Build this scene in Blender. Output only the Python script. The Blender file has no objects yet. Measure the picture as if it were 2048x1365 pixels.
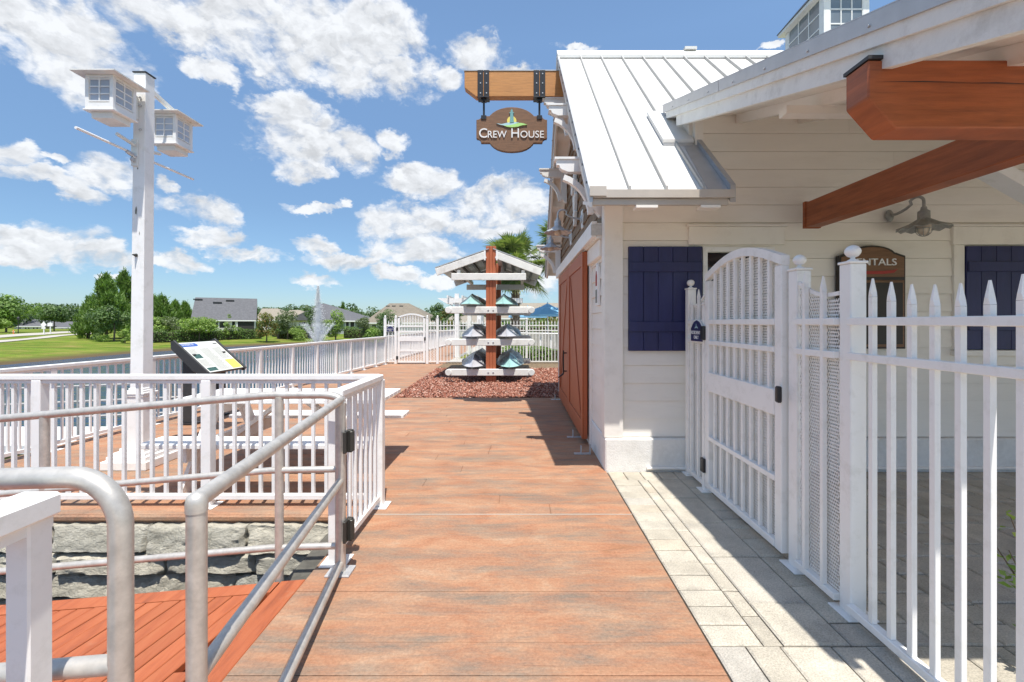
import bpy, bmesh, math, random
import numpy as np
from mathutils import Vector, Matrix

S = bpy.context.scene
COL = S.collection
R = math.radians
rnd = random.Random(7)

# ------------------------------------------------------------------ camera
cam = bpy.data.cameras.new('camera')
cam.sensor_width = 36.0
cam.lens = 36.0 * 910 / 2048
cam.shift_x = -12 / 2048
cam.shift_y = -37 / 2048
cam.clip_end = 6000
cam.clip_start = 0.05
cam_o = bpy.data.objects.new('camera', cam)
cam_o.location = (0, 0, 1.45)
cam_o.rotation_euler = (R(90), 0, 0)
COL.objects.link(cam_o)
S.camera = cam_o

# ------------------------------------------------------------------ light
SUNV = Vector((0.085, -0.35, 1.0)).normalized()          # towards the sun
SUN_EL = math.asin(SUNV.z)
SUN_AZ = math.atan2(SUNV.x, SUNV.y)
sun = bpy.data.lights.new('sun', 'SUN')
sun.energy = 3.9
sun.angle = R(0.53)
sun.color = (1.0, 0.955, 0.88)
sun_o = bpy.data.objects.new('sun', sun)
sun_o.rotation_euler = (-SUNV).to_track_quat('-Z', 'Y').to_euler()
sun_o.location = (2, -6, 30)
COL.objects.link(sun_o)

S.view_settings.view_transform = 'Standard'
S.view_settings.look = 'None'
S.view_settings.gamma = 1
S.view_settings.use_curve_mapping = False
S.view_settings.exposure = 0.74
S.render.engine = 'CYCLES'
S.cycles.max_bounces = 12
S.cycles.diffuse_bounces = 10
S.cycles.transparent_max_bounces = 12
S.cycles.use_denoising = True

# ------------------------------------------------------------------ world
W = bpy.data.worlds.new('World')
S.world = W
W.use_nodes = True
wt = W.node_tree
wt.nodes.clear()


def wn(t, **k):
    n = wt.nodes.new(t)
    for a, b in k.items():
        setattr(n, a, b)
    return n


def wmath(op, a, b=None, c=None, clamp=False):
    n = wn('ShaderNodeMath', operation=op)
    n.use_clamp = clamp
    for i, v in enumerate((a, b, c)):
        if v is None:
            continue
        if isinstance(v, (int, float)):
            n.inputs[i].default_value = v
        else:
            wt.links.new(v, n.inputs[i])
    return n.outputs[0]


def wvec(op, a, b=None):
    n = wn('ShaderNodeVectorMath', operation=op)
    for i, v in enumerate((a, b)):
        if v is None:
            continue
        if isinstance(v, (tuple, list)):
            n.inputs[i].default_value = v
        else:
            wt.links.new(v, n.inputs[i])
    return n


sky = wn('ShaderNodeTexSky', sky_type='NISHITA')
sky.sun_disc = False
sky.sun_elevation = SUN_EL
sky.sun_rotation = SUN_AZ
sky.air_density = 1.0
sky.dust_density = 0.25
sky.ozone_density = 2.6
tc = wn('ShaderNodeTexCoord')
sep = wn('ShaderNodeSeparateXYZ')
wt.links.new(tc.outputs['Generated'], sep.inputs[0])
az = wmath('ARCTAN2', sep.outputs[0], sep.outputs[1])
el = wmath('ARCSINE', sep.outputs[2])
comb = wn('ShaderNodeCombineXYZ')
wt.links.new(az, comb.inputs[0])
wt.links.new(el, comb.inputs[1])
ae = comb.outputs[0]


def wnoise(vec, scale, detail=8, rough=0.55, dist=0.0):
    n = wn('ShaderNodeTexNoise')
    n.inputs['Scale'].default_value = scale
    n.inputs['Detail'].default_value = detail
    n.inputs['Roughness'].default_value = rough
    n.inputs['Distortion'].default_value = dist
    wt.links.new(vec, n.inputs['Vector'])
    return n.outputs['Fac']


stretch = wvec('MULTIPLY', ae, (1.0, 1.55, 1.0)).outputs[0]
n_big = wnoise(stretch, 7.5, 9, 0.62, 0.25)
n_up = wnoise(wvec('ADD', stretch, (0.004, 0.030, 0)).outputs[0], 7.5, 9, 0.62, 0.25)
warp_n = wn('ShaderNodeTexNoise')
warp_n.inputs['Scale'].default_value = 9
warp_n.inputs['Detail'].default_value = 3
wt.links.new(stretch, warp_n.inputs['Vector'])
warp = wvec('SUBTRACT', warp_n.outputs['Color'], (0.5, 0.5, 0.5)).outputs[0]
warp = wvec('MULTIPLY', warp, (0.10, 0.06, 0)).outputs[0]
warp2_n = wn('ShaderNodeTexNoise')
warp2_n.inputs['Scale'].default_value = 34
warp2_n.inputs['Detail'].default_value = 6
warp2_n.inputs['Roughness'].default_value = 0.65
wt.links.new(stretch, warp2_n.inputs['Vector'])
warp2 = wvec('SUBTRACT', warp2_n.outputs['Color'], (0.5, 0.5, 0.5)).outputs[0]
warp2 = wvec('MULTIPLY', warp2, (0.045, 0.04, 0)).outputs[0]
aew = wvec('ADD', wvec('ADD', ae, warp).outputs[0], warp2).outputs[0]
# cumulus heaps of that day, as directions (azimuth, elevation) and extents
CL = [(100, 50, 190, 95), (190, 150, 115, 80), (400, 25, 300, 100), (640, 45, 250, 105), (730, 145, 155, 66),
      (560, 115, 130, 62), (430, 145, 60, 26), (605, 272, 112, 66), (560, 215, 80, 34), (690, 300, 70, 44),
      (610, 335, 60, 26), (785, 288, 30, 26), (25, 300, 62, 34), (105, 312, 34, 13), (215, 345, 92, 42),
      (80, 352, 110, 22), (175, 392, 62, 22), (90, 492, 130, 44), (205, 522, 90, 36), (60, 525, 90, 26),
      (390, 412, 86, 34), (322, 362, 26, 20), (415, 470, 66, 28), (508, 505, 70, 22), (350, 520, 62, 22),
      (628, 490, 40, 22), (690, 522, 84, 20), (800, 550, 54, 20), (640, 556, 60, 15), (845, 362, 84, 36),
      (815, 442, 104, 46), (850, 500, 104, 34), (1000, 402, 104, 48), (985, 455, 90, 34), (950, 112, 70, 46),
      (890, 158, 30, 30), (640, 416, 56, 12), (692, 410, 14, 15), (1010, 150, 60, 26), (870, 565, 40, 12),
      (1080, 540, 50, 60), (1150, 95, 40, 12), (1540, 108, 30, 8), (240, 570, 50, 9)]
field = None
for (px, py, rx, ry) in CL:
    u, v = (px - 1036) / 910, (645 - py) / 910
    a0 = math.atan(u)
    c = math.cos(a0)
    e0 = math.atan(v * c)
    ra = rx / 910 * c * c * 1.06
    re = ry / 910 * c * 1.08 * max(0.55, math.cos(e0) ** 2)
    d = wvec('SUBTRACT', aew, (a0, e0, 0)).outputs[0]
    d = wvec('MULTIPLY', d, (1 / ra, 1 / re, 0)).outputs[0]
    q = wvec('DOT_PRODUCT', d, d).outputs['Value']
    field = q if field is None else wmath('MINIMUM', field, q)
blob = wmath('MINIMUM', wmath('MULTIPLY', wmath('SUBTRACT', 1.0, wmath('MINIMUM', field, 3.2)), 1.0), 0.78)
# the same kind of sky goes on all round
away = wmath('SUBTRACT', wmath('ABSOLUTE', az), 0.95)
high = wmath('SUBTRACT', el, 0.66)
away = wmath('MULTIPLY', wmath('MAXIMUM', away, high), 6.0, clamp=True)
n_all = wnoise(stretch, 2.6, 6, 0.55)
rest = wmath('MULTIPLY', wmath('SUBTRACT', n_all, 0.52), 7.0)
rest = wmath('SUBTRACT', wmath('MULTIPLY', wmath('ADD', rest, 2.0), away), 2.0)
dens = wmath('MAXIMUM', blob, rest)


def billow(vec):
    v = wn('ShaderNodeTexVoronoi', feature='SMOOTH_F1', voronoi_dimensions='2D')
    v.inputs['Scale'].default_value = 11
    v.inputs['Detail'].default_value = 3
    v.inputs['Roughness'].default_value = 0.62
    v.inputs['Smoothness'].default_value = 0.35
    v.normalize = True
    wt.links.new(vec, v.inputs['Vector'])
    return v.outputs['Distance']


st2 = wvec('MULTIPLY', aew, (1.0, 1.45, 1.0)).outputs[0]
b0 = billow(st2)
b1 = billow(wvec('ADD', st2, (0.004, 0.018, 0)).outputs[0])
dens = wmath('ADD', dens, wmath('MULTIPLY', wmath('SUBTRACT', n_big, 0.5), 3.1))
dens = wmath('ADD', dens, wmath('MULTIPLY', wmath('SUBTRACT', 0.325, b0), 2.0))
alpha = wn('ShaderNodeMapRange', interpolation_type='SMOOTHSTEP')
alpha.inputs['From Min'].default_value = -0.02
alpha.inputs['From Max'].default_value = 0.85
wt.links.new(dens, alpha.inputs['Value'])
above = wmath('MULTIPLY', wmath('ADD', el, -0.012), 30.0, clamp=True)
alpha_f = wmath('MULTIPLY', wmath('MULTIPLY', alpha.outputs[0], above), 0.95)
relief = wmath('SUBTRACT', n_big, n_up)
core = wmath('MULTIPLY', dens, 0.16, clamp=True)
bright = wmath('ADD', 0.985, wmath('ADD', wmath('MULTIPLY', relief, 0.9), wmath('MULTIPLY', wmath('SUBTRACT', b1, b0), 1.05)))
bright = wmath('SUBTRACT', bright, wmath('MULTIPLY', core, 0.16))
bright = wmath('MINIMUM', wmath('MAXIMUM', bright, 0.74), 1.10)
ccol = wn('ShaderNodeVectorMath', operation='SCALE')
ccol.inputs[0].default_value = (5.95, 6.1, 6.3)
wt.links.new(bright, ccol.inputs['Scale'])
mix = wn('ShaderNodeMix', data_type='RGBA')
wt.links.new(alpha_f, mix.inputs['Factor'])
tint = wn('ShaderNodeMix', data_type='RGBA', blend_type='MULTIPLY')
tint.inputs['Factor'].default_value = 1.0
tr = wn('ShaderNodeValToRGB')
for i_, (p_, c_) in enumerate(((0.0, (0.55, 0.69, 0.87)), (0.10, (0.66, 0.78, 0.90)), (0.22, (0.80, 0.89, 0.95)), (0.55, (1.36, 1.42, 1.38)))):
    e_ = tr.color_ramp.elements
    if i_ >= 2:
        e_.new(0.5)
    e_[i_].position = p_
    e_[i_].color = (*c_, 1)
wt.links.new(el, tr.inputs[0])
wt.links.new(tr.outputs[0], tint.inputs[7])
wt.links.new(sky.outputs[0], tint.inputs[6])
wt.links.new(tint.outputs[2], mix.inputs[6])
wt.links.new(ccol.outputs[0], mix.inputs[7])
bg = wn('ShaderNodeBackground')
bg.inputs['Strength'].default_value = 0.090
wo = wn('ShaderNodeOutputWorld')
wt.links.new(mix.outputs[2], bg.inputs['Color'])
wt.links.new(bg.outputs[0], wo.inputs['Surface'])


# ------------------------------------------------------------------ materials
def nt(name):
    m = bpy.data.materials.new(name)
    m.use_nodes = True
    t = m.node_tree
    b = t.nodes['Principled BSDF']
    return m, t, b


def lk(t, a, b):
    t.links.new(a, b)


def noise_node(t, scale, detail=5, rough=0.6, stretch=None, coord='pos', dist=0.0):
    if coord == 'pos':
        src = t.nodes.new('ShaderNodeNewGeometry').outputs['Position']
    else:
        src = t.nodes.new('ShaderNodeTexCoord').outputs['Object']
    if stretch:
        mp = t.nodes.new('ShaderNodeVectorMath')
        mp.operation = 'MULTIPLY'
        mp.inputs[1].default_value = stretch
        lk(t, src, mp.inputs[0])
        src = mp.outputs[0]
    n = t.nodes.new('ShaderNodeTexNoise')
    n.inputs['Scale'].default_value = scale
    n.inputs['Detail'].default_value = detail
    n.inputs['Roughness'].default_value = rough
    n.inputs['Distortion'].default_value = dist
    lk(t, src, n.inputs['Vector'])
    return n


def ramp(t, src, stops, interp='LINEAR'):
    r = t.nodes.new('ShaderNodeValToRGB')
    r.color_ramp.interpolation = interp
    e = r.color_ramp.elements
    while len(e) < len(stops):
        e.new(0.5)
    for i, (p, c) in enumerate(stops):
        e[i].position = p
        e[i].color = (c[0], c[1], c[2], 1) if isinstance(c, (tuple, list)) else (c, c, c, 1)
    lk(t, src, r.inputs[0])
    return r.outputs[0]


def mixc(t, fac, a, b, mode='MIX'):
    m = t.nodes.new('ShaderNodeMix')
    m.data_type = 'RGBA'
    m.blend_type = mode
    for sock, v in ((m.inputs[0], fac), (m.inputs[6], a), (m.inputs[7], b)):
        if isinstance(v, (int, float)):
            sock.default_value = v
        elif isinstance(v, (tuple, list)):
            sock.default_value = (v[0], v[1], v[2], 1)
        else:
            lk(t, v, sock)
    return m.outputs[2]


def bump(t, b, src, strength=0.3, dist=0.01):
    n = t.nodes.new('ShaderNodeBump')
    n.inputs['Strength'].default_value = strength
    n.inputs['Distance'].default_value = dist
    lk(t, src, n.inputs['Height'])
    lk(t, n.outputs[0], b.inputs['Normal'])


def mat(name, col, rough=0.5, metal=0.0, var=0.06, nscale=6.0, dirt=None, dirt_amt=0.0, dscale=2.5, bmp=0.0,
        bscale=60.0, objvar=0.0, spec=0.5, stretch=None):
    m, t, b = nt(name)
    n = noise_node(t, nscale, 5, 0.6, stretch)
    lo = [max(0, c * (1 - var)) for c in col]
    hi = [min(1, c * (1 + var)) for c in col]
    c = ramp(t, n.outputs['Fac'], [(0.3, lo), (0.7, hi)])
    if dirt is not None:
        n2 = noise_node(t, dscale, 8, 0.7, stretch)
        f = ramp(t, n2.outputs['Fac'], [(0.52, 0.0), (0.75, dirt_amt)])
        c = mixc(t, f, c, dirt)
    if objvar > 0:
        oi = t.nodes.new('ShaderNodeObjectInfo')
        f = ramp(t, oi.outputs['Random'], [(0, 1 - objvar), (1, 1 + objvar * 0.6)])
        c = mixc(t, 1.0, c, f, 'MULTIPLY')
    lk(t, c, b.inputs['Base Color'])
    b.inputs['Roughness'].default_value = rough
    b.inputs['Metallic'].default_value = metal
    b.inputs['Specular IOR Level'].default_value = spec
    if bmp > 0:
        n3 = noise_node(t, bscale, 6, 0.65, stretch)
        bump(t, b, n3.outputs['Fac'], bmp, 0.01)
    return m


M = {}
M['white'] = mat('white_paint', (0.83, 0.82, 0.80), 0.42, dirt=(0.46, 0.45, 0.38), dirt_amt=0.38, dscale=9, var=0.02, bmp=0.04, bscale=40)
M['white_old'] = mat('weathered_white_paint', (0.76, 0.75, 0.71), 0.6, dirt=(0.36, 0.33, 0.28), dirt_amt=0.5, dscale=5, bmp=0.15, bscale=50)
M['siding'] = mat('cream_siding_paint', (0.83, 0.785, 0.715), 0.55, var=0.03, nscale=3, dirt=(0.55, 0.5, 0.43), dirt_amt=0.25, dscale=4, bmp=0.06,
                  bscale=30, objvar=0.035, stretch=(0.35, 0.35, 1.6))
M['trim'] = mat('cream_trim_paint', (0.83, 0.79, 0.73), 0.5, var=0.02, nscale=3, dirt=(0.5, 0.44, 0.38), dirt_amt=0.3, dscale=4, bmp=0.05, bscale=30)
M['stucco'] = mat('white_foundation_stucco', (0.78, 0.765, 0.73), 0.8, var=0.05, nscale=25, dirt=(0.48, 0.44, 0.38), dirt_amt=0.35, dscale=3, bmp=0.5, bscale=90)
M['roof'] = mat('white_metal_roof', (0.66, 0.65, 0.625), 0.45, metal=0.0, var=0.04, nscale=4, dirt=(0.50, 0.475, 0.44), dirt_amt=0.5, dscale=3, objvar=0.03, bmp=0.05, bscale=6)
M['flash'] = mat('grey_metal_flashing', (0.50, 0.50, 0.50), 0.42, metal=0.55, var=0.08, dirt=(0.33, 0.32, 0.30), dirt_amt=0.3)
M['rust'] = mat('rust_red_stained_timber', (0.34, 0.090, 0.028), 0.5, var=0.26, nscale=7, dirt=(0.10, 0.035, 0.02), dirt_amt=0.45, dscale=6, bmp=0.25, bscale=14, stretch=(0.5, 0.5, 5))
M['post'] = mat('rust_red_post_timber', (0.42, 0.12, 0.05), 0.5, var=0.15, nscale=8, dirt=(0.16, 0.05, 0.03), dirt_amt=0.5, dscale=4, bmp=0.3, bscale=14, stretch=(6, 6, 0.4))
M['door'] = mat('rust_orange_door_paint', (0.40, 0.10, 0.034), 0.5, var=0.08, nscale=5, dirt=(0.2, 0.07, 0.035), dirt_amt=0.35, dscale=5, bmp=0.12, bscale=25, stretch=(3, 3, 0.4))
M['beam'] = mat('honey_stained_timber', (0.50, 0.225, 0.065), 0.45, var=0.14, nscale=8, dirt=(0.30, 0.12, 0.035), dirt_amt=0.4, dscale=6, bmp=0.2, bscale=14, stretch=(0.5, 5, 5))
M['navy'] = mat('navy_shutter_paint', (0.020, 0.023, 0.098), 0.45, var=0.15, nscale=6, objvar=0.1, bmp=0.1, bscale=25, stretch=(3, 3, 0.6))
M['black'] = mat('black_metal', (0.018, 0.018, 0.02), 0.4, var=0.2)
M['charcoal'] = mat('charcoal_panel_plastic', (0.035, 0.036, 0.038), 0.5, var=0.1)
M['bronze'] = mat('dark_bronze_hinge', (0.05, 0.05, 0.045), 0.42, metal=0.4, var=0.2)
M['pipe'] = mat('galvanised_pipe', (0.54, 0.51, 0.465), 0.42, metal=0.45, var=0.16, nscale=22, dirt=(0.34, 0.32, 0.29), dirt_amt=0.6, dscale=14, bmp=0.06, bscale=80)
M['galv'] = mat('galvanised_lamp_metal', (0.52, 0.53, 0.54), 0.42, metal=0.45, var=0.15, nscale=25)
M['gunmetal'] = mat('weathered_galvanised_lamp_metal', (0.34, 0.34, 0.325), 0.45, metal=0.4, var=0.15, nscale=25)
M['shingle'] = mat('brown_wood_shingle', (0.27, 0.185, 0.115), 0.8, var=0.35, nscale=12, dirt=(0.12, 0.085, 0.055), dirt_amt=0.6, dscale=9, bmp=0.5, bscale=20, objvar=0.15, stretch=(3, 3, 0.5))
M['signwood'] = mat('brown_sign_wood', (0.19, 0.095, 0.045), 0.5, var=0.22, nscale=9, dirt=(0.12, 0.06, 0.03), dirt_amt=0.6, dscale=5, bmp=0.1, bscale=14, stretch=(0.6, 1, 6))
M['signdark'] = mat('dark_sign_edge', (0.03, 0.022, 0.018), 0.5)
M['letter'] = mat('white_letter', (0.82, 0.81, 0.79), 0.4, var=0.01)
M['yellow'] = mat('sign_yellow', (0.80, 0.66, 0.13), 0.5, var=0.02)
M['teal'] = mat('sign_teal', (0.16, 0.36, 0.36), 0.5, var=0.03)
M['skyblue'] = mat('sign_pale_blue', (0.42, 0.62, 0.66), 0.5, var=0.03)
M['lime'] = mat('sign_lime_green', (0.42, 0.72, 0.22), 0.5, var=0.03)
M['red'] = mat('sign_red', (0.36, 0.03, 0.02), 0.45, var=0.05)
M['blue'] = mat('sign_blue', (0.06, 0.13, 0.42), 0.5, var=0.03)
M['print'] = mat('sign_print_white', (0.78, 0.78, 0.70), 0.3, var=0.02)
M['printgrey'] = mat('sign_print_grey_text', (0.20, 0.20, 0.185), 0.4, var=0.02)
M['printgreen'] = mat('sign_print_photo', (0.05, 0.11, 0.09), 0.4, var=0.6, nscale=40)
M['bulb'] = mat('frosted_lamp_glass', (0.62, 0.52, 0.42), 0.25, var=0.03)
M['eave'] = mat('shade_buff_eave', (0.50, 0.45, 0.39), 0.5, metal=0.1, var=0.06)  # pale eave trim toned down to buff, standing in for shade
M['straw'] = mat('brown_pine_straw', (0.17, 0.12, 0.07), 0.95, var=0.4, nscale=9, bmp=0.8, bscale=30)
M['seam'] = mat('shade_grey_roof_seam', (0.42, 0.41, 0.39), 0.5, metal=0.2, var=0.06)  # grey paints in the shade on the seam sides; metal is the roof's own
M['mortar'] = mat('grey_wall_backing', (0.10, 0.095, 0.08), 0.95, var=0.3, nscale=12)
M['soil'] = mat('dark_soil', (0.06, 0.045, 0.03), 0.95, var=0.4, nscale=20, bmp=0.8, bscale=40)
M['tar'] = mat('asphalt', (0.20, 0.195, 0.185), 0.9, var=0.1, nscale=2, bmp=0.2)
M['conc'] = mat('pale_concrete', (0.42, 0.39, 0.34), 0.85, var=0.1, nscale=2, bmp=0.2)
M['umbrella'] = mat('light_blue_canvas', (0.26, 0.55, 0.80), 0.8, var=0.04)
M['bark'] = mat('grey_brown_bark', (0.13, 0.10, 0.075), 0.9, var=0.3, nscale=15, bmp=0.6, bscale=30)
M['palmbark'] = mat('palm_trunk_bark', (0.22, 0.18, 0.14), 0.9, var=0.4, nscale=15, bmp=0.8, bscale=20)
M['hydrant'] = mat('orange_hydrant_paint', (0.6, 0.2, 0.05), 0.5)
M['stain'] = mat('grey_moss_stain', (0.20, 0.20, 0.17), 0.8, var=0.3, nscale=60)


def m_plank():
    m, t, b = nt('stamped_terracotta_concrete')
    n = noise_node(t, 3.0, 9, 0.72, (0.8, 1.7, 1.0), dist=0.5)
    c = ramp(t, n.outputs['Fac'], [(0.26, (0.235, 0.122, 0.062)), (0.40, (0.36, 0.172, 0.096)), (0.56, (0.395, 0.222, 0.132)), (0.72, (0.415, 0.288, 0.195))])
    n2 = noise_node(t, 2.6, 10, 0.74, (0.5, 2.5, 1.0), dist=0.35)
    f = ramp(t, n2.outputs['Fac'], [(0.46, 0.0), (0.66, 0.88)])
    c = mixc(t, f, c, (0.20, 0.168, 0.132))
    n3 = noise_node(t, 60, 4, 0.7)
    f3 = ramp(t, n3.outputs['Fac'], [(0.35, 0.86), (0.65, 1.12)])
    c = mixc(t, 1.0, c, f3, 'MULTIPLY')
    # fine grain lines pressed along the plank
    n4 = noise_node(t, 18, 5, 0.7, (0.12, 3.0, 1.0), dist=0.8)
    f4 = ramp(t, n4.outputs['Fac'], [(0.28, 0.80), (0.38, 1.0)])
    c = mixc(t, 1.0, c, f4, 'MULTIPLY')
    oi = t.nodes.new('ShaderNodeObjectInfo')
    f5 = ramp(t, oi.outputs['Random'], [(0, (0.92, 0.93, 0.95)), (0.5, (1.0, 0.99, 0.98)), (1, (1.06, 1.02, 1.0))])
    c = mixc(t, 1.0, c, f5, 'MULTIPLY')
    lk(t, c, b.inputs['Base Color'])
    b.inputs['Roughness'].default_value = 0.7
    b.inputs['Specular IOR Level'].default_value = 0.3
    add = t.nodes.new('ShaderNodeMath')
    add.operation = 'ADD'
    lk(t, n4.outputs['Fac'], add.inputs[0])
    lk(t, n3.outputs['Fac'], add.inputs[1])
    bump(t, b, add.outputs[0], 0.55, 0.006)
    return m


M['plank'] = m_plank()


def m_paver():
    m, t, b = nt('tumbled_paver_concrete')
    oi = t.nodes.new('ShaderNodeObjectInfo')
    c0 = ramp(t, oi.outputs['Random'], [(0.0, (0.42, 0.38, 0.305)), (0.3, (0.49, 0.445, 0.365)), (0.65, (0.515, 0.47, 0.385)), (0.85, (0.43, 0.40, 0.35)), (1.0, (0.495, 0.43, 0.335))])
    n = noise_node(t, 5, 8, 0.65)
    f = ramp(t, n.outputs['Fac'], [(0.3, 0.78), (0.7, 1.14)])
    c = mixc(t, 1.0, c0, f, 'MULTIPLY')
    n2 = noise_node(t, 130, 3, 0.7)
    f2 = ramp(t, n2.outputs['Fac'], [(0.35, 0.72), (0.6, 1.10)])
    c = mixc(t, 1.0, c, f2, 'MULTIPLY')
    n3 = noise_node(t, 2.2, 6, 0.6)
    f3 = ramp(t, n3.outputs['Fac'], [(0.55, 0.0), (0.75, 0.45)])
    c = mixc(t, f3, c, (0.20, 0.19, 0.175))
    lk(t, c, b.inputs['Base Color'])
    b.inputs['Roughness'].default_value = 0.8
    bump(t, b, n2.outputs['Fac'], 0.5, 0.004)
    return m


M['paver'] = m_paver()


def m_deck():
    m, t, b = nt('rust_red_deck_board')
    n = noise_node(t, 9, 7, 0.65, (2.2, 0.28, 1), 'obj', 0.3)
    c = ramp(t, n.outputs['Fac'], [(0.28, (0.23, 0.060, 0.024)), (0.5, (0.365, 0.098, 0.036)), (0.75, (0.41, 0.13, 0.052))])
    oi = t.nodes.new('ShaderNodeObjectInfo')
    f = ramp(t, oi.outputs['Random'], [(0, 0.92), (1, 1.06)])
    c = mixc(t, 1.0, c, f, 'MULTIPLY')
    n2 = noise_node(t, 3.5, 8, 0.75)
    f2 = ramp(t, n2.outputs['Fac'], [(0.62, 0.0), (0.72, 0.5)])
    c = mixc(t, f2, c, (0.36, 0.20, 0.12))
    lk(t, c, b.inputs['Base Color'])
    b.inputs['Roughness'].default_value = 0.55
    bump(t, b, n.outputs['Fac'], 0.5, 0.006)
    return m


M['deck'] = m_deck()


def m_stone():
    m, t, b = nt('rough_grey_limestone')
    n = noise_node(t, 7, 10, 0.7, dist=0.3)
    c = ramp(t, n.outputs['Fac'], [(0.25, (0.29, 0.275, 0.23)), (0.45, (0.52, 0.495, 0.425)), (0.75, (0.66, 0.63, 0.55))])
    oi = t.nodes.new('ShaderNodeObjectInfo')
    f = ramp(t, oi.outputs['Random'], [(0, (0.85, 0.87, 0.86)), (1, (1.12, 1.08, 1.0))])
    c = mixc(t, 1.0, c, f, 'MULTIPLY')
    lk(t, c, b.inputs['Base Color'])
    b.inputs['Roughness'].default_value = 0.9
    n2 = noise_node(t, 20, 10, 0.75, (1, 1, 1.6), dist=0.8)
    bump(t, b, n2.outputs['Fac'], 1.0, 0.035)
    return m


M['stone'] = m_stone()


def m_lava():
    m, t, b = nt('red_lava_rock')
    g = t.nodes.new('ShaderNodeNewGeometry')
    c = ramp(t, g.outputs['Random Per Island'], [(0.0, (0.13, 0.045, 0.028)), (0.35, (0.27, 0.092, 0.055)), (0.7, (0.36, 0.155, 0.105)), (1.0, (0.52, 0.34, 0.27))])
    lk(t, c, b.inputs['Base Color'])
    b.inputs['Roughness'].default_value = 0.95
    return m


M['lava'] = m_lava()


def m_leaf(name, cols, trans=0.3, rough=0.5):
    m = bpy.data.materials.new(name)
    m.use_nodes = True
    t = m.node_tree
    t.nodes.clear()
    g = t.nodes.new('ShaderNodeNewGeometry')
    c = ramp(t, g.outputs['Random Per Island'], [(i / (len(cols) - 1), k) for i, k in enumerate(cols)])
    n = noise_node(t, 0.9, 4, 0.6)
    f = ramp(t, n.outputs['Fac'], [(0.3, 0.62), (0.7, 1.25)])
    c = mixc(t, 1.0, c, f, 'MULTIPLY')
    p = t.nodes.new('ShaderNodeBsdfPrincipled')
    p.inputs['Roughness'].default_value = rough
    p.inputs['Specular IOR Level'].default_value = 0.35
    tr = t.nodes.new('ShaderNodeBsdfTranslucent')
    lk(t, c, p.inputs['Base Color'])
    c2 = mixc(t, 1.0, c, (1.3, 1.5, 0.6), 'MULTIPLY')
    lk(t, c2, tr.inputs['Color'])
    mx = t.nodes.new('ShaderNodeMixShader')
    mx.inputs[0].default_value = trans
    lk(t, p.outputs[0], mx.inputs[1])
    lk(t, tr.outputs[0], mx.inputs[2])
    o = t.nodes.new('ShaderNodeOutputMaterial')
    lk(t, mx.outputs[0], o.inputs['Surface'])
    return m


M['pine'] = m_leaf('pine_needles', [(0.085, 0.15, 0.035), (0.15, 0.25, 0.055), (0.23, 0.34, 0.09)])
M['oak'] = m_leaf('dark_green_leaves', [(0.065, 0.115, 0.04), (0.11, 0.18, 0.06), (0.17, 0.25, 0.09)])
M['bright'] = m_leaf('bright_green_leaves', [(0.14, 0.23, 0.045), (0.23, 0.34, 0.07), (0.33, 0.43, 0.12)])
M['orangey'] = m_leaf('green_leaves_turning_orange', [(0.09, 0.14, 0.04), (0.16, 0.21, 0.055), (0.20, 0.20, 0.06), (0.34, 0.17, 0.05)])
M['olive'] = m_leaf('grey_green_leaves', [(0.09, 0.125, 0.055), (0.15, 0.19, 0.09), (0.20, 0.24, 0.12)])
M['hedge'] = m_leaf('clipped_hedge_leaves', [(0.05, 0.105, 0.022), (0.12, 0.21, 0.045), (0.23, 0.33, 0.08)])
M['palm'] = m_leaf('palm_fronds', [(0.10, 0.15, 0.05), (0.19, 0.25, 0.085), (0.31, 0.34, 0.15)])
M['reed'] = m_leaf('yellow_green_grasses', [(0.11, 0.15, 0.03), (0.19, 0.23, 0.05), (0.28, 0.28, 0.10)])
M['wood_far'] = m_leaf('far_wood_leaves', [(0.055, 0.095, 0.045), (0.09, 0.14, 0.06), (0.13, 0.185, 0.08)])


def m_grass():
    m, t, b = nt('mown_grass')
    n = noise_node(t, 0.35, 8, 0.7, (1, 1, 0.2))
    c = ramp(t, n.outputs['Fac'], [(0.28, (0.105, 0.165, 0.022)), (0.46, (0.14, 0.21, 0.026)), (0.58, (0.215, 0.225, 0.048)), (0.74, (0.33, 0.26, 0.10))])
    n1 = noise_node(t, 0.5, 3, 0.5, (0.25, 1.6, 0.2))
    f1 = ramp(t, n1.outputs['Fac'], [(0.35, 0.78), (0.65, 1.2)])
    c = mixc(t, 1.0, c, f1, 'MULTIPLY')
    n2 = noise_node(t, 14, 6, 0.8)
    f = ramp(t, n2.outputs['Fac'], [(0.3, 0.5), (0.7, 1.4)])
    c = mixc(t, 1.0, c, f, 'MULTIPLY')
    # bare muddy fringe along the waterline
    g = t.nodes.new('ShaderNodeNewGeometry')
    sp = t.nodes.new('ShaderNodeSeparateXYZ')
    lk(t, g.outputs['Position'], sp.inputs[0])
    ad = t.nodes.new('ShaderNodeMath')
    ad.operation = 'MULTIPLY_ADD'
    lk(t, n2.outputs['Fac'], ad.inputs[0])
    ad.inputs[1].default_value = -0.16
    lk(t, sp.outputs[2], ad.inputs[2])
    fm = ramp(t, ad.outputs[0], [(0, 0), (1, 0)])
    mr = t.nodes.new('ShaderNodeMapRange')
    mr.inputs['From Min'].default_value = -1.03
    mr.inputs['From Max'].default_value = -0.90
    mr.inputs['To Min'].default_value = 1
    mr.inputs['To Max'].default_value = 0
    lk(t, ad.outputs[0], mr.inputs['Value'])
    c = mixc(t, mr.outputs[0], c, (0.13, 0.095, 0.05))
    lk(t, c, b.inputs['Base Color'])
    b.inputs['Roughness'].default_value = 0.9
    b.inputs['Specular IOR Level'].default_value = 0.1
    bump(t, b, n2.outputs['Fac'], 0.9, 0.08)
    return m


M['grass'] = m_grass()


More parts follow.
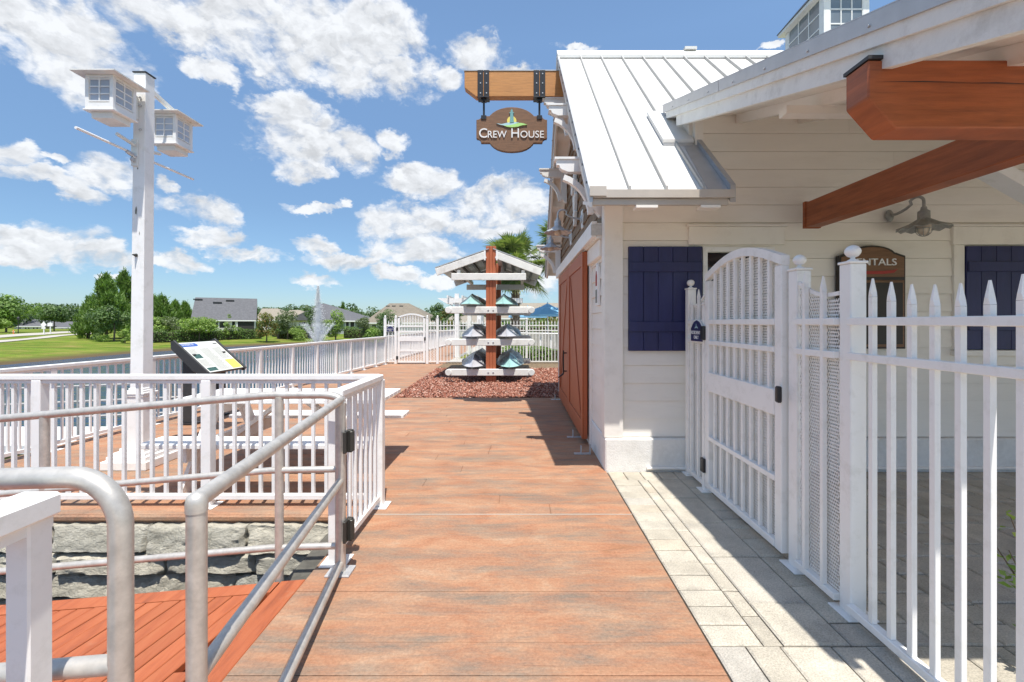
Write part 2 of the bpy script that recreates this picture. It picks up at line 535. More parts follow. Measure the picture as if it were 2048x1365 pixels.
def m_water():
    m, t, b = nt('lake_water')
    b.inputs['Base Color'].default_value = (0.026, 0.062, 0.125, 1)
    b.inputs['Roughness'].default_value = 0.06
    b.inputs['IOR'].default_value = 1.33
    n = noise_node(t, 1.5, 4, 0.55, (1, 2.0, 1))
    n2 = noise_node(t, 0.35, 3, 0.5, (1, 1.6, 1))
    ad = t.nodes.new('ShaderNodeMath')
    ad.operation = 'ADD'
    lk(t, n.outputs['Fac'], ad.inputs[0])
    lk(t, n2.outputs['Fac'], ad.inputs[1])
    bump(t, b, ad.outputs[0], 0.9, 0.45)
    return m


M['water'] = m_water()


def m_glass(name, col=(0.02, 0.024, 0.028), rough=0.04):
    m, t, b = nt(name)
    n = noise_node(t, 1.2, 2, 0.5)
    c = ramp(t, n.outputs['Fac'], [(0.3, [k * 0.7 for k in col]), (0.7, [k * 1.4 for k in col])])
    lk(t, c, b.inputs['Base Color'])
    b.inputs['Roughness'].default_value = rough
    b.inputs['Specular IOR Level'].default_value = 0.7
    return m


M['glass'] = m_glass('dark_window_glass')
M['frost'] = m_glass('frosted_lantern_pane', (0.42, 0.46, 0.52), 0.25)
M['clearpane'] = m_glass('pale_cupola_glass', (0.16, 0.19, 0.22), 0.05)


def m_spray():
    m = bpy.data.materials.new('fountain_spray_water')
    m.use_nodes = True
    t = m.node_tree
    t.nodes.clear()
    d = t.nodes.new('ShaderNodeBsdfDiffuse')
    d.inputs[0].default_value = (0.96, 0.97, 0.98, 1)
    tl = t.nodes.new('ShaderNodeBsdfTranslucent')
    tl.inputs[0].default_value = (0.96, 0.97, 0.98, 1)
    tp = t.nodes.new('ShaderNodeBsdfTransparent')
    a = t.nodes.new('ShaderNodeMixShader')
    a.inputs[0].default_value = 0.45
    lk(t, d.outputs[0], a.inputs[1])
    lk(t, tl.outputs[0], a.inputs[2])
    x = t.nodes.new('ShaderNodeMixShader')
    x.inputs[0].default_value = 0.97
    lk(t, tp.outputs[0], x.inputs[1])
    lk(t, a.outputs[0], x.inputs[2])
    o = t.nodes.new('ShaderNodeOutputMaterial')
    lk(t, x.outputs[0], o.inputs['Surface'])
    return m


M['spray'] = m_spray()


def m_camo(name, base, dark):
    m, t, b = nt(name)
    n = noise_node(t, 2.6, 3, 0.5, (1.6, 0.55, 1.6), 'obj', 1.6)
    c = ramp(t, n.outputs['Fac'], [(0.36, base), (0.39, dark), (0.49, dark), (0.505, (0.55, 0.57, 0.57)), (0.53, dark), (0.60, dark), (0.62, [k * 0.6 for k in base]), (0.70, base)], 'LINEAR')
    # the stem keeps the plain moulded colour
    tcn = t.nodes.new('ShaderNodeTexCoord')
    sp = t.nodes.new('ShaderNodeSeparateXYZ')
    lk(t, tcn.outputs['Object'], sp.inputs[0])
    f = ramp(t, sp.outputs[1], [(0.30, 1.0), (0.62, 0.0)])
    c = mixc(t, f, c, base)
    lk(t, c, b.inputs['Base Color'])
    b.inputs['Roughness'].default_value = 0.32
    return m


M['camo_teal'] = m_camo('teal_camouflage_kayak_plastic', (0.36, 0.60, 0.56), (0.03, 0.045, 0.045))
M['camo_grey'] = m_camo('grey_camouflage_kayak_plastic', (0.50, 0.50, 0.53), (0.022, 0.024, 0.026))


def m_roofing(name, col):
    m, t, b = nt(name)
    n = noise_node(t, 3.0, 6, 0.8)
    c = ramp(t, n.outputs['Fac'], [(0.3, [k * 0.7 for k in col]), (0.7, [k * 1.25 for k in col])])
    lk(t, c, b.inputs['Base Color'])
    b.inputs['Roughness'].default_value = 0.9
    bump(t, b, n.outputs['Fac'], 0.4, 0.05)
    return m


M['roof_grey'] = m_roofing('grey_asphalt_shingles', (0.115, 0.115, 0.122))
M['roof_tan'] = m_roofing('tan_asphalt_shingles', (0.27, 0.235, 0.185))
M['roof_brown'] = m_roofing('brown_asphalt_shingles', (0.20, 0.17, 0.13))
M['wall_far'] = mat('pale_stucco_wall', (0.70, 0.68, 0.65), 0.85)
M['wall_grey'] = mat('grey_stucco_wall', (0.36, 0.38, 0.40), 0.85)
M['screen'] = mat('dark_screened_porch', (0.03, 0.028, 0.026), 0.7)


# ------------------------------------------------------------------ building helpers
def wloc(o):
    v = Vector((0, 0, 0))
    while o is not None:
        v += o.location
        o = o.parent
    return v


def tag(o, label=None, cat=None, group=None, kind=None):
    if label:
        o['label'] = label
    if cat:
        o['category'] = cat
    if group:
        o['group'] = group
    if kind:
        o['kind'] = kind
    return o


def empty(name, loc, label, cat, group=None, kind=None):
    o = bpy.data.objects.new(name, None)
    o.location = loc
    o.empty_display_size = 0.1
    COL.objects.link(o)
    return tag(o, label, cat, group, kind)


TEXT_CACHE = {}


def text_geo(body, spacing=1.0):
    key = (body, spacing)
    if key not in TEXT_CACHE:
        cu = bpy.data.curves.new('lettering', 'FONT')
        cu.body = body
        cu.size = 1.0
        cu.extrude = 0.5
        cu.space_character = spacing
        cu.resolution_u = 4
        ob = bpy.data.objects.new('lettering', cu)
        COL.objects.link(ob)
        me = bpy.data.meshes.new_from_object(ob)
        vs = [tuple(v.co) for v in me.vertices]
        fs = [tuple(p.vertices) for p in me.polygons]
        bpy.data.objects.remove(ob)
        bpy.data.curves.remove(cu)
        bpy.data.meshes.remove(me)
        TEXT_CACHE[key] = (vs, fs)
    return TEXT_CACHE[key]


X, Y, Z = Vector((1, 0, 0)), Vector((0, 1, 0)), Vector((0, 0, 1))


class MB:
    def __init__(s):
        s.v, s.f = [], []

    def add(s, vs, fs):
        n = len(s.v)
        s.v += [Vector(v) for v in vs]
        s.f += [tuple(i + n for i in f) for f in fs]
        return s

    def box(s, x0, x1, y0, y1, z0, z1):
        return s.add([(x0, y0, z0), (x1, y0, z0), (x1, y1, z0), (x0, y1, z0), (x0, y0, z1), (x1, y0, z1), (x1, y1, z1), (x0, y1, z1)],
                     [(0, 3, 2, 1), (4, 5, 6, 7), (0, 1, 5, 4), (1, 2, 6, 5), (2, 3, 7, 6), (3, 0, 4, 7)])

    def cbox(s, c, sx, sy, sz):
        return s.box(c[0] - sx / 2, c[0] + sx / 2, c[1] - sy / 2, c[1] + sy / 2, c[2] - sz / 2, c[2] + sz / 2)

    def beam(s, p, q, w, h, up=Z):
        p, q = Vector(p), Vector(q)
        d = (q - p).normalized()
        a = d.cross(Vector(up)).normalized()
        u = a.cross(d).normalized()
        vs = []
        for e in (p, q):
            for i, j in ((-1, -1), (1, -1), (1, 1), (-1, 1)):
                vs.append(e + a * (w / 2 * i) + u * (h / 2 * j))
        return s.add(vs, [(0, 1, 2, 3), (7, 6, 5, 4), (0, 4, 5, 1), (1, 5, 6, 2), (2, 6, 7, 3), (3, 7, 4, 0)])

    def tube(s, pts, r, n=10, caps=True):
        pts = [Vector(p) for p in pts]
        rs = r if isinstance(r, (list, tuple)) else [r] * len(pts)
        d0 = (pts[1] - pts[0]).normalized()
        ref = Z if abs(d0.z) < 0.9 else X
        a = d0.cross(ref).normalized()
        vs = []
        for i, p in enumerate(pts):
            if i == 0:
                d = d0
            elif i == len(pts) - 1:
                d = (pts[i] - pts[i - 1]).normalized()
            else:
                d = ((pts[i + 1] - pts[i]).normalized() + (pts[i] - pts[i - 1]).normalized()).normalized()
            a = (a - d * a.dot(d)).normalized()
            b = d.cross(a)
            for k in range(n):
                t = 2 * math.pi * k / n
                vs.append(p + (a * math.cos(t) + b * math.sin(t)) * rs[i])
        fs = []
        for i in range(len(pts) - 1):
            for k in range(n):
                fs.append((i * n + k, i * n + (k + 1) % n, (i + 1) * n + (k + 1) % n, (i + 1) * n + k))
        if caps:
            fs.append(tuple(range(n - 1, -1, -1)))
            fs.append(tuple((len(pts) - 1) * n + k for k in range(n)))
        return s.add(vs, fs)

    def lathe(s, prof, c, n=20, axis=Z, wob=0.0, nw=12):
        c = Vector(c)
        axis = Vector(axis).normalized()
        ref = X if abs(axis.x) < 0.9 else Y
        a = axis.cross(ref).normalized()
        b = axis.cross(a)
        vs = []
        for (r, z) in prof:
            for k in range(n):
                t = 2 * math.pi * k / n
                vs.append(c + axis * (z + wob * r * math.cos(nw * t)) + (a * math.cos(t) + b * math.sin(t)) * r)
        fs = []
        for i in range(len(prof) - 1):
            for k in range(n):
                fs.append((i * n + k, i * n + (k + 1) % n, (i + 1) * n + (k + 1) % n, (i + 1) * n + k))
        fs.append(tuple(range(n - 1, -1, -1)))
        fs.append(tuple((len(prof) - 1) * n + k for k in range(n)))
        return s.add(vs, fs)

    def prism(s, poly, o, ux, uy, un, t):
        o, ux, uy, un = Vector(o), Vector(ux), Vector(uy), Vector(un)
        n = len(poly)
        vs = [o + ux * p[0] + uy * p[1] for p in poly] + [o + ux * p[0] + uy * p[1] + un * t for p in poly]
        fs = [tuple(range(n - 1, -1, -1)), tuple(range(n, 2 * n))]
        for i in range(n):
            j = (i + 1) % n
            fs.append((i, j, n + j, n + i))
        return s.add(vs, fs)

    def text(s, body, size, o, ux, uy, un, depth=0.006, width=None, spacing=1.0, center=False):
        vs, fs = text_geo(body, spacing)
        x0 = min(v[0] for v in vs)
        x1 = max(v[0] for v in vs)
        k = size / 0.70
        kx = k if width is None else width / (x1 - x0)
        sh = (x0 + x1) / 2 if center else x0
        o, ux, uy, un = Vector(o), Vector(ux), Vector(uy), Vector(un)
        return s.add([o + ux * ((v[0] - sh) * kx) + uy * (v[1] * k) + un * ((v[2] + 0.5) * depth) for v in vs], fs)

    def mesh(s, name, mt, off=Vector((0, 0, 0)), bevel=0.0, smooth=None, seg=1):
        me = bpy.data.meshes.new(name)
        me.from_pydata([v - off for v in s.v], [], s.f)
        bm = bmesh.new()
        bm.from_mesh(me)
        bmesh.ops.recalc_face_normals(bm, faces=bm.faces)
        if bevel > 0:
            es = [e for e in bm.edges if len(e.link_faces) == 2 and e.calc_face_angle(0) > 0.6]
            bmesh.ops.bevel(bm, geom=es, offset=bevel, segments=seg, affect='EDGES', clamp_overlap=True)
        bm.to_mesh(me)
        bm.free()
        if smooth is not None:
            me.polygons.foreach_set('use_smooth', [True] * len(me.polygons))
            me.set_sharp_from_angle(angle=R(smooth))
        me.materials.append(M[mt] if isinstance(mt, str) else mt)
        return me

    def build(s, name, mt, parent=None, bevel=0.0, smooth=None, label=None, origin=None, seg=1):
        off = wloc(parent)
        loc = Vector((0, 0, 0))
        if origin is not None:
            loc = Vector(origin) - off
            off = Vector(origin)
        me = s.mesh(name, mt, off, bevel, smooth, seg)
        o = bpy.data.objects.new(name, me)
        o.location = loc
        COL.objects.link(o)
        if parent is not None:
            o.parent = parent
        if label:
            o['label'] = label
        return o


def inst(name, me, world, parent=None, rz=0.0, scale=None, label=None):
    o = bpy.data.objects.new(name, me)
    o.location = Vector(world) - wloc(parent)
    o.rotation_euler = (0, 0, rz)
    if scale:
        o.scale = scale
    COL.objects.link(o)
    if parent is not None:
        o.parent = parent
    if label:
        o['label'] = label
    return o


def copy_tree(o, parent=None, loc=None):
    c = o.copy()
    COL.objects.link(c)
    if parent is not None:
        c.parent = parent
    if loc is not None:
        c.location = loc
    for ch in list(o.children):
        copy_tree(ch, c)
    return c


def arc(c, r, a0, a1, n):
    return [(c[0] + r * math.cos(R(a0 + (a1 - a0) * i / n)), c[1] + r * math.sin(R(a0 + (a1 - a0) * i / n))) for i in range(n + 1)]


def raw_mesh(name, verts, quads, mt, tri=False):
    """verts (N,3) array, faces (M,3|4) array -> mesh, quick."""
    me = bpy.data.meshes.new(name)
    verts = np.asarray(verts, np.float32)
    quads = np.asarray(quads, np.int32)
    k = quads.shape[1]
    me.vertices.add(len(verts))
    me.vertices.foreach_set('co', verts.ravel())
    me.loops.add(quads.size)
    me.loops.foreach_set('vertex_index', quads.ravel())
    me.polygons.add(len(quads))
    me.polygons.foreach_set('loop_start', np.arange(0, quads.size, k, dtype=np.int32))
    me.polygons.foreach_set('loop_total', np.full(len(quads), k, np.int32))
    me.update(calc_edges=True)
    me.validate()
    me.materials.append(M[mt] if isinstance(mt, str) else mt)
    return me


# ------------------------------------------------------------------ terrain and lake
LAKE = [(-29, -40), (-29.0, 25.6), (-29.9, 36), (-29.0, 44.5), (-25, 52.5), (-17.5, 58.5), (-4.9, 60), (-4.9, 3.25), (-1.25, 3.25), (-1.25, -40)]
WATER_Z = -1.0


def lake_sd(x, y):
    """signed distance to the lake outline, negative inside"""
    x, y = np.asarray(x, float), np.asarray(y, float)
    best = np.full(x.shape, 1e9)
    inside = np.zeros(x.shape, bool)
    n = len(LAKE)
    for i in range(n):
        ax, ay = LAKE[i]
        bx, by = LAKE[(i + 1) % n]
        dx, dy = bx - ax, by - ay
        t = np.clip(((x - ax) * dx + (y - ay) * dy) / (dx * dx + dy * dy), 0, 1)
        best = np.minimum(best, np.hypot(x - ax - t * dx, y - ay - t * dy))
        c = (ay > y) != (by > y)
        with np.errstate(divide='ignore', invalid='ignore'):
            xi = ax + (y - ay) * dx / (dy if dy != 0 else 1e-9)
        inside ^= c & (x < xi)
    return np.where(inside, -best, best)


def ground_z(x, y):
    d = lake_sd(x, y)
    land = -1.05 + 0.87 * (1 - np.exp(-np.maximum(d, 0) / 12))
    near = (np.asarray(x) > -6) & (np.asarray(y) < 58)
    land = np.where(near, -1.05 + 0.93 * np.clip(d / 1.0, 0, 1), land)
    bump_ = 0.05 * np.sin(np.asarray(x) * 0.31) * np.sin(np.asarray(y) * 0.23) * np.clip(np.maximum(d, 0) / 6, 0, 1)
    land = land + np.where(near, 0, bump_)
    return np.where(d < 0, np.maximum(-1.05 + d * 0.35, -2.6), land)


def gz(x, y):
    return float(ground_z(np.array([x]), np.array([y]))[0])


def on_ground(px, py):
    """the spot of ground that lies in the direction of a picture point"""
    yy = 20.0
    for i in range(60):
        x = (px - 1036) / 910 * yy
        want = (1.45 - gz(x, yy)) * 910 / max(py - 645, 1)
        yy = 0.6 * yy + 0.4 * min(want, 400)
    return Vector(((px - 1036) / 910 * yy, yy, gz((px - 1036) / 910 * yy, yy)))


def at(px, py, y):
    return Vector(((px - 1036) / 910 * y, y, 1.45 - (py - 645) / 910 * y))


xs = np.concatenate([np.linspace(-2500, -160, 14), np.linspace(-150, -40, 45), np.arange(-39, -20, 0.5), np.arange(-20, 6, 1.0), np.linspace(6, 80, 30), np.linspace(110, 2500, 14)])
ys = np.concatenate([np.linspace(-400, -45, 6), np.arange(-40, 20, 1.5), np.arange(20, 66, 0.6), np.linspace(67, 150, 40), np.linspace(165, 2500, 16)])
gx, gy = np.meshgrid(xs, ys)
gzv = ground_z(gx, gy)
V_ = np.stack([gx.ravel(), gy.ravel(), gzv.ravel()], 1)
nx, ny = len(xs), len(ys)
ii, jj = np.meshgrid(np.arange(nx - 1), np.arange(ny - 1))
q = (jj * nx + ii).ravel()
F_ = np.stack([q, q + 1, q + nx + 1, q + nx], 1)
me = raw_mesh('ground', V_, F_, 'grass')
me.polygons.foreach_set('use_smooth', [True] * len(me.polygons))
o = inst('ground', me, (0, 0, 0))
tag(o, kind='structure', label='green and straw coloured mown grass bank and lawns')
o = MB().add([(-36, -40, WATER_Z), (2, -40, WATER_Z), (2, 66, WATER_Z), (-36, 66, WATER_Z)], [(0, 1, 2, 3)]).build('lake', 'water')
tag(o, kind='structure', label='blue rippled lake water')


def strip(name, mt, left, right, label, lift=0.05):
    """a ribbon of paving draped on the ground, edges given as points along it"""
    mb = MB()
    n = 14

    def along(pts, t):
        f = t * (len(pts) - 1)
        i = min(int(f), len(pts) - 2)
        return Vector(pts[i]).lerp(Vector(pts[i + 1]), f - i)
    vs = []
    for i in range(n + 1):
        a, b = along(left, i / n), along(right, i / n)
        for k in range(5):
            p = a.lerp(b, k / 4)
            vs.append((p.x, p.y, gz(p.x, p.y) + lift))
    fs = []
    for i in range(n):
        for k in range(4):
            fs.append((i * 5 + k, i * 5 + k + 1, i * 5 + k + 6, i * 5 + k + 5))
    o = mb.add(vs, fs).build(name, mt)
    tag(o, label, kind='structure')


def gxy(px, py):
    p = on_ground(px, py)
    return (p.x, p.y, 0)


strip('footpath', 'conc', [gxy(-80, 693), gxy(40, 682), gxy(130, 672), gxy(190, 668)], [gxy(-80, 688), gxy(40, 678.5), gxy(130, 669.5), gxy(190, 666)], 'pale concrete footpath curving along the grass bank')
strip('road', 'conc', [gxy(-80, 681), gxy(20, 674.5), gxy(110, 668), gxy(190, 664)], [gxy(-80, 674), gxy(20, 669.5), gxy(110, 664), gxy(190, 661)], 'pale road passing beyond the grass bank')


# ------------------------------------------------------------------ walkway of stamped planks
def chamfer_slab(sx, sy, sz, c, mt, name, jit=0.0):
    """one plank or paver, its top at z = 0, centred, with a worn top edge"""
    a, b = sx / 2, sy / 2
    j = lambda: rnd.uniform(-jit, jit)
    base = [(-a, -b), (a, -b), (a, b), (-a, b)]
    top = [(-a + c + j(), -b + c + j()), (a - c + j(), -b + c + j()), (a - c + j(), b - c + j()), (-a + c + j(), b - c + j())]
    vs = [(x, y, -sz) for x, y in base] + [(x, y, -c * 0.8) for x, y in base] + [(x, y, j() * 0.4) for x, y in top]
    fs = [(0, 1, 5, 4), (1, 2, 6, 5), (2, 3, 7, 6), (3, 0, 4, 7), (4, 5, 9, 8), (5, 6, 10, 9), (6, 7, 11, 10), (7, 4, 8, 11), (8, 9, 10, 11)]
    me = bpy.data.meshes.new(name)
    me.from_pydata(vs, [], fs)
    me.materials.append(M[mt])
    return me


WX = 0.862
walk = MB()
walk.box(-1.2, WX - 0.004, 0.3, 8.82, -0.12, -0.007)
walk.box(-5.45, -1.2, 3.462, 8.82, -0.12, -0.007)
walk.box(-5.2, -2.5, 8.82, 16.0, -0.12, -0.007)
walk.box(-5.0, -2.6, 16.0, 40.0, -0.12, -0.002)
walk.box(-1.2, WX - 0.004, -14.0, 0.3, -0.12, -0.007)
walk = walk.build('walkway', 'plank')
tag(walk, 'terracotta stamped concrete boardwalk and lakeside terrace', kind='structure')


def rail_x(y):          # line of the lakeside railing
    return -5.3 + 0.7 * (y - 4.65) / 11.15


row = 0.196
y = 0.50
first = True
while y < 15.8:
    yc = y + row / 2
    if y < 3.43:
        x0, x1 = -1.2, WX
    elif y < 8.8 - row / 2:
        x0, x1 = rail_x(yc) - 0.12, WX
    else:
        x0, x1 = rail_x(yc) - 0.12, -2.42 - 0.03 * (y - 8.8)
    x = x0
    while x < x1 - 0.01:
        L = rnd.uniform(1.3, 3.0)
        if x1 - (x + L) < 0.5:
            L = x1 - x
        me = chamfer_slab(L - 0.0025, row - 0.0025, 0.04, 0.004, 'plank', 'plank', 0.0015)
        inst('plank', me, (x + L / 2, yc, rnd.uniform(-0.0012, 0.0012)), walk)
        x += L
    y += row
MB().box(-1.1, WX - 0.002, 3.433, 3.441, -0.03, 0.0025).build('joint_strip', 'conc', walk)
MB().box(-5.5, -1.2, 3.428, 3.461, -0.052, -0.005).build('slab_nosing', 'plank', walk, bevel=0.012)

# ------------------------------------------------------------------ pavers
pz = MB().box(WX + 0.004, 16.0, -14.0, 0.38, -0.12, -0.006).box(5.22, 16.0, 0.585, 12.0, -0.12, -0.004).box(WX + .004, 16.0, 0.381, 0.584, -0.10, -0.005).build('forecourt', 'conc')  # out of view, added to bounce sunlight onto the porch underside and siding
tag(pz, 'unseen pale forecourt paving added to bounce sunlight into the porch', kind='structure')
pav = MB().box(WX + 0.004, 5.21, 0.4, 4.47, -0.12, -0.014).build('paving', 'soil')
tag(pav, 'grey and buff tumbled concrete pavers beside the boardwalk', kind='structure')


def paver(x0, x1, y0, y1):
    me = chamfer_slab(x1 - x0 - 0.006, y1 - y0 - 0.009, 0.05, 0.008, 'paver', 'paver', 0.003)
    inst('paver', me, ((x0 + x1) / 2, (y0 + y1) / 2, rnd.uniform(-0.0015, 0.0015)), pav)


x = WX + 0.008
while x < 5.4:                                     # rows crossing at the front and along the wall
    w = rnd.choice((0.15, 0.155, 0.08, 0.23))
    paver(x, x + w, 1.79, 2.045)
    x += w
for yy in (1.55, 1.31, 1.07, 0.83, 0.59):
    x = WX + 0.008
    while x < 5.0:
        w = rnd.choice((0.15, 0.23, 0.305))
        paver(x, x + w, yy, yy + 0.238)
        x += w
x = WX + 0.008
while x < 5.4:
    w = rnd.choice((0.15, 0.16, 0.16, 0.23))
    paver(x, x + w, 4.20, 4.43)
    x += w
cols = [(0.236, 'a'), (0.09, 'b'), (0.305, 'c'), (0.155, 'd'), (0.236, 'e'), (0.305, 'c'), (0.155, 'b'), (0.305, 'c'), (0.236, 'e'), (0.155, 'd'), (0.305, 'c'),
        (0.236, 'e'), (0.305, 'c'), (0.155, 'd'), (0.305, 'c'), (0.236, 'e'), (0.305, 'c'), (0.305, 'c')]
x = WX + 0.008
for w, k in cols:
    y = 2.045 - (0 if k == 'a' else 0)
    while y < 4.2 - 0.01:
        L = {'a': 0.1437, 'b': rnd.choice((0.15, 0.21, 0.28)), 'c': 0.47, 'd': rnd.choice((0.155, 0.236, 0.31)), 'e': rnd.choice((0.305, 0.236, 0.155))}[k]
        if k != 'a' and y == 2.045 and k == 'c':
            L = rnd.choice((0.47, 0.31, 0.40))
        if 4.2 - (y + L) < 0.1:
            L = 4.2 - y
        paver(x, x + w, y, y + L)
        y += L
    x += w

# ------------------------------------------------------------------ mulch bed of lava rock
bed = MB().box(-2.75, 4.0, 8.82, 14.35, -0.15, -0.035).build('mulch_bed', 'soil')
tag(bed, 'bed of red lava rock under the kayak rack', kind='structure')


def rocks(n, seed, bounds, size):
    rg = np.random.default_rng(seed)
    ico = []
    t = (1 + 5 ** 0.5) / 2
    octv = np.array([(1, 0, 0), (-1, 0, 0), (0, 1, 0), (0, -1, 0), (0, 0, 1), (0, 0, -1)], float)
    octf = np.array([(0, 2, 4), (2, 1, 4), (1, 3, 4), (3, 0, 4), (2, 0, 5), (1, 2, 5), (3, 1, 5), (0, 3, 5)])
    c = np.stack([rg.uniform(bounds[0], bounds[1], n), rg.uniform(bounds[2], bounds[3], n), rg.uniform(-0.035, 0.012, n)], 1)
    keep = c[:, 0] > -2.42 - 0.03 * (c[:, 1] - 8.8) + 0.02
    c = c[keep]
    n = len(c)
    s = rg.uniform(size[0], size[1], (n, 1, 1))
    v = octv[None] * rg.uniform(0.6, 1.25, (n, 6, 3)) + rg.normal(0, 0.22, (n, 6, 3))
    an = rg.uniform(0, 6.28, n)
    ca, sa = np.cos(an), np.sin(an)
    Rz = np.zeros((n, 3, 3))
    Rz[:, 0, 0], Rz[:, 0, 1], Rz[:, 1, 0], Rz[:, 1, 1], Rz[:, 2, 2] = ca, -sa, sa, ca, 0.75
    v = np.einsum('nij,nkj->nki', Rz, v) * s + c[:, None]
    f = octf[None] + (np.arange(n) * 6)[:, None, None]
    return v.reshape(-1, 3), f.reshape(-1, 3)


v1, f1 = rocks(26000, 3, (-2.75, 1.3, 8.83, 12.6), (0.013, 0.034))
v2, f2 = rocks(6500, 4, (-2.75, 2.2, 12.4, 14.4), (0.02, 0.045))
o = inst('lava_rock', raw_mesh('lava_rock', np.concatenate([v1, v2]), np.concatenate([f1, f2 + len(v1)]), 'lava'), (0, 0, 0))
tag(o, 'loose red lava rock mulch', 'mulch', kind='stuff')

# ------------------------------------------------------------------ stone wall under the terrace
wall = MB().box(-5.6, -1.22, 3.52, 3.58, -1.7, -0.10)
wall.box(-1.42, -1.22, 2.66, 3.52, -1.7, -0.12)
sw = empty('stone_wall', (-3.4, 3.42, -1.6), 'rough grey stone retaining wall below the terrace edge', 'wall')
wall.build('backing', 'mortar', sw)


def rough_stone(x0, x1, z0, z1, yf, depth, seed):
    rg = np.random.default_rng(seed)
    nx_, nz_ = max(6, int((x1 - x0) / 0.026)), max(6, int((z1 - z0) / 0.02))
    vs, fs = [], []
    ph = rg.uniform(0, 6.28, 14)
    fr = rg.uniform(6, 75, 14)
    dr = rg.uniform(0, 6.28, 14)
    tilt = rg.uniform(-0.40, -0.12)
    for j in range(nz_ + 1):
        for i in range(nx_ + 1):
            u, v = i / nx_, j / nz_
            x = x0 + (x1 - x0) * u
            z = z0 + (z1 - z0) * v
            e = min(u, 1 - u) * (x1 - x0)
            ez = min(v, 1 - v) * (z1 - z0)
            edge = min(1, e / 0.016) * min(1, ez / 0.012)
            h = 0
            for k in range(14):
                w = math.sin((x * math.cos(dr[k]) + 1.6 * z * math.sin(dr[k])) * fr[k] + ph[k])
                h += (abs(w) - 0.5) * 5.5 / (fr[k] + 6) * 0.034
            h += tilt * (v - 0.5) * (z1 - z0)
            y_ = yf + 0.020 * (1 - edge) - h * edge
            wob = 0.004 * math.sin(x * 31 + ph[0]) + 0.004 * math.sin(x * 63 + ph[1])
            if j == nz_:
                z += wob - 0.004
            if j == 0:
                z += wob * 0.7 + 0.004
            if i == 0 or i == nx_:
                x += 0.006 * math.sin(z * 60 + ph[2])
            vs.append((x, y_, z))
    w_ = nx_ + 1
    for j in range(nz_):
        for i in range(nx_):
            a = j * w_ + i
            fs.append((a, a + 1, a + w_ + 1, a + w_))
    # top face and sides going back
    b0 = len(vs)
    for i in range(w_):
        p = vs[nz_ * w_ + i]
        vs.append((p[0], yf + depth, p[2] - 0.004))
    for i in range(nx_):
        fs.append((nz_ * w_ + i, nz_ * w_ + i + 1, b0 + i + 1, b0 + i))
    b1 = len(vs)
    for i in range(w_):
        p = vs[i]
        vs.append((p[0], yf + depth, p[2]))
    for i in range(nx_):
        fs.append((i + 1, i, b1 + i, b1 + i + 1))
    for col in (0, nx_):
        b2 = len(vs)
        for j in range(nz_ + 1):
            p = vs[j * w_ + col]
            vs.append((p[0], yf + depth, p[2]))
        for j in range(nz_):
            fs.append((j * w_ + col, (j + 1) * w_ + col, b2 + j + 1, b2 + j))
    return vs, fs


courses = [(-0.062, -0.262, [-5.6, -4.9, -4.05, -3.47, -2.75, -2.02, -1.22]),
           (-0.270, -0.415, [-5.6, -4.6, -3.95, -3.42, -2.62, -1.95, -1.22]),
           (-0.423, -0.590, [-5.6, -5.0, -4.3, -3.5, -2.9, -2.1, -1.22]),
           (-0.598, -0.740, [-5.6, -4.7, -3.95, -3.5, -2.72, -2.0, -1.22]),
           (-0.748, -0.92, [-5.6, -4.8, -4.0, -3.2, -2.4, -1.7, -1.22])]
sd = 11
for zt, zb, xs_ in courses:
    for a, b in zip(xs_[:-1], xs_[1:]):
        sd += 1
        vs, fs = rough_stone(a + 0.006, b - 0.006, zb + rnd.uniform(-0.004, 0.002), zt + rnd.uniform(-0.004, 0.002), 3.365 + rnd.uniform(-0.015, 0.02), 0.18, sd)
        MB().add(vs, fs).build('stone', 'stone', sw, smooth=38)

# ------------------------------------------------------------------ wooden ramp down to the dock
ramp = MB()
rz = lambda x: -0.006 + (x + 1.2) / 12.0
ramp.add([(-1.2, 0.2, -0.08), (-1.2, 2.58, -0.08), (-5.4, 2.58, rz(-5.4) - 0.07), (-5.4, 0.2, rz(-5.4) - 0.07),
          (-1.2, 0.2, -0.20), (-1.2, 2.58, -0.20), (-5.4, 2.58, rz(-5.4) - 0.2), (-5.4, 0.2, rz(-5.4) - 0.2)],
         [(0, 1, 2, 3), (7, 6, 5, 4), (0, 4, 5, 1), (1, 5, 6, 2), (2, 6, 7, 3), (3, 7, 4, 0)])
ramp = ramp.build('ramp', 'deck')
tag(ramp, 'rust red wooden ramp sloping down beside the boardwalk', kind='structure')


def deck_board(xc, w, y0, y1, sk):
    vs = []
    c = 0.004
    for yv in (y0, y1):
        xo = xc + sk * (yv - y0)
        for dx, dz in ((-w / 2, -0.035), (w / 2, -0.035), (w / 2, -c), (w / 2 - c, 0), (-w / 2 + c, 0), (-w / 2, -c)):
            vs.append((xo + dx, yv, rz(xo + dx) + dz))
    fs = [(i, (i + 1) % 6, 6 + (i + 1) % 6, 6 + i) for i in range(6)] + [(5, 4, 3, 2, 1, 0), (6, 7, 8, 9, 10, 11)]
    b = MB().add(vs, fs).build('deck_board', 'deck', ramp, origin=(xc, y0, 0))
    b.location.z += rnd.uniform(-0.002, 0.002)


deck_board(-1.275, 0.14, 0.3, 2.58, 0.0)
x = -1.41
k = 0
while x > -5.6:
    sk = 0.17
    y1 = 2.47
    xs0 = x - sk * (2.47 - 0.3)
    y0 = 0.3
    deck_board(xs0, 0.0875, y0, y1, sk)
    x -= 0.094
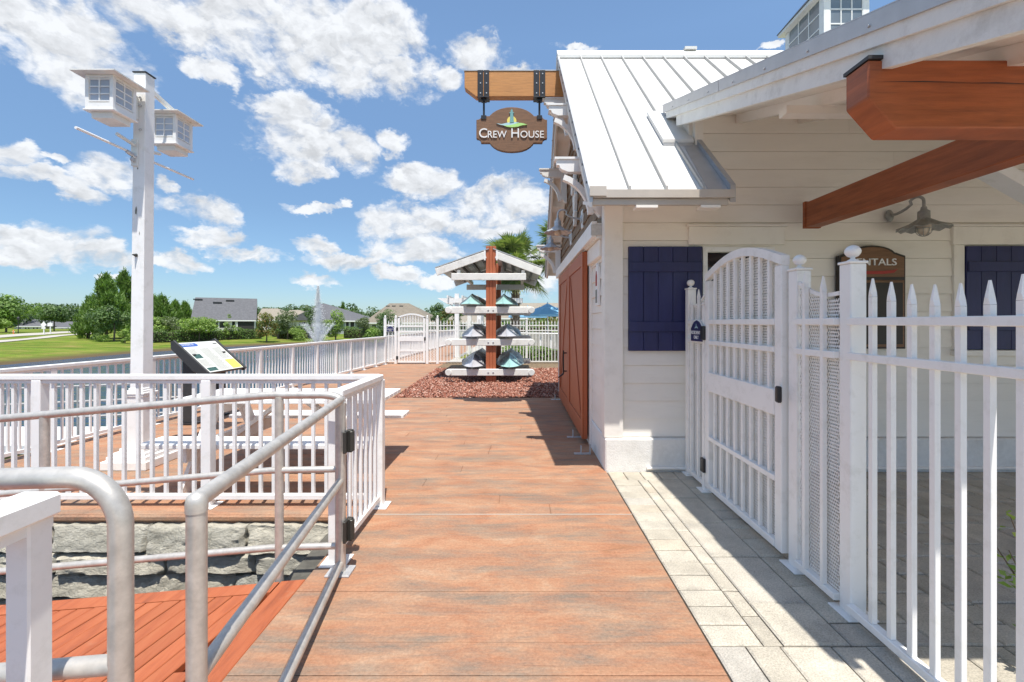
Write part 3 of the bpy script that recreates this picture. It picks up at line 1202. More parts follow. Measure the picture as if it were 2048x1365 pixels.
# boards fill the wedge next to the first plank
for i in range(1, 5):
    xc = -1.41 + 0.094 * i
    y1 = 0.3 + (2.47 - 0.3) * (1 - i * 0.094 / (0.17 * 2.17)) if i * 0.094 < 0.369 else 0
    if y1 > 0.45:
        deck_board(xc - 0.369, 0.0875, 0.3, y1, 0.17)
b = MB().add([(-1.35, 2.475, rz(-1.35) + .001), (-1.35, 2.575, rz(-1.35) + .001), (-5.4, 2.575, rz(-5.4) + .001), (-5.4, 2.475, rz(-5.4) + .001),
              (-1.35, 2.475, rz(-1.35) - .04), (-1.35, 2.575, rz(-1.35) - .04), (-5.4, 2.575, rz(-5.4) - .04), (-5.4, 2.475, rz(-5.4) - .04)],
             [(0, 1, 2, 3), (7, 6, 5, 4), (0, 4, 5, 1), (1, 5, 6, 2), (2, 6, 7, 3), (3, 7, 4, 0)]).build('edge_board', 'deck', ramp)

# ================================================================== CREW HOUSE
house = empty('crew_house', (0.9, 4.5, 0), 'white boarded crew house with metal roof, barn doors and rust red porch timbers', 'building')
SL, YE, YR, ZE = 0.949, 3.78, 6.92, 2.538   # pitch, eave, ridge and eave height of the main roof
XR = 0.60                                   # rake edge
#                                     # pitch of the main roof
roofz = lambda y: ZE + (min(y, 2 * YR - y) - YE) * SL
porch_top = lambda y: 2.145 + 0.336 * y

MB().box(0.85, 9.0, 4.43, 9.55, -0.12, 0.318).build('foundation', 'stucco', house, bevel=0.012)
MB().box(0.90, 9.0, 4.53, 9.5, 0.318, 2.35).build('wall_core', 'siding', house)
# gable core and upper front wall behind the boards
MB().prism([(4.53, 2.35), (9.45, 2.35), (9.45, roofz(9.45) - 0.2), (YR, 5.2), (4.53, roofz(4.53) - 0.2)], (0.90, 0, 0), Y, Z, X, 0.3).build('gable_core', 'siding', house)
MB().box(1.70, 9.0, 4.53, 4.75, 2.35, 3.62).build('upper_wall_core', 'siding', house)


def lap_board(ax, a0, a1, z, face, h=0.176):
    """a lap siding board: 'x' boards run along x on the front wall, 'y' boards along y on the side wall"""
    mb = MB()
    prof = [(0.0, 0.0025), (0.024, 0.0025), (0.012, h), (0.0, h)]
    if ax == 'x':
        mb.prism(prof, (a0, face, z), -Y, Z, X, a1 - a0)
    else:
        mb.prism(prof, (face, a0, z), -X, Z, Y, a1 - a0)
    mb.build('siding_board', 'siding', house)


z = 0.322
n = 0
while z < 3.50:
    x0 = 1.035 if z < 2.85 else 1.825
    j = x0 + rnd.uniform(0.9, 2.9)
    x = x0
    cuts = sorted([x0 + rnd.uniform(0.7, 3.4)]) if n % 2 else []
    for b in cuts + [9.0]:
        lap_board('x', x, b - 0.002, z, 4.51)
        x = b
    z += 0.176
    n += 1
z = 0.322
while z < 2.28:
    lap_board('y', 4.60, 5.36, z, 0.888)
    lap_board('y', 8.62, 9.42, z, 0.888)
    z += 0.176
MB().box(0.845, 1.03, 4.455, 4.60, 0.322, 2.75).build('corner_board', 'trim', house, bevel=0.004)
MB().box(0.845, 0.93, 9.40, 9.56, 0.322, 2.50).build('corner_board', 'trim', house, bevel=0.004)
MB().box(1.735, 1.82, 4.465, 4.56, 2.9, 3.62).build('trim_board', 'trim', house, bevel=0.003)
MB().prism([(4.5615, 3.0), (5.25, 3.6), (5.25, 3.88), (4.5615, 3.65)], (1.735, 0, 0), Y, Z, X, 0.02).build('side_panel', 'trim', house)
# door casing and head box by the corner
MB().box(0.84, 0.90, 5.32, 5.42, 0.0, 2.28).build('door_casing', 'trim', house, bevel=0.004)
MB().box(0.82, 0.90, 4.62, 5.40, 2.12, 2.30).build('head_box', 'trim', house, bevel=0.01)
MB().box(0.84, 0.90, 8.50, 8.60, 0.0, 2.28).build('door_casing', 'trim', house, bevel=0.004)
MB().tube([(1.25, 4.415, 0.035), (9, 4.415, 0.035)], 0.017, 10).build('conduit', 'trim', house, smooth=40)

# shingled gable, a strip per course
y_in = lambda z: YE + (z - ZE) / SL
z = 2.46
k = 0
while z < 4.95:
    mb = MB()
    ya, yb = max(4.5, y_in(z + 0.02) + 0.26), min(9.45, 2 * YR - y_in(z + 0.02) - 0.26)
    y = ya
    while y < yb:
        w = min(rnd.uniform(0.09, 0.19), yb - y)
        t0 = rnd.uniform(0.018, 0.03)
        mb.prism([(0, 0.0 + rnd.uniform(-.006, .006)), (t0, rnd.uniform(-.008, .006)), (0.006, 0.165), (0, 0.165)], (0.898, y + 0.002, z), -X, Z, Y, w - 0.004)
        y += w
    mb.build('shingle_course', 'shingle', house)
    z += 0.155
    k += 1

# sliding door track, doors
tb = MB().box(0.745, 0.80, 4.60, 8.95, 2.315, 2.475).build('track_board', 'white', house, bevel=0.004)
MB().box(0.735, 0.85, 4.585, 4.60, 2.33, 2.44).build('track_bracket', 'galv', house, bevel=0.003)
MB().box(0.79, 0.90, 4.60, 8.95, 2.30, 2.455).build('track_ledger', 'white_old', house)
for (ya, yb, sgn) in ((5.385, 6.905, 1), (6.925, 8.445, -1)):
    d = MB().box(0.775, 0.822, ya, yb, 0.07, 2.29).build('barn_door', 'door', house, bevel=0.003)
    xa, xb = 0.760, 0.774
    for (y0, y1, z0, z1) in ((ya, ya + 0.13, 0.07, 2.29), (yb - 0.13, yb, 0.07, 2.29)):
        MB().box(xa, xb, y0, y1, z0, z1).build('stile', 'door', d, bevel=0.003)
    for (z0, z1) in ((0.07, 0.27), (2.13, 2.29)):
        MB().box(xa, xb, ya + 0.131, yb - 0.131, z0, z1).build('rail', 'door', d, bevel=0.003)
    yi, yo = (yb - 0.20, ya + 0.2) if sgn > 0 else (ya + 0.20, yb - 0.2)
    MB().beam((0.768, yi, 2.10), (0.768, yo, 0.30), 0.035, 0.010, up=X).build('brace', 'door', d, bevel=0.003)
    if sgn < 0:
        hd = MB()
        hd.tube([(0.70, 7.02, 0.66), (0.70, 7.02, 1.02)], 0.011, 10)
        hd.tube([(0.752, 7.02, 0.70), (0.70, 7.02, 0.70)], 0.010, 8)
        hd.tube([(0.752, 7.02, 0.98), (0.70, 7.02, 0.98)], 0.010, 8)
        hd.tube([(0.70, 7.02, 0.66), (0.62, 7.02, 0.60)], [0.014, 0.009], 8)
        hd.build('handle', 'black', d, smooth=40)
for (yy) in (5.02, 5.75, 8.55):
    gd = empty('floor_guide', (0.70, yy, 0), ['grey steel door guide bolted to the boardwalk near the house corner', 'grey steel door guide under the nearer barn door',
               'grey steel door guide beyond the farther barn door'][[5.02, 5.75, 8.55].index(yy)], 'door guide', 'door guides on the boardwalk')
    MB().box(0.62, 0.80, yy - 0.03, yy + 0.03, 0.001, 0.009).build('base_plate', 'galv', gd)
    MB().box(0.79, 0.80, yy - 0.03, yy + 0.03, 0.009, 0.11).build('upright', 'galv', gd)
    MB().box(0.69, 0.70, yy - 0.03, yy + 0.03, 0.009, 0.09).build('upright', 'galv', gd)

# ------------------------------------------------------------------ main roof
PW = 0.3074
zz = lambda y_: ZE + (y_ - YE) * SL
edges = [XR + 0.02, 0.930]
while edges[-1] < 9.0:
    edges.append(edges[-1] + PW)
for i in range(len(edges) - 1):
    px0, x1 = edges[i], edges[i + 1]
    ye = YE if px0 < 1.68 else 4.62
    xr = x1 if x1 < 1.72 or ye > YE else 1.735
    for back in (0, 1):
        yb0 = YE if back else ye
        a = (lambda y_: y_) if not back else (lambda y_: 2 * YR - y_)
        mb = MB()
        prof = [(yb0, zz(yb0)), (YR, zz(YR)), (YR, zz(YR) - 0.05), (yb0, zz(yb0) - 0.05)]
        mb.prism([(a(p), q_) for p, q_ in prof], (px0, 0, 0), Y, Z, X, (xr if not back else x1) - px0 - 0.001)
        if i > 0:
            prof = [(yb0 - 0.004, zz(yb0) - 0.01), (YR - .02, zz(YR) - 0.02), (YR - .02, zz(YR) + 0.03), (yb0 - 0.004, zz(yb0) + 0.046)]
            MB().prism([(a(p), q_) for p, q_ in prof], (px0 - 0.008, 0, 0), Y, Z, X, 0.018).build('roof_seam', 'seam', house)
        if not back and ye == YE and xr < x1:
            prof = [(4.63, zz(4.63)), (YR, zz(YR)), (YR, zz(YR) - 0.05), (4.63, zz(4.63) - 0.05)]
            mb.prism(prof, (xr + 0.0005, 0, 0), Y, Z, X, x1 - xr - 0.0015)
        mb.build('roof_panel', 'roof', house, bevel=0.002)
MB().prism([(-0.16, -0.155), (0, 0.0), (0.16, -0.155), (0.16, -0.105), (0, 0.05), (-0.16, -0.105)], (XR - 0.01, YR, zz(YR) + 0.022), Y, Z, X, 8.4).build('ridge_cap', 'roof', house)
MB().box(2.52, 2.70, YR - 0.06, YR + 0.06, zz(YR) + 0.06, zz(YR) + 0.10).build('ridge_patch', 'roof', house)
# rake: metal edge, fascia, soffit with blocks
for back in (0, 1):
    f = (lambda y_: y_) if not back else (lambda y_: 2 * YR - y_)
    P = lambda lst: [(f(p), q_) for p, q_ in lst]
    MB().prism(P([(YE - .02, zz(YE - .02) + 0.03), (YR, zz(YR) + 0.03), (YR, zz(YR) - 0.075), (YE - .02, zz(YE - .02) - 0.075)]), (XR - 0.008, 0, 0), Y, Z, X, 0.026).build('rake_flashing', 'flash', house)
    for i in range(12):
        yy = YE + 0.15 + i * 0.255
        MB().cbox((XR - 0.010, f(yy), zz(yy) - 0.02), 0.008, 0.018, 0.018).build('rake_screw', 'black', house)
    MB().prism(P([(YE + .035, zz(YE) - 0.02), (YR, zz(YR) - 0.055), (YR, zz(YR) - 0.27), (YE + .20, zz(YE + .2) - 0.27), (YE + .035, zz(YE) - 0.12)]), (XR + 0.02, 0, 0), Y, Z, X, 0.035).build('rake_board', 'trim', house)
    MB().prism(P([(YE + .05, zz(YE + .05) - 0.09), (YR, zz(YR) - 0.09), (YR, zz(YR) - 0.11), (YE + .05, zz(YE + .05) - 0.11)]), (XR + 0.057, 0, 0), Y, Z, X, 0.25).build('soffit', 'trim', house)
    for i in range(6):
        yy = YE + 0.32 + i * 0.51
        MB().prism(P([(yy, zz(yy) - 0.112), (yy + 0.09, zz(yy + 0.09) - 0.112), (yy + 0.09, zz(yy + 0.09) - 0.25), (yy, zz(yy) - 0.25)]), (XR + 0.057, 0, 0), Y, Z, X, 0.24).build('lookout_block', 'trim', house)
    MB().prism(P([(4.5, zz(4.5) - 0.113), (YR, zz(YR) - 0.113), (YR, zz(YR) - 0.30), (4.5, zz(4.5) - 0.30)]), (0.862, 0, 0), Y, Z, X, 0.035).build('frieze_board', 'trim', house)
# front eave
xe = 1.79
MB().box(XR + 0.02, xe, YE - .025, YE - .001, ZE - 0.055, ZE + 0.012).build('drip_edge', 'eave', house)
MB().box(XR - 0.01, XR + 0.13, YE - .04, YE - .026, ZE - 0.045, ZE + 0.035).build('eave_cap', 'eave', house)
MB().box(XR + 0.021, xe - 0.04, YE + .001, YE + .03, ZE - 0.112, ZE - 0.056).build('fascia_board', 'eave', house, bevel=0.004)
MB().prism([(YE + .031, ZE - .112), (4.5, ZE + 0.08), (4.5, ZE + 0.11), (YE + .031, ZE - .082)], (XR + 0.04, 0, 0), Y, Z, X, xe - XR - 0.09).build('eave_soffit', 'trim', house)
MB().box(0.98, 1.16, YE - .01, YE + .10, ZE - 0.135, ZE - .113).build('soffit_block', 'trim', house)
MB().box(1.52, 1.68, YE - .01, YE + .10, ZE - 0.135, ZE - .113).build('soffit_block', 'trim', house)
MB().prism([(YE, zz(YE)), (4.60, zz(4.60)), (4.60, zz(4.60) - 0.05), (YE, zz(YE) - 0.05)], (1.736, 0, 0), Y, Z, X, 0.02).build('roof_return', 'flash', house)
MB().add([(1.585, YE, zz(YE) + .006), (1.756, YE, zz(YE) + .006), (1.756, 4.62, zz(4.62) + .006), (1.63, 4.62, zz(4.62) + .006), (1.585, YE, zz(YE) + .001), (1.756, YE, zz(YE) + .001), (1.756, 4.62, zz(4.62) + .001), (1.63, 4.62, zz(4.62) + .001)],
         [(0, 1, 2, 3), (7, 6, 5, 4), (0, 4, 5, 1), (1, 5, 6, 2), (2, 6, 7, 3), (3, 7, 4, 0)]).build('valley_pan', 'flash', house)
MB().prism([(YE - .015, zz(YE) + 0.055), (4.58, zz(4.58) + 0.055), (4.58, zz(4.58) - 0.06), (YE - .015, zz(YE) - 0.09)], (1.757, 0, 0), Y, Z, X, 0.045).build('edge_flashing', 'flash', house)
MB().prism([(4.45, zz(4.45) + 0.07), (5.02, zz(5.02) + 0.07), (5.02, zz(5.02) + 0.036), (4.45, zz(4.45) + 0.036)], (1.42, 0, 0), Y, Z, X, 0.30).build('cricket', 'roof', house)
MB().prism([(4.452, zz(4.45) + 0.035), (5.02, zz(5.02) + 0.035), (5.02, zz(5.02) + 0.003), (4.452, zz(4.45) + 0.003)], (1.425, 0, 0), Y, Z, X, 0.29).build('cricket_edge', 'flash', house)


# knee brackets under the rake
def knee_bracket(y, ztop, L=0.47, H=0.58, t=0.085):
    mb = MB()
    xw = 0.862
    o = (xw, y - t / 2, ztop)
    # arm with a stepped, scrolled tip
    arm_ = [(0, 0), (L, 0), (L, -0.055), (L - 0.03, -0.06)] + arc((L - 0.085, -0.055), 0.055, -5, -85, 5) + [(L - 0.12, -0.125), (0, -0.125)]
    mb.prism(arm_, o, -X, Z, Y, t)
    mb.prism([(-0.012, 0.0), (L + 0.02, 0.0), (L + 0.02, 0.022), (-0.012, 0.022)], (xw, y - t / 2 - 0.015, ztop), -X, Z, Y, t + 0.03)
    leg_ = [(0, -0.125), (0.10, -0.125), (0.10, -H + 0.10)] + arc((0.045, -H + 0.10), 0.055, 0, -70, 5) + [(0.03, -H), (0, -H)]
    mb.prism(leg_, o, -X, Z, Y, t)
    # curved brace
    cx, cz, r = L + 0.05, -H + 0.02, 0.43
    out = arc((cx, cz), r + 0.0, 108, 178, 9)
    inn = arc((cx, cz), r - 0.055, 178, 108, 9)
    mb.prism(out + inn, (xw, y - t / 2 + 0.008, ztop), -X, Z, Y, t - 0.016)
    mb.build('knee_bracket', 'white', house)


for (y, zt) in ((4.67, 3.11), (5.82, 4.207), (YR, 4.83), (8.08, 4.15), (9.26, 3.0)):
    knee_bracket(y, zt)

# sign beam through the ridge
bm_ = MB().prism([(-0.806, 5.237), (-0.806, 4.99), (-0.635, 4.857), (0.68, 4.857), (0.68, 5.237)], (0, YR - .07, 0), X, Z, Y, 0.14).build('sign_beam', 'beam', house, bevel=0.004)
MB().box(-0.815, 0.66, YR - .078, YR + .078, 5.238, 5.252).build('beam_cap', 'flash', bm_)

# windows
hw = MB().box(1.68, 2.62, 4.462, 4.505, 2.215, 2.39).build('window_header', 'trim', house, bevel=0.003)
MB().box(1.66, 2.64, 4.450, 4.505, 2.392, 2.41).build('header_cap', 'trim', house)


def window(x0, x1, z0, z1, nxp, nzp):
    w = MB()
    f = 0.045
    w.box(x0, x0 + f, 4.462, 4.512, z0, z1).box(x1 - f, x1, 4.462, 4.512, z0, z1).box(x0 + f, x1 - f, 4.462, 4.512, z0, z0 + f).box(x0 + f, x1 - f, 4.462, 4.512, z1 - f, z1)
    o = w.build('window', 'white', house)
    xs_ = [x0 + f + (x1 - x0 - 2 * f) * i / nxp for i in range(nxp + 1)]
    zs_ = [z0 + f + (z1 - z0 - 2 * f) * i / nzp for i in range(nzp + 1)]
    for i in range(nxp):
        for j in range(nzp):
            MB().box(xs_[i] + 0.008, xs_[i + 1] - 0.008, 4.480, 4.486, zs_[j] + 0.008, zs_[j + 1] - 0.008).build('pane', 'glass', o)
    m = MB()
    for xx in xs_[1:-1]:
        m.box(xx - 0.010, xx + 0.010, 4.472, 4.49, z0 + f, z1 - f)
    for zz_ in zs_[1:-1]:
        m.box(x0 + f, x1 - f, 4.473, 4.491, zz_ - 0.010, zz_ + 0.010)
    if m.v:
        m.build('muntin', 'white', o)
    MB().box(x0 - 0.03, x1 + 0.03, 4.44, 4.512, z0 - 0.045, z0 - 0.002).build('sill', 'white', o)


window(1.815, 2.52, 1.20, 2.19, 2, 2)


def shutter(x0, x1, z0, z1, label=None):
    s = MB().box(x0, x1, 4.476, 4.488, z0, z1).build('shutter', 'navy', house, label=label)
    n = 5
    w = (x1 - x0) / n
    for i in range(n):
        MB().box(x0 + i * w + 0.002, x0 + (i + 1) * w - 0.002, 4.452, 4.474, z0, z1).build('plank', 'navy', s, bevel=0.003)
    for zz_ in (z0 + 0.19, z1 - 0.25):
        MB().box(x0 + 0.006, x1 - 0.006, 4.430, 4.450, zz_, zz_ + 0.095).build('batten', 'navy', s, bevel=0.003)


shutter(1.085, 1.805, 1.172, 2.195)
# second window with closed shutters
MB().box(4.27, 6.2, 4.462, 4.505, 2.215, 2.39).build('window_header', 'trim', house, bevel=0.003)
MB().box(4.25, 6.2, 4.450, 4.505, 2.392, 2.41).build('header_cap', 'trim', house)
MB().box(4.28, 4.385, 4.465, 4.505, 1.18, 2.213).build('window_casing', 'trim', house, bevel=0.003)
MB().box(4.27, 6.2, 4.43, 4.505, 1.125, 1.178).build('window_sill', 'trim', house, bevel=0.003)
shutter(4.39, 5.12, 1.185, 2.20)
shutter(5.125, 5.86, 1.185, 2.20)

# ------------------------------------------------------------------ porch roof on rust red timbers
pr = MB().prism([(1.12, porch_top(1.12) - 0.03), (5.30, porch_top(5.30) - 0.03), (5.30, porch_top(5.30) - 0.13), (1.12, porch_top(1.12) - 0.13)], (1.64, 0, 0), Y, Z, X, 7.6).build('porch_roof', 'trim', house)
ps = lambda x0, w, a, b, y0=1.28, y1=5.36: MB().prism([(y0, porch_top(y0) - a), (y1, porch_top(y1) - a), (y1, porch_top(y1) - b), (y0, porch_top(y0) - b)], (x0, 0, 0), Y, Z, X, w)
ps(1.565, 0.35, -0.006, 0.0, 1.10, 4.95).build('edge_sheet', 'flash', house)
ps(1.565, 0.012, 0.001, 0.082, 1.10, 3.55).build('edge_metal', 'flash', house)
ps(1.565, 0.012, 0.001, 0.082, 3.556, 4.92).build('edge_metal', 'flash', house)
for i in range(9):
    yy = 1.6 + i * 0.43
    MB().tube([(1.558, yy, porch_top(yy) - 0.055), (1.566, yy, porch_top(yy) - 0.055)], 0.007, 8).build('screw', 'galv', house)
ps(1.578, 0.05, 0.060, 0.150, 1.11, 4.85).build('barge_board', 'white_old', house)
ps(1.600, 0.045, 0.151, 0.252, 1.11, 4.60).build('barge_board', 'white_old', house)
ps(1.646, 7.5, 0.131, 0.150, 1.30, 5.20).build('porch_soffit', 'trim', house)
x = 2.15
while x < 8.5:
    ps(x, 0.07, 0.151, 0.24, 1.30, 4.49).build('rafter', 'trim', house)
    x += 0.61
MB().box(1.9, 9, 3.22, 3.31, 2.93, porch_top(3.22) - 0.24).build('purlin', 'trim', house)
pb = MB().prism([(1.54, 2.605), (1.54, 2.44), (1.66, 2.305), (9.0, 2.305), (9.0, 2.605)], (0, 2.0, 0), X, Z, Y, 0.14).build('porch_beam', 'rust', house, bevel=0.006)
MB().box(1.535, 1.60, 1.992, 2.148, 2.606, 2.622).build('beam_cap', 'charcoal', pb)
ck = MB()
for (xa, xb, zz_) in ((1.56, 2.0, 2.508), (2.1, 2.9, 2.497), (1.9, 2.3, 2.502)):
    ck.add([(xa, 1.9995, zz_), ((xa + xb) / 2, 1.9985, zz_ + 0.003), (xb, 1.9995, zz_ - 0.004), ((xa + xb) / 2, 1.9985, zz_ - 0.002)], [(0, 3, 2, 1)])
ck.build('timber_check', 'black', pb)
MB().box(2.72, 2.86, 2.145, 4.30, 2.35, 2.585).build('tie_beam', 'rust', house, bevel=0.006)
MB().box(5.6, 5.74, 2.145, 4.30, 2.35, 2.585).build('tie_beam', 'rust', house, bevel=0.006)
MB().box(2.715, 2.865, 4.301, 4.34, 2.345, 2.595).build('beam_end_cap', 'rust', house)
MB().beam((3.58, 3.55, 2.70), (4.35, 3.55, 2.26), 0.09, 0.16, up=Y).build('knee_brace', 'white', house)
MB().box(4.28, 4.42, 3.48, 3.62, 2.2, 3.2).build('hanger_post', 'white_old', house)
for xx in (5.9, 8.6):
    MB().box(xx, xx + 0.14, 2.0, 2.14, 0.0, 2.304).build('porch_post', 'rust', house, bevel=0.005)

# ------------------------------------------------------------------ cupola on the roof ridge
cp = MB().box(6.08, 6.92, 9.03, 10.27, 4.5, 8.02)
cup = cp.build('cupola', 'white', house)
MB().prism([(5.92, 8.02), (7.08, 8.02), (6.5, 8.7)], (0, 8.87, 0), X, Z, Y, 1.56).build('cupola_roof', 'charcoal', cup)
MB().box(5.94, 7.06, 8.89, 10.41, 7.955, 8.018).build('cupola_eave', 'white', cup)
for (px_, py_) in ((6.05, 9.0), (6.83, 9.0), (6.05, 10.18)):
    MB().box(px_, px_ + 0.12, py_, py_ + 0.12, 5.0, 7.95).build('corner_post', 'white', cup)
fr = MB()
for i in range(3):
    for j in range(6):
        xa = 6.19 + i * 0.215
        za = 6.22 + j * 0.29
        MB().box(xa, xa + 0.195, 9.018, 9.028, za, za + 0.265).build('pane', 'clearpane', cup)
        ya = 9.15 + i * 0.345
        MB().box(6.066, 6.078, ya, ya + 0.32, za, za + 0.265).build('pane', 'clearpane', cup)
for i in range(4):
    fr.box(6.17 + i * 0.215, 6.19 + i * 0.215, 9.005, 9.029, 6.2, 7.95)
    fr.box(6.055, 6.079, 9.128 + i * 0.345, 9.150 + i * 0.345, 6.2, 7.95)
for j in range(7):
    fr.box(6.17, 6.84, 9.008, 9.029, 6.195 + j * 0.29, 6.22 + j * 0.29)
    fr.box(6.058, 6.079, 9.13, 10.18, 6.195 + j * 0.29, 6.22 + j * 0.29)
fr.build('muntin', 'white', cup)


# ================================================================== SIGNS AND LAMPS ON THE HOUSE
sg = empty('hanging_sign', (-0.095, 6.92, 4.37), 'brown wooden Crew House sign hanging from the honey coloured beam', 'sign')
SC = 1.072 / 1506                                # metres per tracing unit
half = [(475, 475)] + [(475 * math.cos(R(a)), 305 + 170 * math.sin(R(a))) for a in range(80, 9, -10)]
right = [(0, 478), (110, 472), (220, 448), (320, 410), (400, 360), (455, 310), (470, 288), (560, 288)]
right += [(662 - 0, 288 - 0)] if False else []
right += [(640, 290), (652, 262), (672, 235), (705, 216), (753, 210), (753, -190), (705, -198), (678, -218), (662, -245), (656, -280), (470, -280), (450, -312), (395, -365), (315, -415), (220, -450), (110, -468), (0, -474)]
poly = [(p[0] * SC, p[1] * SC) for p in right] + [(-p[0] * SC, p[1] * SC) for p in reversed(right[1:-1])]
c0 = Vector((-0.095, 6.89, 4.372))
MB().prism(poly, c0, X, Z, Y, 0.045).build('board', 'signwood', sg, bevel=0.004)
MB().prism([(p[0] * 0.995, p[1] * 0.995) for p in poly], c0 + Y * 0.0455, X, Z, Y, 0.02).build('backing', 'signdark', sg)
F = lambda px, py: ((px - 1015) * SC, (640 - py) * SC)
MB().text('C', 200 * SC, c0 + Vector(((322 - 1015) * SC, 0, (640 - 818) * SC)), X, Z, -Y, 0.014, width=172 * SC).build('letter', 'letter', sg)
MB().text('REW', 148 * SC, c0 + Vector(((508 - 1015) * SC, 0, (640 - 818) * SC)), X, Z, -Y, 0.014, width=400 * SC).build('letters', 'letter', sg)
MB().text('H', 200 * SC, c0 + Vector(((1008 - 1015) * SC, 0, (640 - 818) * SC)), X, Z, -Y, 0.014, width=160 * SC).build('letter', 'letter', sg)
MB().text('OUSE', 148 * SC, c0 + Vector(((1200 - 1015) * SC, 0, (640 - 818) * SC)), X, Z, -Y, 0.014, width=500 * SC).build('letters', 'letter', sg)
em = lambda pts, t, name, m: MB().prism([F(*p) for p in pts], c0, X, Z, -Y, t).build(name, m, sg)
em([(1015 + 100 * math.cos(R(a)), 460 - 100 * math.sin(R(a))) for a in range(-30, 211, 15)], 0.008, 'sun_emblem', 'yellow')
em([(690, 515), (800, 530), (930, 500), (1080, 485), (1170, 500), (1080, 530), (960, 560), (850, 560), (760, 540)], 0.012, 'wave_emblem', 'skyblue')
em([(850, 562), (960, 556), (1080, 530), (1180, 505), (1260, 515), (1345, 545), (1240, 555), (1140, 585), (1020, 598), (920, 588)], 0.014, 'shore_emblem', 'lime')
em([(972, 500), (985, 300), (965, 298), (965, 285), (992, 280), (995, 240), (1015, 208), (1035, 240), (1038, 280), (1062, 285), (1062, 298), (1045, 300), (1062, 490)], 0.017, 'lighthouse_emblem', 'teal')
for px_ in (420, 1605):
    xx = c0.x + (px_ - 1015) * SC
    MB().tube([(xx, 6.915, 4.58), (xx, 6.915, 4.84)], 0.016, 10).build('hanger_rod', 'black', sg, smooth=40)
    MB().box(xx - 0.040, xx + 0.040, 6.878, 6.96, 4.525, 4.585).build('clamp', 'black', sg, bevel=0.003)
    b = MB()
    for dx in (-0.088, 0.0):
        b.box(xx + dx - 0.002 if dx else xx + 0.005, xx - 0.005 if dx else xx + 0.085, 6.840, 6.848, 4.842, 5.247)
    b.box(xx - 0.09, xx + 0.085, 6.838, 7.005, 4.838, 4.853)
    b.box(xx - 0.04, xx + 0.04, 6.88, 6.96, 4.806, 4.838)
    b.build('strap', 'black', sg, bevel=0.002)
    for dx in (-0.045, 0.045):
        for zz_ in (4.90, 5.05, 5.19):
            MB().cbox((xx + dx, 6.838, zz_), 0.016, 0.006, 0.016).build('bolt', 'galv', sg)

# rentals board
rb = empty('rentals_board', (3.43, 4.45, 1.2), 'dark framed rentals notice board with arched top on the porch wall', 'notice board')
rx0, rx1, rz0, rz1 = 3.12, 3.765, 1.195, 2.20
cxm = (rx0 + rx1) / 2


def arch_poly(ins):
    a, b = rx0 + ins, rx1 - ins
    w = (b - a) / 2
    top = rz1 - ins
    sh = rz1 - 0.10 - ins
    pts = [(a, rz0 + ins), (b, rz0 + ins), (b, sh), (b - 0.05, sh + 0.015), (b - 0.09, sh + 0.03)]
    n = 10
    for i in range(n + 1):
        t = R(18 + (162 - 18) * i / n)
        pts.append((cxm + (w - 0.10) * math.cos(t) / math.cos(R(18)), sh + 0.03 + (top - sh - 0.03) * (math.sin(t) - math.sin(R(18))) / (1 - math.sin(R(18)))))
    pts += [(a + 0.09, sh + 0.03), (a + 0.05, sh + 0.015), (a, sh)]
    return pts


MB().prism(arch_poly(0.0), (0, 4.475, 0), X, Z, -Y, 0.055).build('frame', 'signdark', rb, bevel=0.003)
MB().prism(arch_poly(0.018), (0, 4.419, 0), X, Z, -Y, 0.006).build('panel', 'signwood', rb)
MB().box(rx0 + 0.03, rx1 - 0.03, 4.405, 4.412, rz0 + 0.03, 1.855).build('window_frame', 'signwood', rb, bevel=0.002)
MB().box(rx0 + 0.045, rx1 - 0.045, 4.398, 4.404, rz0 + 0.045, 1.835).build('window_pane', 'signdark', rb)
MB().box(rx0 + 0.02, rx1 - 0.02, 4.400, 4.412, 1.862, 1.89).build('ledge', 'signdark', rb)
MB().text('RENTALS', 0.066, (cxm, 4.4125, 2.005), X, Z, -Y, 0.008, width=0.45, center=True).build('letters', 'letter', rb)
kp = [(-0.235, 0.02), (-0.20, -0.012), (-0.1, -0.022), (0.1, -0.020), (0.2, -0.008), (0.235, 0.030), (0.20, 0.018), (0.1, 0.010), (-0.1, 0.008), (-0.2, 0.014)]
MB().prism(kp, (cxm, 4.4125, 1.94), X, Z, -Y, 0.008).build('red_boat_emblem', 'red', rb)


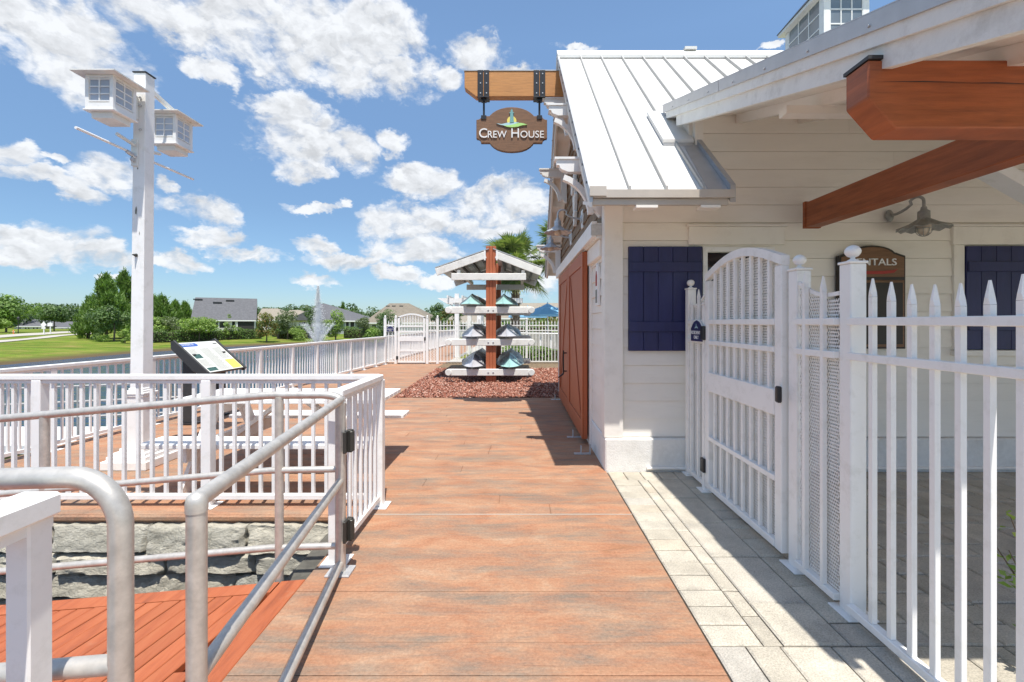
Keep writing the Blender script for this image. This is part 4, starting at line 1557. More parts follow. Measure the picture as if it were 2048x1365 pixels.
def gooseneck(name, label, plate, axis, reach, matl, rad, caged):
    """plate point on the wall, axis away from the wall"""
    L = empty(name, plate, label, 'wall lamp', 'gooseneck lamps on the crew house')
    p = Vector(plate)
    a = Vector(axis)
    MB().lathe([(0.055, 0), (0.06, 0.008), (0.045, 0.02), (0.02, 0.028)], p, 20, a).build('wall_plate', matl, L, smooth=40)
    pts = [p + a * 0.02]
    for i in range(4):
        pts.append(p + a * (0.03 + reach * 0.14 * (i + 1)) + Z * (0.004 * (i + 1) ** 2))
    cx_ = reach * 0.80
    rr = reach * 0.20
    zt = 0.10
    for i in range(9):
        t = R(150 - i * 150 / 8)
        pts.append(p + a * (cx_ + rr * math.cos(t)) + Z * (zt - rr * 0.5 + rr * math.sin(t) * 0.9))
    tip = pts[-1]
    pts.append(tip - Z * 0.05)
    MB().tube(pts, 0.013, 10).build('arm', matl, L, smooth=50)
    q = tip - Z * 0.05
    MB().lathe([(0.012, 0.0), (0.022, -0.004), (0.026, -0.03), (0.046, -0.045), (0.048, -0.115), (0.055, -0.125)], q, 20, Z).build('cap', matl, L, smooth=40)
    MB().lathe([(0.05, -0.118), (0.075, -0.135), (rad * 0.55, -0.16), (rad, -0.20), (rad, -0.207), (rad * 0.55, -0.168), (0.05, -0.135)], q, 48, Z, wob=0.045 if caged else 0.03, nw=12).build('shade', matl, L, smooth=50)
    if caged:
        MB().lathe([(0.045, -0.14), (0.055, -0.17), (0.056, -0.21), (0.045, -0.245), (0.015, -0.262)], q, 18, Z).build('globe', 'bulb', L, smooth=60)
        cg = MB()
        for k in range(4):
            an = R(45 * k)
            u = X * math.cos(an) + Y * math.sin(an)
            cg.tube([q + u * (0.062 * math.cos(R(t))) + Z * (-0.205 - 0.07 * math.sin(R(t))) for t in range(0, 181, 20)], 0.003, 6)
        cg.tube([q + X * 0.064 * math.cos(R(t)) + Y * 0.064 * math.sin(R(t)) - Z * 0.205 for t in range(0, 361, 20)], 0.003, 6)
        cg.build('cage', matl, L, smooth=50)
    else:
        MB().lathe([(0.03, -0.16), (0.05, -0.19), (0.045, -0.225), (0.015, -0.245)], q, 16, Z).build('bulb', 'bulb', L, smooth=60)
    return L


gooseneck('wall_lamp', 'grey caged gooseneck lamp with scalloped shade beside the rentals board', (3.655, 4.485, 2.50), (0.30, -0.954, 0), 0.30, 'gunmetal', 0.20, True)
for yy, lb in ((6.2, 'nearer galvanised gooseneck lamp on the shingled gable'), (7.55, 'farther galvanised gooseneck lamp on the shingled gable')):
    gooseneck('wall_lamp', lb, (0.872, yy, 2.86), (-1, 0, 0), 0.33, 'galv', 0.185, False)
    MB().box(0.868, 0.892, yy - 0.07, yy + 0.07, 2.73, 2.98).build('mounting_board', 'white', house, bevel=0.004)

pl = empty('wall_plaque', (0.86, 4.86, 1.65), 'small white ornamental plaque on the boards beside the barn door', 'plaque')
MB().prism([(-0.07, 0), (0.07, 0), (0.07, 0.34), (0.045, 0.42), (0, 0.46), (-0.045, 0.42), (-0.07, 0.34)], (0.868, 4.86, 1.63), Y, Z, -X, 0.03).build('frame', 'white', pl, bevel=0.004)
MB().box(0.833, 0.838, 4.82, 4.90, 1.66, 1.80).build('panel', 'printgrey', pl)
MB().prism([(-0.03, 0), (0.03, 0), (0.035, 0.1), (0, 0.16), (-0.035, 0.1)], (0.838, 4.86, 1.84), Y, Z, -X, 0.006).build('emblem', 'red', pl)

orn = empty('gable_ornament', (0.86, 6.75, 3.2), 'weathered white carved ornament hanging on the shingled gable', 'carving')
MB().prism([(-0.03, -0.42), (0.03, -0.42), (0.10, -0.22), (0.06, -0.20), (0.14, 0.02), (0.09, 0.05), (0.15, 0.24), (0.06, 0.22), (0.05, 0.42), (0, 0.50), (-0.05, 0.42), (-0.06, 0.22), (-0.15, 0.24), (-0.09, 0.05), (-0.14, 0.02), (-0.06, -0.20), (-0.10, -0.22)],
           (0.872, 6.75, 3.30), Y, Z, -X, 0.05).build('carving', 'white_old', orn, bevel=0.008)
MB().prism(arc((0, 0), 0.09, 0, 360, 12)[:-1], (0.821, 6.75, 3.42), Y, Z, -X, 0.03).build('boss', 'white_old', orn, bevel=0.008)

# ================================================================== WHITE POOL FENCE, NEAR
FX = 1.625
PICK_H = 1.655


def picket_mesh(h, z0=0.075, w=0.023):
    mb = MB()
    a = w / 2
    mb.box(-a, a, -a, a, z0, h - 0.085)
    ring = [(-a, -a), (a, -a), (a, a), (-a, a)]
    z1, z2, z3 = h - 0.084, h - 0.062, h
    vs = [(x, y, z1) for x, y in ring] + [(x * 1.16, y * 0.55, z2) for x, y in ring] + [(x * 0.25, y * 0.25, z3) for x, y in ring]
    fs = []
    for L in (0, 4):
        for i in range(4):
            fs.append((L + i, L + (i + 1) % 4, L + 4 + (i + 1) % 4, L + 4 + i))
    fs += [(8, 9, 10, 11), (3, 2, 1, 0)]
    mb.add(vs, fs)
    return mb.mesh('picket', 'white')




def fence_post(root, x, y, s=0.08, h=1.74, ball=True, plate=True):
    p = MB().box(x - s / 2, x + s / 2, y - s / 2, y + s / 2, 0.008, h).build('post', 'white', root, bevel=0.004)
    MB().box(x - s / 2 - 0.006, x + s / 2 + 0.006, y - s / 2 - 0.006, y + s / 2 + 0.006, h + .001, h + 0.014).build('post_cap', 'white', p, bevel=0.003)
    if ball:
        MB().lathe([(s * 0.42, 0.0), (s * 0.25, 0.008), (0.010, 0.014), (0.010, 0.020), (0.024, 0.026), (0.034, 0.040), (0.036, 0.050), (0.034, 0.060), (0.024, 0.074), (0.008, 0.081)],
                   (x, y, h + 0.014), 18).build('finial', 'white', p, smooth=60)
    if plate:
        MB().box(x - s / 2 - 0.035, x + s / 2 + 0.035, y - s / 2 - 0.035, y + s / 2 + 0.035, 0.001, 0.010).build('base_plate', 'white', p, bevel=0.002)
    return p


def lattice(mb, p0, ux, L, zlo, ztop, off, sx=0.0165, sz=0.036, w=0.0056, t=0.0022):
    """expanded metal: two sets of slanting strands within a panel of length L, ztop(u) its upper edge"""
    un = Vector(ux).cross(Z)
    sl = sz / sx
    zmax = max(ztop(L * i / 20) for i in range(21))
    H = zmax - zlo
    n = int((L + H / sl) / sx) + 2
    for sgn in (1, -1):
        for i in range(-1, n):
            c = i * sx
            pts = []
            # param: z from zlo to zmax ; u = c - (z-zlo)/sl (sgn) mirrored
            m = 60
            seg = []
            for k in range(m + 1):
                z = zlo + H * k / m
                u = c - (z - zlo) / sl
                if sgn < 0:
                    u = L - u
                if 0 <= u <= L and z <= ztop(u):
                    seg.append((u, z))
            if len(seg) >= 2:
                a, b = seg[0], seg[-1]
                A = Vector(p0) + Vector(ux) * a[0] + Z * (a[1]) + un * off
                B = Vector(p0) + Vector(ux) * b[0] + Z * (b[1]) + un * off
                mb.beam(A, B, t, w, up=Z) if False else mb.beam(A, B, w, t, up=un)
    return mb


fn = empty('pool_fence', (FX, 2.25, 0), 'white picket pool fence with ball topped posts running towards the camera', 'fence')
for (yy, s) in ((2.27, 0.08),):
    fence_post(fn, FX + 0.045, yy, s)
# panel towards the camera
for zz_, nm in ((1.455, 'rail'), (1.285, 'rail'), (0.055, 'rail')):
    MB().box(FX - 0.019, FX + 0.021, 0.70, 2.228, zz_ - 0.018, zz_ + 0.018).build(nm, 'white', fn, bevel=0.003)
PH = [1.652, 1.627, 1.608, 1.598, 1.594, 1.596, 1.606, 1.622, 1.645, 1.66, 1.645, 1.622, 1.606, 1.596]
for i in range(14):
    inst('picket', picket_mesh(PH[i]), (FX + 0.001, 2.085 - i * 0.1035, 0), fn)
fence_post(fn, FX + 0.045, 0.66)
# rest of the run: gate bay with its posts
gf = empty('pool_fence', (FX, 3.4, 0), 'white pool fence bay with mesh infill and posts either side of the arched gate', 'fence')
fence_post(gf, FX + 0.04, 2.69, 0.085, 1.755)
fence_post(gf, FX, 3.93, 0.055, 1.60, ball=False)
fence_post(gf, FX + 0.03, 4.36, 0.075, 1.765)


def side_panel(y0, y1, hi0, hi1):
    """fixed panel between two posts, its top edge sagging from hi0 at y0 to hi1 at y1"""
    L = y1 - y0
    top = lambda u: hi0 + (hi1 - hi0) * (u / L) - 0.035 * math.sin(math.pi * u / L)
    for zz_ in (1.455, 1.285, 0.055):
        MB().box(FX - 0.022, FX + 0.018, y0, y1, zz_ - 0.018, zz_ + 0.018).build('rail', 'white', gf, bevel=0.003)
    n = 2
    for i in range(n):
        u = L * (i + 0.62) / (n + 0.24)
        me = picket_mesh(top(u) + 0.10, 0.075)
        inst('picket', me, (FX - 0.012, y0 + u, 0), gf)
    mb = MB()
    lattice(mb, (FX + 0.012, y0, 0), Y, L, 0.08, top, 0.0)
    o = mb.build('mesh_infill', 'white', gf)
    o['kind'] = 'stuff'
    e = MB()
    m = 8
    for k in range(m):
        e.beam((FX + 0.012, y0 + L * k / m, top(L * k / m)), (FX + 0.012, y0 + L * (k + 1) / m, top(L * (k + 1) / m)), 0.014, 0.02, up=Z)
    e.build('mesh_frame', 'white', gf)


side_panel(2.735, 2.74, 1, 1) if False else None
side_panel(2.312, 2.645, 1.60, 1.68)
side_panel(3.962, 4.320, 1.70, 1.60)

# the gate leaf
gt = empty('pool_gate', (FX, 3.35, 0), 'white arched pedestrian gate with mesh infill in the near fence', 'gate')
GA, GB = 2.755, 3.885
ST = 0.075
gx0, gx1 = FX - 0.03, FX + 0.02
arch_z = lambda y_: 1.845 + 0.125 * math.sin(math.pi * (y_ - GA) / (GB - GA))
MB().box(gx0, gx1, GA, GA + ST, 0.05, 1.798).build('stile', 'white', gt, bevel=0.004)
MB().box(gx0, gx1, GB - ST, GB, 0.05, 1.798).build('stile', 'white', gt, bevel=0.004)
mb = MB()
n = 16
outer = [(GA + (GB - GA) * i / n, arch_z(GA + (GB - GA) * i / n) + 0.012) for i in range(n + 1)]
inner = [(GA + (GB - GA) * i / n, arch_z(GA + (GB - GA) * i / n) - 0.045) for i in range(n, -1, -1)]
for i in range(n):
    mb.prism([outer[i], outer[i + 1], inner[n - i - 1], inner[n - i]], (gx0, 0, 0), Y, Z, X, gx1 - gx0)
mb.build('arched_head', 'white', gt)
for (za, zb, th) in ((1.435, 1.475, 0.0), (1.265, 1.300, 0.0), (0.465, 0.50, 0.0), (0.055, 0.10, 0.0)):
    MB().box(gx0 - 0.004, gx1 - 0.012, GA + ST, GB - ST, za, zb).build('rail', 'white', gt, bevel=0.003)
MB().box(gx0 - 0.006, gx1 - 0.010, GA + ST, GB - ST, 0.875, 1.035).build('lock_rail', 'white', gt, bevel=0.004)
np_ = 8
for i in range(np_):
    yy = GA + ST + (GB - GA - 2 * ST) * (i + 0.75) / (np_ + 0.5)
    MB().box(FX - 0.022, FX + 0.0, yy - 0.012, yy + 0.012, 0.101, arch_z(yy) - 0.04).build('picket', 'white', gt, bevel=0.002)
mb = MB()
lattice(mb, (FX + 0.010, GA + ST, 0), Y, GB - GA - 2 * ST, 0.10, lambda u: arch_z(GA + ST + u) - 0.03, 0.0)
o = mb.build('mesh_infill', 'white', gt)
o['kind'] = 'stuff'
for zz_ in (1.36, 0.23):
    MB().box(FX - 0.055, FX - 0.028, 3.865, 3.93, zz_ - 0.06, zz_ + 0.06).build('hinge', 'black', gt, bevel=0.006)
MB().box(FX - 0.062, FX - 0.034, 2.735, 2.775, 0.965, 1.065).build('latch', 'black', gt, bevel=0.008)

# residents only sign on the panel beyond the gate
rs = empty('residents_sign', (FX - 0.04, 4.02, 1.3), 'dark blue residents only sign on the near fence beside the gate', 'sign')
so = Vector((FX - 0.036, 4.02, 1.285))
spoly = [(-0.125, 0), (0.125, 0), (0.125, 0.115), (0.105, 0.125), (0.09, 0.145), (0.055, 0.17), (0, 0.185), (-0.055, 0.17), (-0.09, 0.145), (-0.105, 0.125), (-0.125, 0.115)]
MB().prism([(p[0] * 1.08, p[1] * 1.08 - 0.007) for p in spoly], so, -Y, Z, -X, 0.008).build('border', 'white', rs)
MB().prism(spoly, so - X * 0.008, -Y, Z, -X, 0.006).build('board', 'navy', rs)
MB().text('RESIDENTS', 0.030, so - X * 0.0142 + Z * 0.062, -Y, Z, -X, 0.002, width=0.225, center=True).build('letters', 'letter', rs)
MB().text('ONLY', 0.030, so - X * 0.0142 + Z * 0.020, -Y, Z, -X, 0.002, width=0.105, center=True).build('letters', 'letter', rs)
MB().prism([(-0.035, 0.112), (0, 0.122), (0.035, 0.112), (0.02, 0.130), (0.004, 0.128), (0, 0.155), (-0.006, 0.128), (-0.02, 0.128)], so - X * 0.0142, -Y, Z, -X, 0.002).build('emblem', 'skyblue', rs)


# ================================================================== WHITE GUARD RAILS
def guard(name, label, p0, p1, posts, ztop=1.04, pitch=0.107, slat=0.0235, capw=0.075, caph=0.042, base=0.0, zb=0.075, ps=0.075, plates=True):
    p0, p1 = Vector((p0[0], p0[1], base)), Vector((p1[0], p1[1], base))
    d = p1 - p0
    L = d.length
    u = d.normalized()
    rz_ = math.atan2(u.y, u.x)
    root = empty(name, p0, label, 'railing')
    zc = base + ztop
    MB().beam(p0 + Z * (ztop - caph / 2), p1 + Z * (ztop - caph / 2), capw, caph).build('cap_rail', 'white', root, bevel=0.006)
    MB().beam(p0 + Z * (ztop - caph - 0.014), p1 + Z * (ztop - caph - 0.014), 0.042, 0.027).build('top_rail', 'white', root)
    MB().beam(p0 + Z * zb, p1 + Z * zb, 0.042, 0.04).build('bottom_rail', 'white', root, bevel=0.003)
    h = ztop - caph - 0.028 - (zb + 0.02)
    sm_ = MB().box(-slat / 2, slat / 2, -slat / 2, slat / 2, 0, h).mesh('slat', 'white')
    pm_ = MB().box(-ps / 2, ps / 2, -ps / 2, ps / 2, 0.009, ztop - caph - 0.001).mesh('post', 'white', bevel=0.004)
    bm_ = MB().box(-ps / 2 - 0.04, ps / 2 + 0.04, -ps / 2 - 0.04, ps / 2 + 0.04, 0.001, 0.008).mesh('base_plate', 'white', bevel=0.002)
    pts_ = sorted(posts)
    for t in pts_:
        po = inst('post', pm_, p0 + u * t, root, rz_)
        if plates:
            b_ = bpy.data.objects.new('base_plate', bm_)
            COL.objects.link(b_)
            b_.parent = po
    for a, b in zip(pts_[:-1], pts_[1:]):
        n = max(1, round((b - a) / pitch) - 1)
        for i in range(n):
            t = a + (b - a) * (i + 1) / (n + 1)
            inst('slat', sm_, p0 + u * t + Z * (zb + 0.02), root, rz_)
    return root


guard('terrace_railing', 'white slatted railing across the terrace edge above the stone wall', (-1.10, 3.60), (-5.15, 3.60), [0.0, 1.35, 2.68, 4.02])
guard('terrace_railing', 'short white slatted railing along the boardwalk by the black hinges', (-1.10, 3.60), (-1.10, 2.76), [0.84], pitch=0.107)
tr2 = bpy.data.objects['terrace_railing.001']
_sm = [c for c in bpy.data.objects['terrace_railing'].children if c.name.startswith('slat')][0].data
for i in range(7):
    inst('slat', _sm, (-1.10, 3.60 - 0.105 * (i + 1), 0.095), tr2)
_lr = math.hypot(0.7, 11.15)
guard('lake_railing', 'long white slatted railing along the lake side of the terrace', (-5.42, 2.8), (-4.6, 15.8), [0.35, 1.30, 2.35, 3.66, 4.87, 6.08, 7.21, 8.29, 9.30, 10.20, 10.77 + 0.35, 12.1, 12.95], ztop=0.975, pitch=0.105, zb=0.08, ps=0.066, slat=0.020)
guard('lake_railing', 'white slatted railing along the lake beyond the far gate', (-4.75, 16.2), (-4.3, 33.0), [0.1 + 1.66 * i for i in range(11)], ztop=0.975, pitch=0.14, slat=0.03, plates=False)
# near end of the ramp's white rail, lower left corner
nr = guard('ramp_railing', 'white railing end post and cap in the lower left corner', (-1.058, 1.015), (-1.035, 0.10), [0.03], ztop=1.075, ps=0.052, capw=0.085, caph=0.05, base=0.0)
for c in list(nr.children):
    if c.name.startswith('post'):
        c.rotation_euler = (0, 0, 0)

# ================================================================== GALVANISED PIPE RAILS
PR = 0.0225
A = Vector((-1.03, 2.64, 0))
B = Vector((-0.812, 1.15, 0))
g1 = empty('pipe_handrail', (-1.03, 2.64, 0), 'galvanised pipe handrail with three bars along the boardwalk edge and ramp', 'handrail')
MB().tube([A + Z * 0.01, A + Z * 0.985], 0.030, 14).build('post', 'pipe', g1, smooth=50)
MB().box(A.x - 0.07, A.x + 0.07, A.y - 0.06, A.y + 0.06, 0.001, 0.012).build('base_plate', 'galv', g1, bevel=0.002)
MB().tube([B - Z * 0.20, B + Z * 0.985], PR + 0.001, 16).build('post', 'pipe', g1, smooth=50)
MB().lathe([(0.0254, -0.012), (0.0256, 0.010), (0.0235, 0.022), (0.017, 0.032), (0.006, 0.038)], B + Z * 0.985, 16).build('post_cap', 'pipe', g1, smooth=60)
for (za, zb2) in ((1.0, 1.0), (0.53, 0.555), (0.055, 0.07)):
    MB().tube([A + Z * za, B + Z * zb2], PR, 14).build('bar', 'pipe', g1, smooth=50)
for z0, z1, x1, last in ((1.0, 0, 0, 0),):
    pts = [A + Z * 1.0]
    for i in range(1, 7):
        t = R(90 * i / 6)
        pts.append(Vector((A.x - 0.09 * (1 - math.cos(t)) - 0.02 * i / 6, A.y - 0.0 + 0.0, 1.0 + 0.03 * math.sin(t))))
    pts += [Vector((-1.42, 2.615, 1.032)), Vector((-1.50, 2.615, 1.027)), Vector((-5.4, 2.615, 1.027 - 3.9 / 11.4))]
    MB().tube(pts, PR, 14).build('bar', 'pipe', g1, smooth=50)
for z0 in (0.60, 0.155):
    MB().tube([A + Z * z0, Vector((-1.42, 2.615, z0)), Vector((-5.4, 2.615, z0 - 3.95 / 11.4))], 0.019, 12).build('bar', 'pipe', g1, smooth=50)
for xx in (-1.372, -2.72, -4.05):
    dz = -max(0, (-1.42 - xx)) / 11.4
    MB().tube([(xx, 2.615, -0.30), (xx, 2.615, 1.02 + dz)], 0.0235, 14).build('post', 'pipe', g1, smooth=50)
for zz_ in (0.76, 0.245):
    h = MB().box(-1.003, -0.985, 2.60, 2.685, zz_ - 0.062, zz_ + 0.062)
    h.tube([(-0.972, 2.655, zz_ - 0.058), (-0.972, 2.655, zz_ + 0.058)], 0.018, 12)
    h.box(-0.99, -0.965, 2.64, 2.675, zz_ - 0.065, zz_ + 0.065)
    h.build('hinge', 'bronze', g1, bevel=0.003)

g2 = empty('pipe_handrail', (-0.925, 1.06, 0), 'thick bent galvanised pipe handrail nearest the camera at lower left', 'handrail')
cx_, cz_, r_ = -0.925 - 0.115, 1.09 - 0.115, 0.115
pts = [(-0.925, 1.06, -0.2), (-0.925, 1.06, 0.85)] + [(cx_ + r_ * math.cos(R(a)), 1.06, cz_ + r_ * math.sin(R(a))) for a in range(0, 91, 10)] + [(-1.3, 1.06, 1.083), (-4.0, 1.06, 0.85)]
MB().tube(pts, 0.0245, 18).build('bar', 'pipe', g2, smooth=50)
MB().tube([(-0.925, 1.06, 0.655), (-4.0, 1.06, 0.40)], 0.022, 16).build('bar', 'pipe', g2, smooth=50)

# dock rail seen through the slats
dk = empty('dock_handrail', (-8.0, 7.6, -1.6), 'grey pipe rail of the dock seen through the lake railing', 'handrail')
for zz_ in (0.42, 0.16, -0.10):
    MB().tube([(-10.5, 7.2, zz_ - 0.12), (-5.75, 7.9, zz_)], 0.022, 10).build('bar', 'pipe', dk, smooth=50)
for xx in (-10.2, -8.8, -7.4, -6.0):
    MB().tube([(xx, 7.2 + (xx + 10.5) * 0.147, -1.7), (xx, 7.2 + (xx + 10.5) * 0.147, 0.42 - 0.12 * (-5.75 - xx) / 4.75)], 0.022, 10).build('post', 'pipe', dk, smooth=50)
ck_ = MB().box(-10.8, -5.7, 7.95, 9.4, -0.85, -0.70)
ck_ = ck_.build('dock', 'white_old')
tag(ck_, 'low grey floating dock beside the terrace', 'dock')

# ================================================================== POLE WITH LANTERN BIRDHOUSES
PX, PY = -3.86, 4.665
pole = empty('birdhouse_pole', (PX, PY, 0), 'tall square white pole on a stepped plinth carrying two birdhouses', 'pole')
lean = 0.03
MB().add([(PX - .065, PY - .065, 0.74), (PX + .065, PY - .065, 0.74), (PX + .065, PY + .065, 0.74), (PX - .065, PY + .065, 0.74),
          (PX - .060 + lean, PY - .060, 3.98), (PX + .060 + lean, PY - .060, 3.98), (PX + .060 + lean, PY + .060, 3.98), (PX - .060 + lean, PY + .060, 3.98)],
         [(0, 3, 2, 1), (4, 5, 6, 7), (0, 1, 5, 4), (1, 2, 6, 5), (2, 3, 7, 6), (3, 0, 4, 7)]).build('shaft', 'white', pole, bevel=0.004)
MB().box(PX - .068 + lean, PX + .068 + lean, PY - .068, PY + .068, 3.981, 3.992).build('top_cap', 'charcoal', pole)
MB().box(PX - .082, PX + .082, PY - .082, PY + .082, 0.19, 0.70).build('sleeve', 'white', pole, bevel=0.004)
cl = MB()
for (s, a, b) in ((.092, .701, .722), (.098, .723, .742), (.085, .743, .765), (.074, .766, .785)):
    cl.box(PX - s, PX + s, PY - s, PY + s, a, b)
cl.build('collar', 'white', pole, bevel=0.004)
pn = MB()
for (s, a, b) in ((.225, .001, .085), (.195, .086, .125), (.16, .126, .155), (.125, .156, .19)):
    pn.box(PX - s, PX + s, PY - s, PY + s, a, b)
pn.build('plinth', 'white', pole, bevel=0.006)
for i, (dx, dz, w, h) in enumerate(((-0.022, 2.55, 0.018, 0.075), (0.012, 2.34, 0.006, 0.03), (-0.005, 3.00, 0.010, 0.02))):
    MB().prism([(-w / 2, 0), (w * .3, -h * .1), (w / 2, h * .5), (w * .2, h), (-w * .2, h * .85), (-w * .55, h * .4)], (PX + dx + .02, PY - .0645, dz), X, Z, -Y, 0.0012).build('paint_chip', 'stain', pole)
MB().lathe([(0.018, 0), (0.012, 0.02), (0.004, 0.045)], (PX + .0, PY - .066, 2.13), 10, -Y).build('hook', 'bronze', pole, smooth=50)
for sgn in (-1, 1):                                # perches and their pulley fittings
    yf = PY + sgn * 0.064
    xx = PX + 0.02 - 0.03
    MB().tube([(xx - 0.02, yf + sgn * 0.03, 3.16), (xx - 0.02, yf + sgn * (0.60 if sgn < 0 else 0.72), 3.165)], 0.0125, 10).build('perch_rod', 'letter', pole, smooth=50)
    f = MB()
    f.box(xx - 0.035, xx + 0.035, min(yf, yf + sgn * 0.012), max(yf, yf + sgn * 0.012), 3.03, 3.30)
    f.build('fitting_plate', 'white_old', pole, bevel=0.002)
    MB().tube([(xx + 0.0, yf + sgn * 0.012, 3.24), (xx - 0.01, yf + sgn * 0.20, 3.275)], 0.017, 10).build('spring', 'white_old', pole, smooth=50)
    f = MB()
    f.tube([(xx + 0.01, yf + sgn * 0.012, 3.12), (xx - 0.01, yf + sgn * 0.09, 3.15)], 0.02, 10)
    f.lathe([(0.022, -0.012), (0.026, 0), (0.022, 0.012)], (xx, yf + sgn * 0.03, 3.09), 12, X)
    f.build('pulley', 'galv', pole, smooth=50)
MB().box(PX - .005, PX + .025, PY - 0.155, PY - 0.066, 3.50, 3.73).build('bracket', 'white_old', pole)
MB().beam((PX + .02, PY + 0.066, 3.88), (PX + .02, PY + 0.42, 3.80), 0.03, 0.045).build('bracket', 'white_old', pole)
for i, zz_ in enumerate((3.72, 3.64, 3.40)):
    MB().lathe([(0.012, 0), (0.012, 0.012), (0.006, 0.016)], (PX + 0.045, PY - 0.064, zz_), 8, -Y).build('bolt', 'galv', pole)


def birdhouse(cx, cy, zt, label):
    b = empty('lantern_birdhouse', (cx, cy, zt - 0.42), label, 'birdhouse', 'lantern birdhouses on the pole')
    rw = 0.205
    MB().add([(cx - rw, cy - rw, zt - 0.012), (cx + rw, cy - rw, zt - 0.012), (cx + rw, cy + rw, zt - 0.012), (cx - rw, cy + rw, zt - 0.012),
              (cx - rw, cy - rw, zt), (cx + rw, cy - rw, zt), (cx + rw, cy + rw, zt), (cx - rw, cy + rw, zt), (cx - .03, cy - .03, zt + 0.035), (cx + .03, cy - .03, zt + 0.035), (cx + .03, cy + .03, zt + 0.035), (cx - .03, cy + .03, zt + 0.035)],
             [(0, 3, 2, 1), (0, 1, 5, 4), (1, 2, 6, 5), (2, 3, 7, 6), (3, 0, 4, 7), (4, 5, 9, 8), (5, 6, 10, 9), (6, 7, 11, 10), (7, 4, 8, 11), (8, 9, 10, 11)]).build('roof', 'white_old', b)
    MB().tube([(cx - .0, cy + .035 * math.cos(R(t)), zt + 0.055 + .03 * math.sin(R(t))) for t in range(-40, 221, 20)], 0.007, 8).build('lifting_ring', 'white', b, smooth=50)
    h = 0.13
    z0, z1 = zt - 0.33, zt - 0.012
    body = MB().box(cx - h + .012, cx + h - .012, cy - h + .012, cy + h - .012, z0, z1).build('body', 'white_old', b)
    for sx in (-1, 1):
        for sy in (-1, 1):
            MB().cbox((cx + sx * (h - .016), cy + sy * (h - .016), (z0 + z1) / 2), 0.034, 0.034, z1 - z0 - 0.002).build('corner_post', 'white', b, bevel=0.002)
    for ax in range(4):
        u = (X, Y, -X, -Y)[ax]
        n_ = (-Y, X, Y, -X)[ax]
        c = Vector((cx, cy, 0)) + n_ * (h - .010)
        for i in (-1, 1):
            for j in range(3):
                zc = z0 + 0.105 + j * 0.068
                MB().beam(c + u * (i * 0.047 - 0.040) + Z * zc, c + u * (i * 0.047 + 0.040) + Z * zc, 0.004, 0.060).build('pane', 'frost', b)
        m = MB()
        c2 = c + n_ * 0.004
        m.beam(c2 + Z * (z0 + 0.07), c2 + Z * (z1 - 0.03), 0.010, 0.010, up=n_)
        for j in range(4):
            zc = z0 + 0.072 + j * 0.068
            m.beam(c2 - u * 0.095 + Z * zc, c2 + u * 0.095 + Z * zc, 0.009, 0.010)
        m.beam(c2 - u * 0.097 + Z * (z0 + 0.028), c2 + u * 0.097 + Z * (z0 + 0.028), 0.012, 0.055)
        m.beam(c2 - u * 0.097 + Z * (z1 - 0.016), c2 + u * 0.097 + Z * (z1 - 0.016), 0.012, 0.028)
        m.build('window_grille', 'white', b)
    MB().box(cx - h - .012, cx + h + .012, cy - h - .012, cy + h + .012, z0 - 0.016, z0 - 0.001).build('floor', 'white', b, bevel=0.002)
    MB().box(cx - .10, cx + .10, cy - .10, cy + .10, z0 - 0.075, z0 - 0.017).build('base_block', 'white_old', b, bevel=0.003)


birdhouse(-3.905, 4.37, 3.775, 'nearer white lantern birdhouse hung on the front of the pole')
birdhouse(-3.885, 5.12, 3.755, 'farther white lantern birdhouse hung behind the pole')

# ================================================================== INFORMATION PANEL
ip = empty('information_panel', (-4.62, 6.85, 0), 'tilted kayaking information panel on two black legs', 'information panel')
ti = Vector((-4.81, 0, 1.165))
lo = Vector((-4.345, 0, 0.735))
dn = (lo - ti).normalized()
nn = Vector((-dn.z, 0, dn.x)) if (-dn.z) > 0 else Vector((dn.z, 0, -dn.x))
WPL = (lo - ti).length
y0, y1 = 6.40, 7.22
for yy in (6.45, 7.10):
    MB().box(-4.76, -4.60, yy, yy + 0.06, 0.03, 1.0 if yy < 7 else 1.0).build('leg', 'charcoal', ip, bevel=0.003)
    MB().box(-4.80, -4.56, yy - 0.04, yy + 0.10, 0.001, 0.029).build('foot', 'black', ip, bevel=0.003)
for yy in (y0 - 0.03, y1):
    c = [ti - dn * 0.03 + nn * 0.02, lo + dn * 0.02 + nn * 0.02, lo + dn * 0.02 - nn * 0.045, lo - dn * 0.16 - nn * 0.12, ti + dn * 0.02 - nn * 0.10, ti - dn * 0.05 - nn * 0.03]
    MB().prism([(p.x, p.z) for p in c], (0, yy, 0), X, Z, Y, 0.03).build('side_frame', 'charcoal', ip, bevel=0.003)
brd = MB()
brd.prism([(p.x, p.z) for p in (ti, lo, lo - nn * 0.03, ti - nn * 0.03)], (0, y0, 0), X, Z, Y, y1 - y0)
brd.build('board', 'charcoal', ip)
MB().prism([(p.x, p.z) for p in (ti + nn * 0.003 + dn * .012, lo + nn * 0.003 - dn * .012, lo + nn * .0002 - dn * .012, ti + nn * .0002 + dn * .012)], (0, y0 + .012, 0), X, Z, Y, y1 - y0 - .024).build('printed_sheet', 'print', ip)
# print: u runs along the board to the reader's right (+y), v down the slope
PT = lambda u, v, h=0.0036: Vector((0, y0, 0)) + ti + Y * (u * (y1 - y0)) + dn * (v * WPL) + nn * h


def patch(u0, u1, v0, v1, m, name, h=0.0034):
    MB().add([PT(u0, v0, h), PT(u1, v0, h), PT(u1, v1, h), PT(u0, v1, h)], [(0, 1, 2, 3)]).build(name, m, ip)


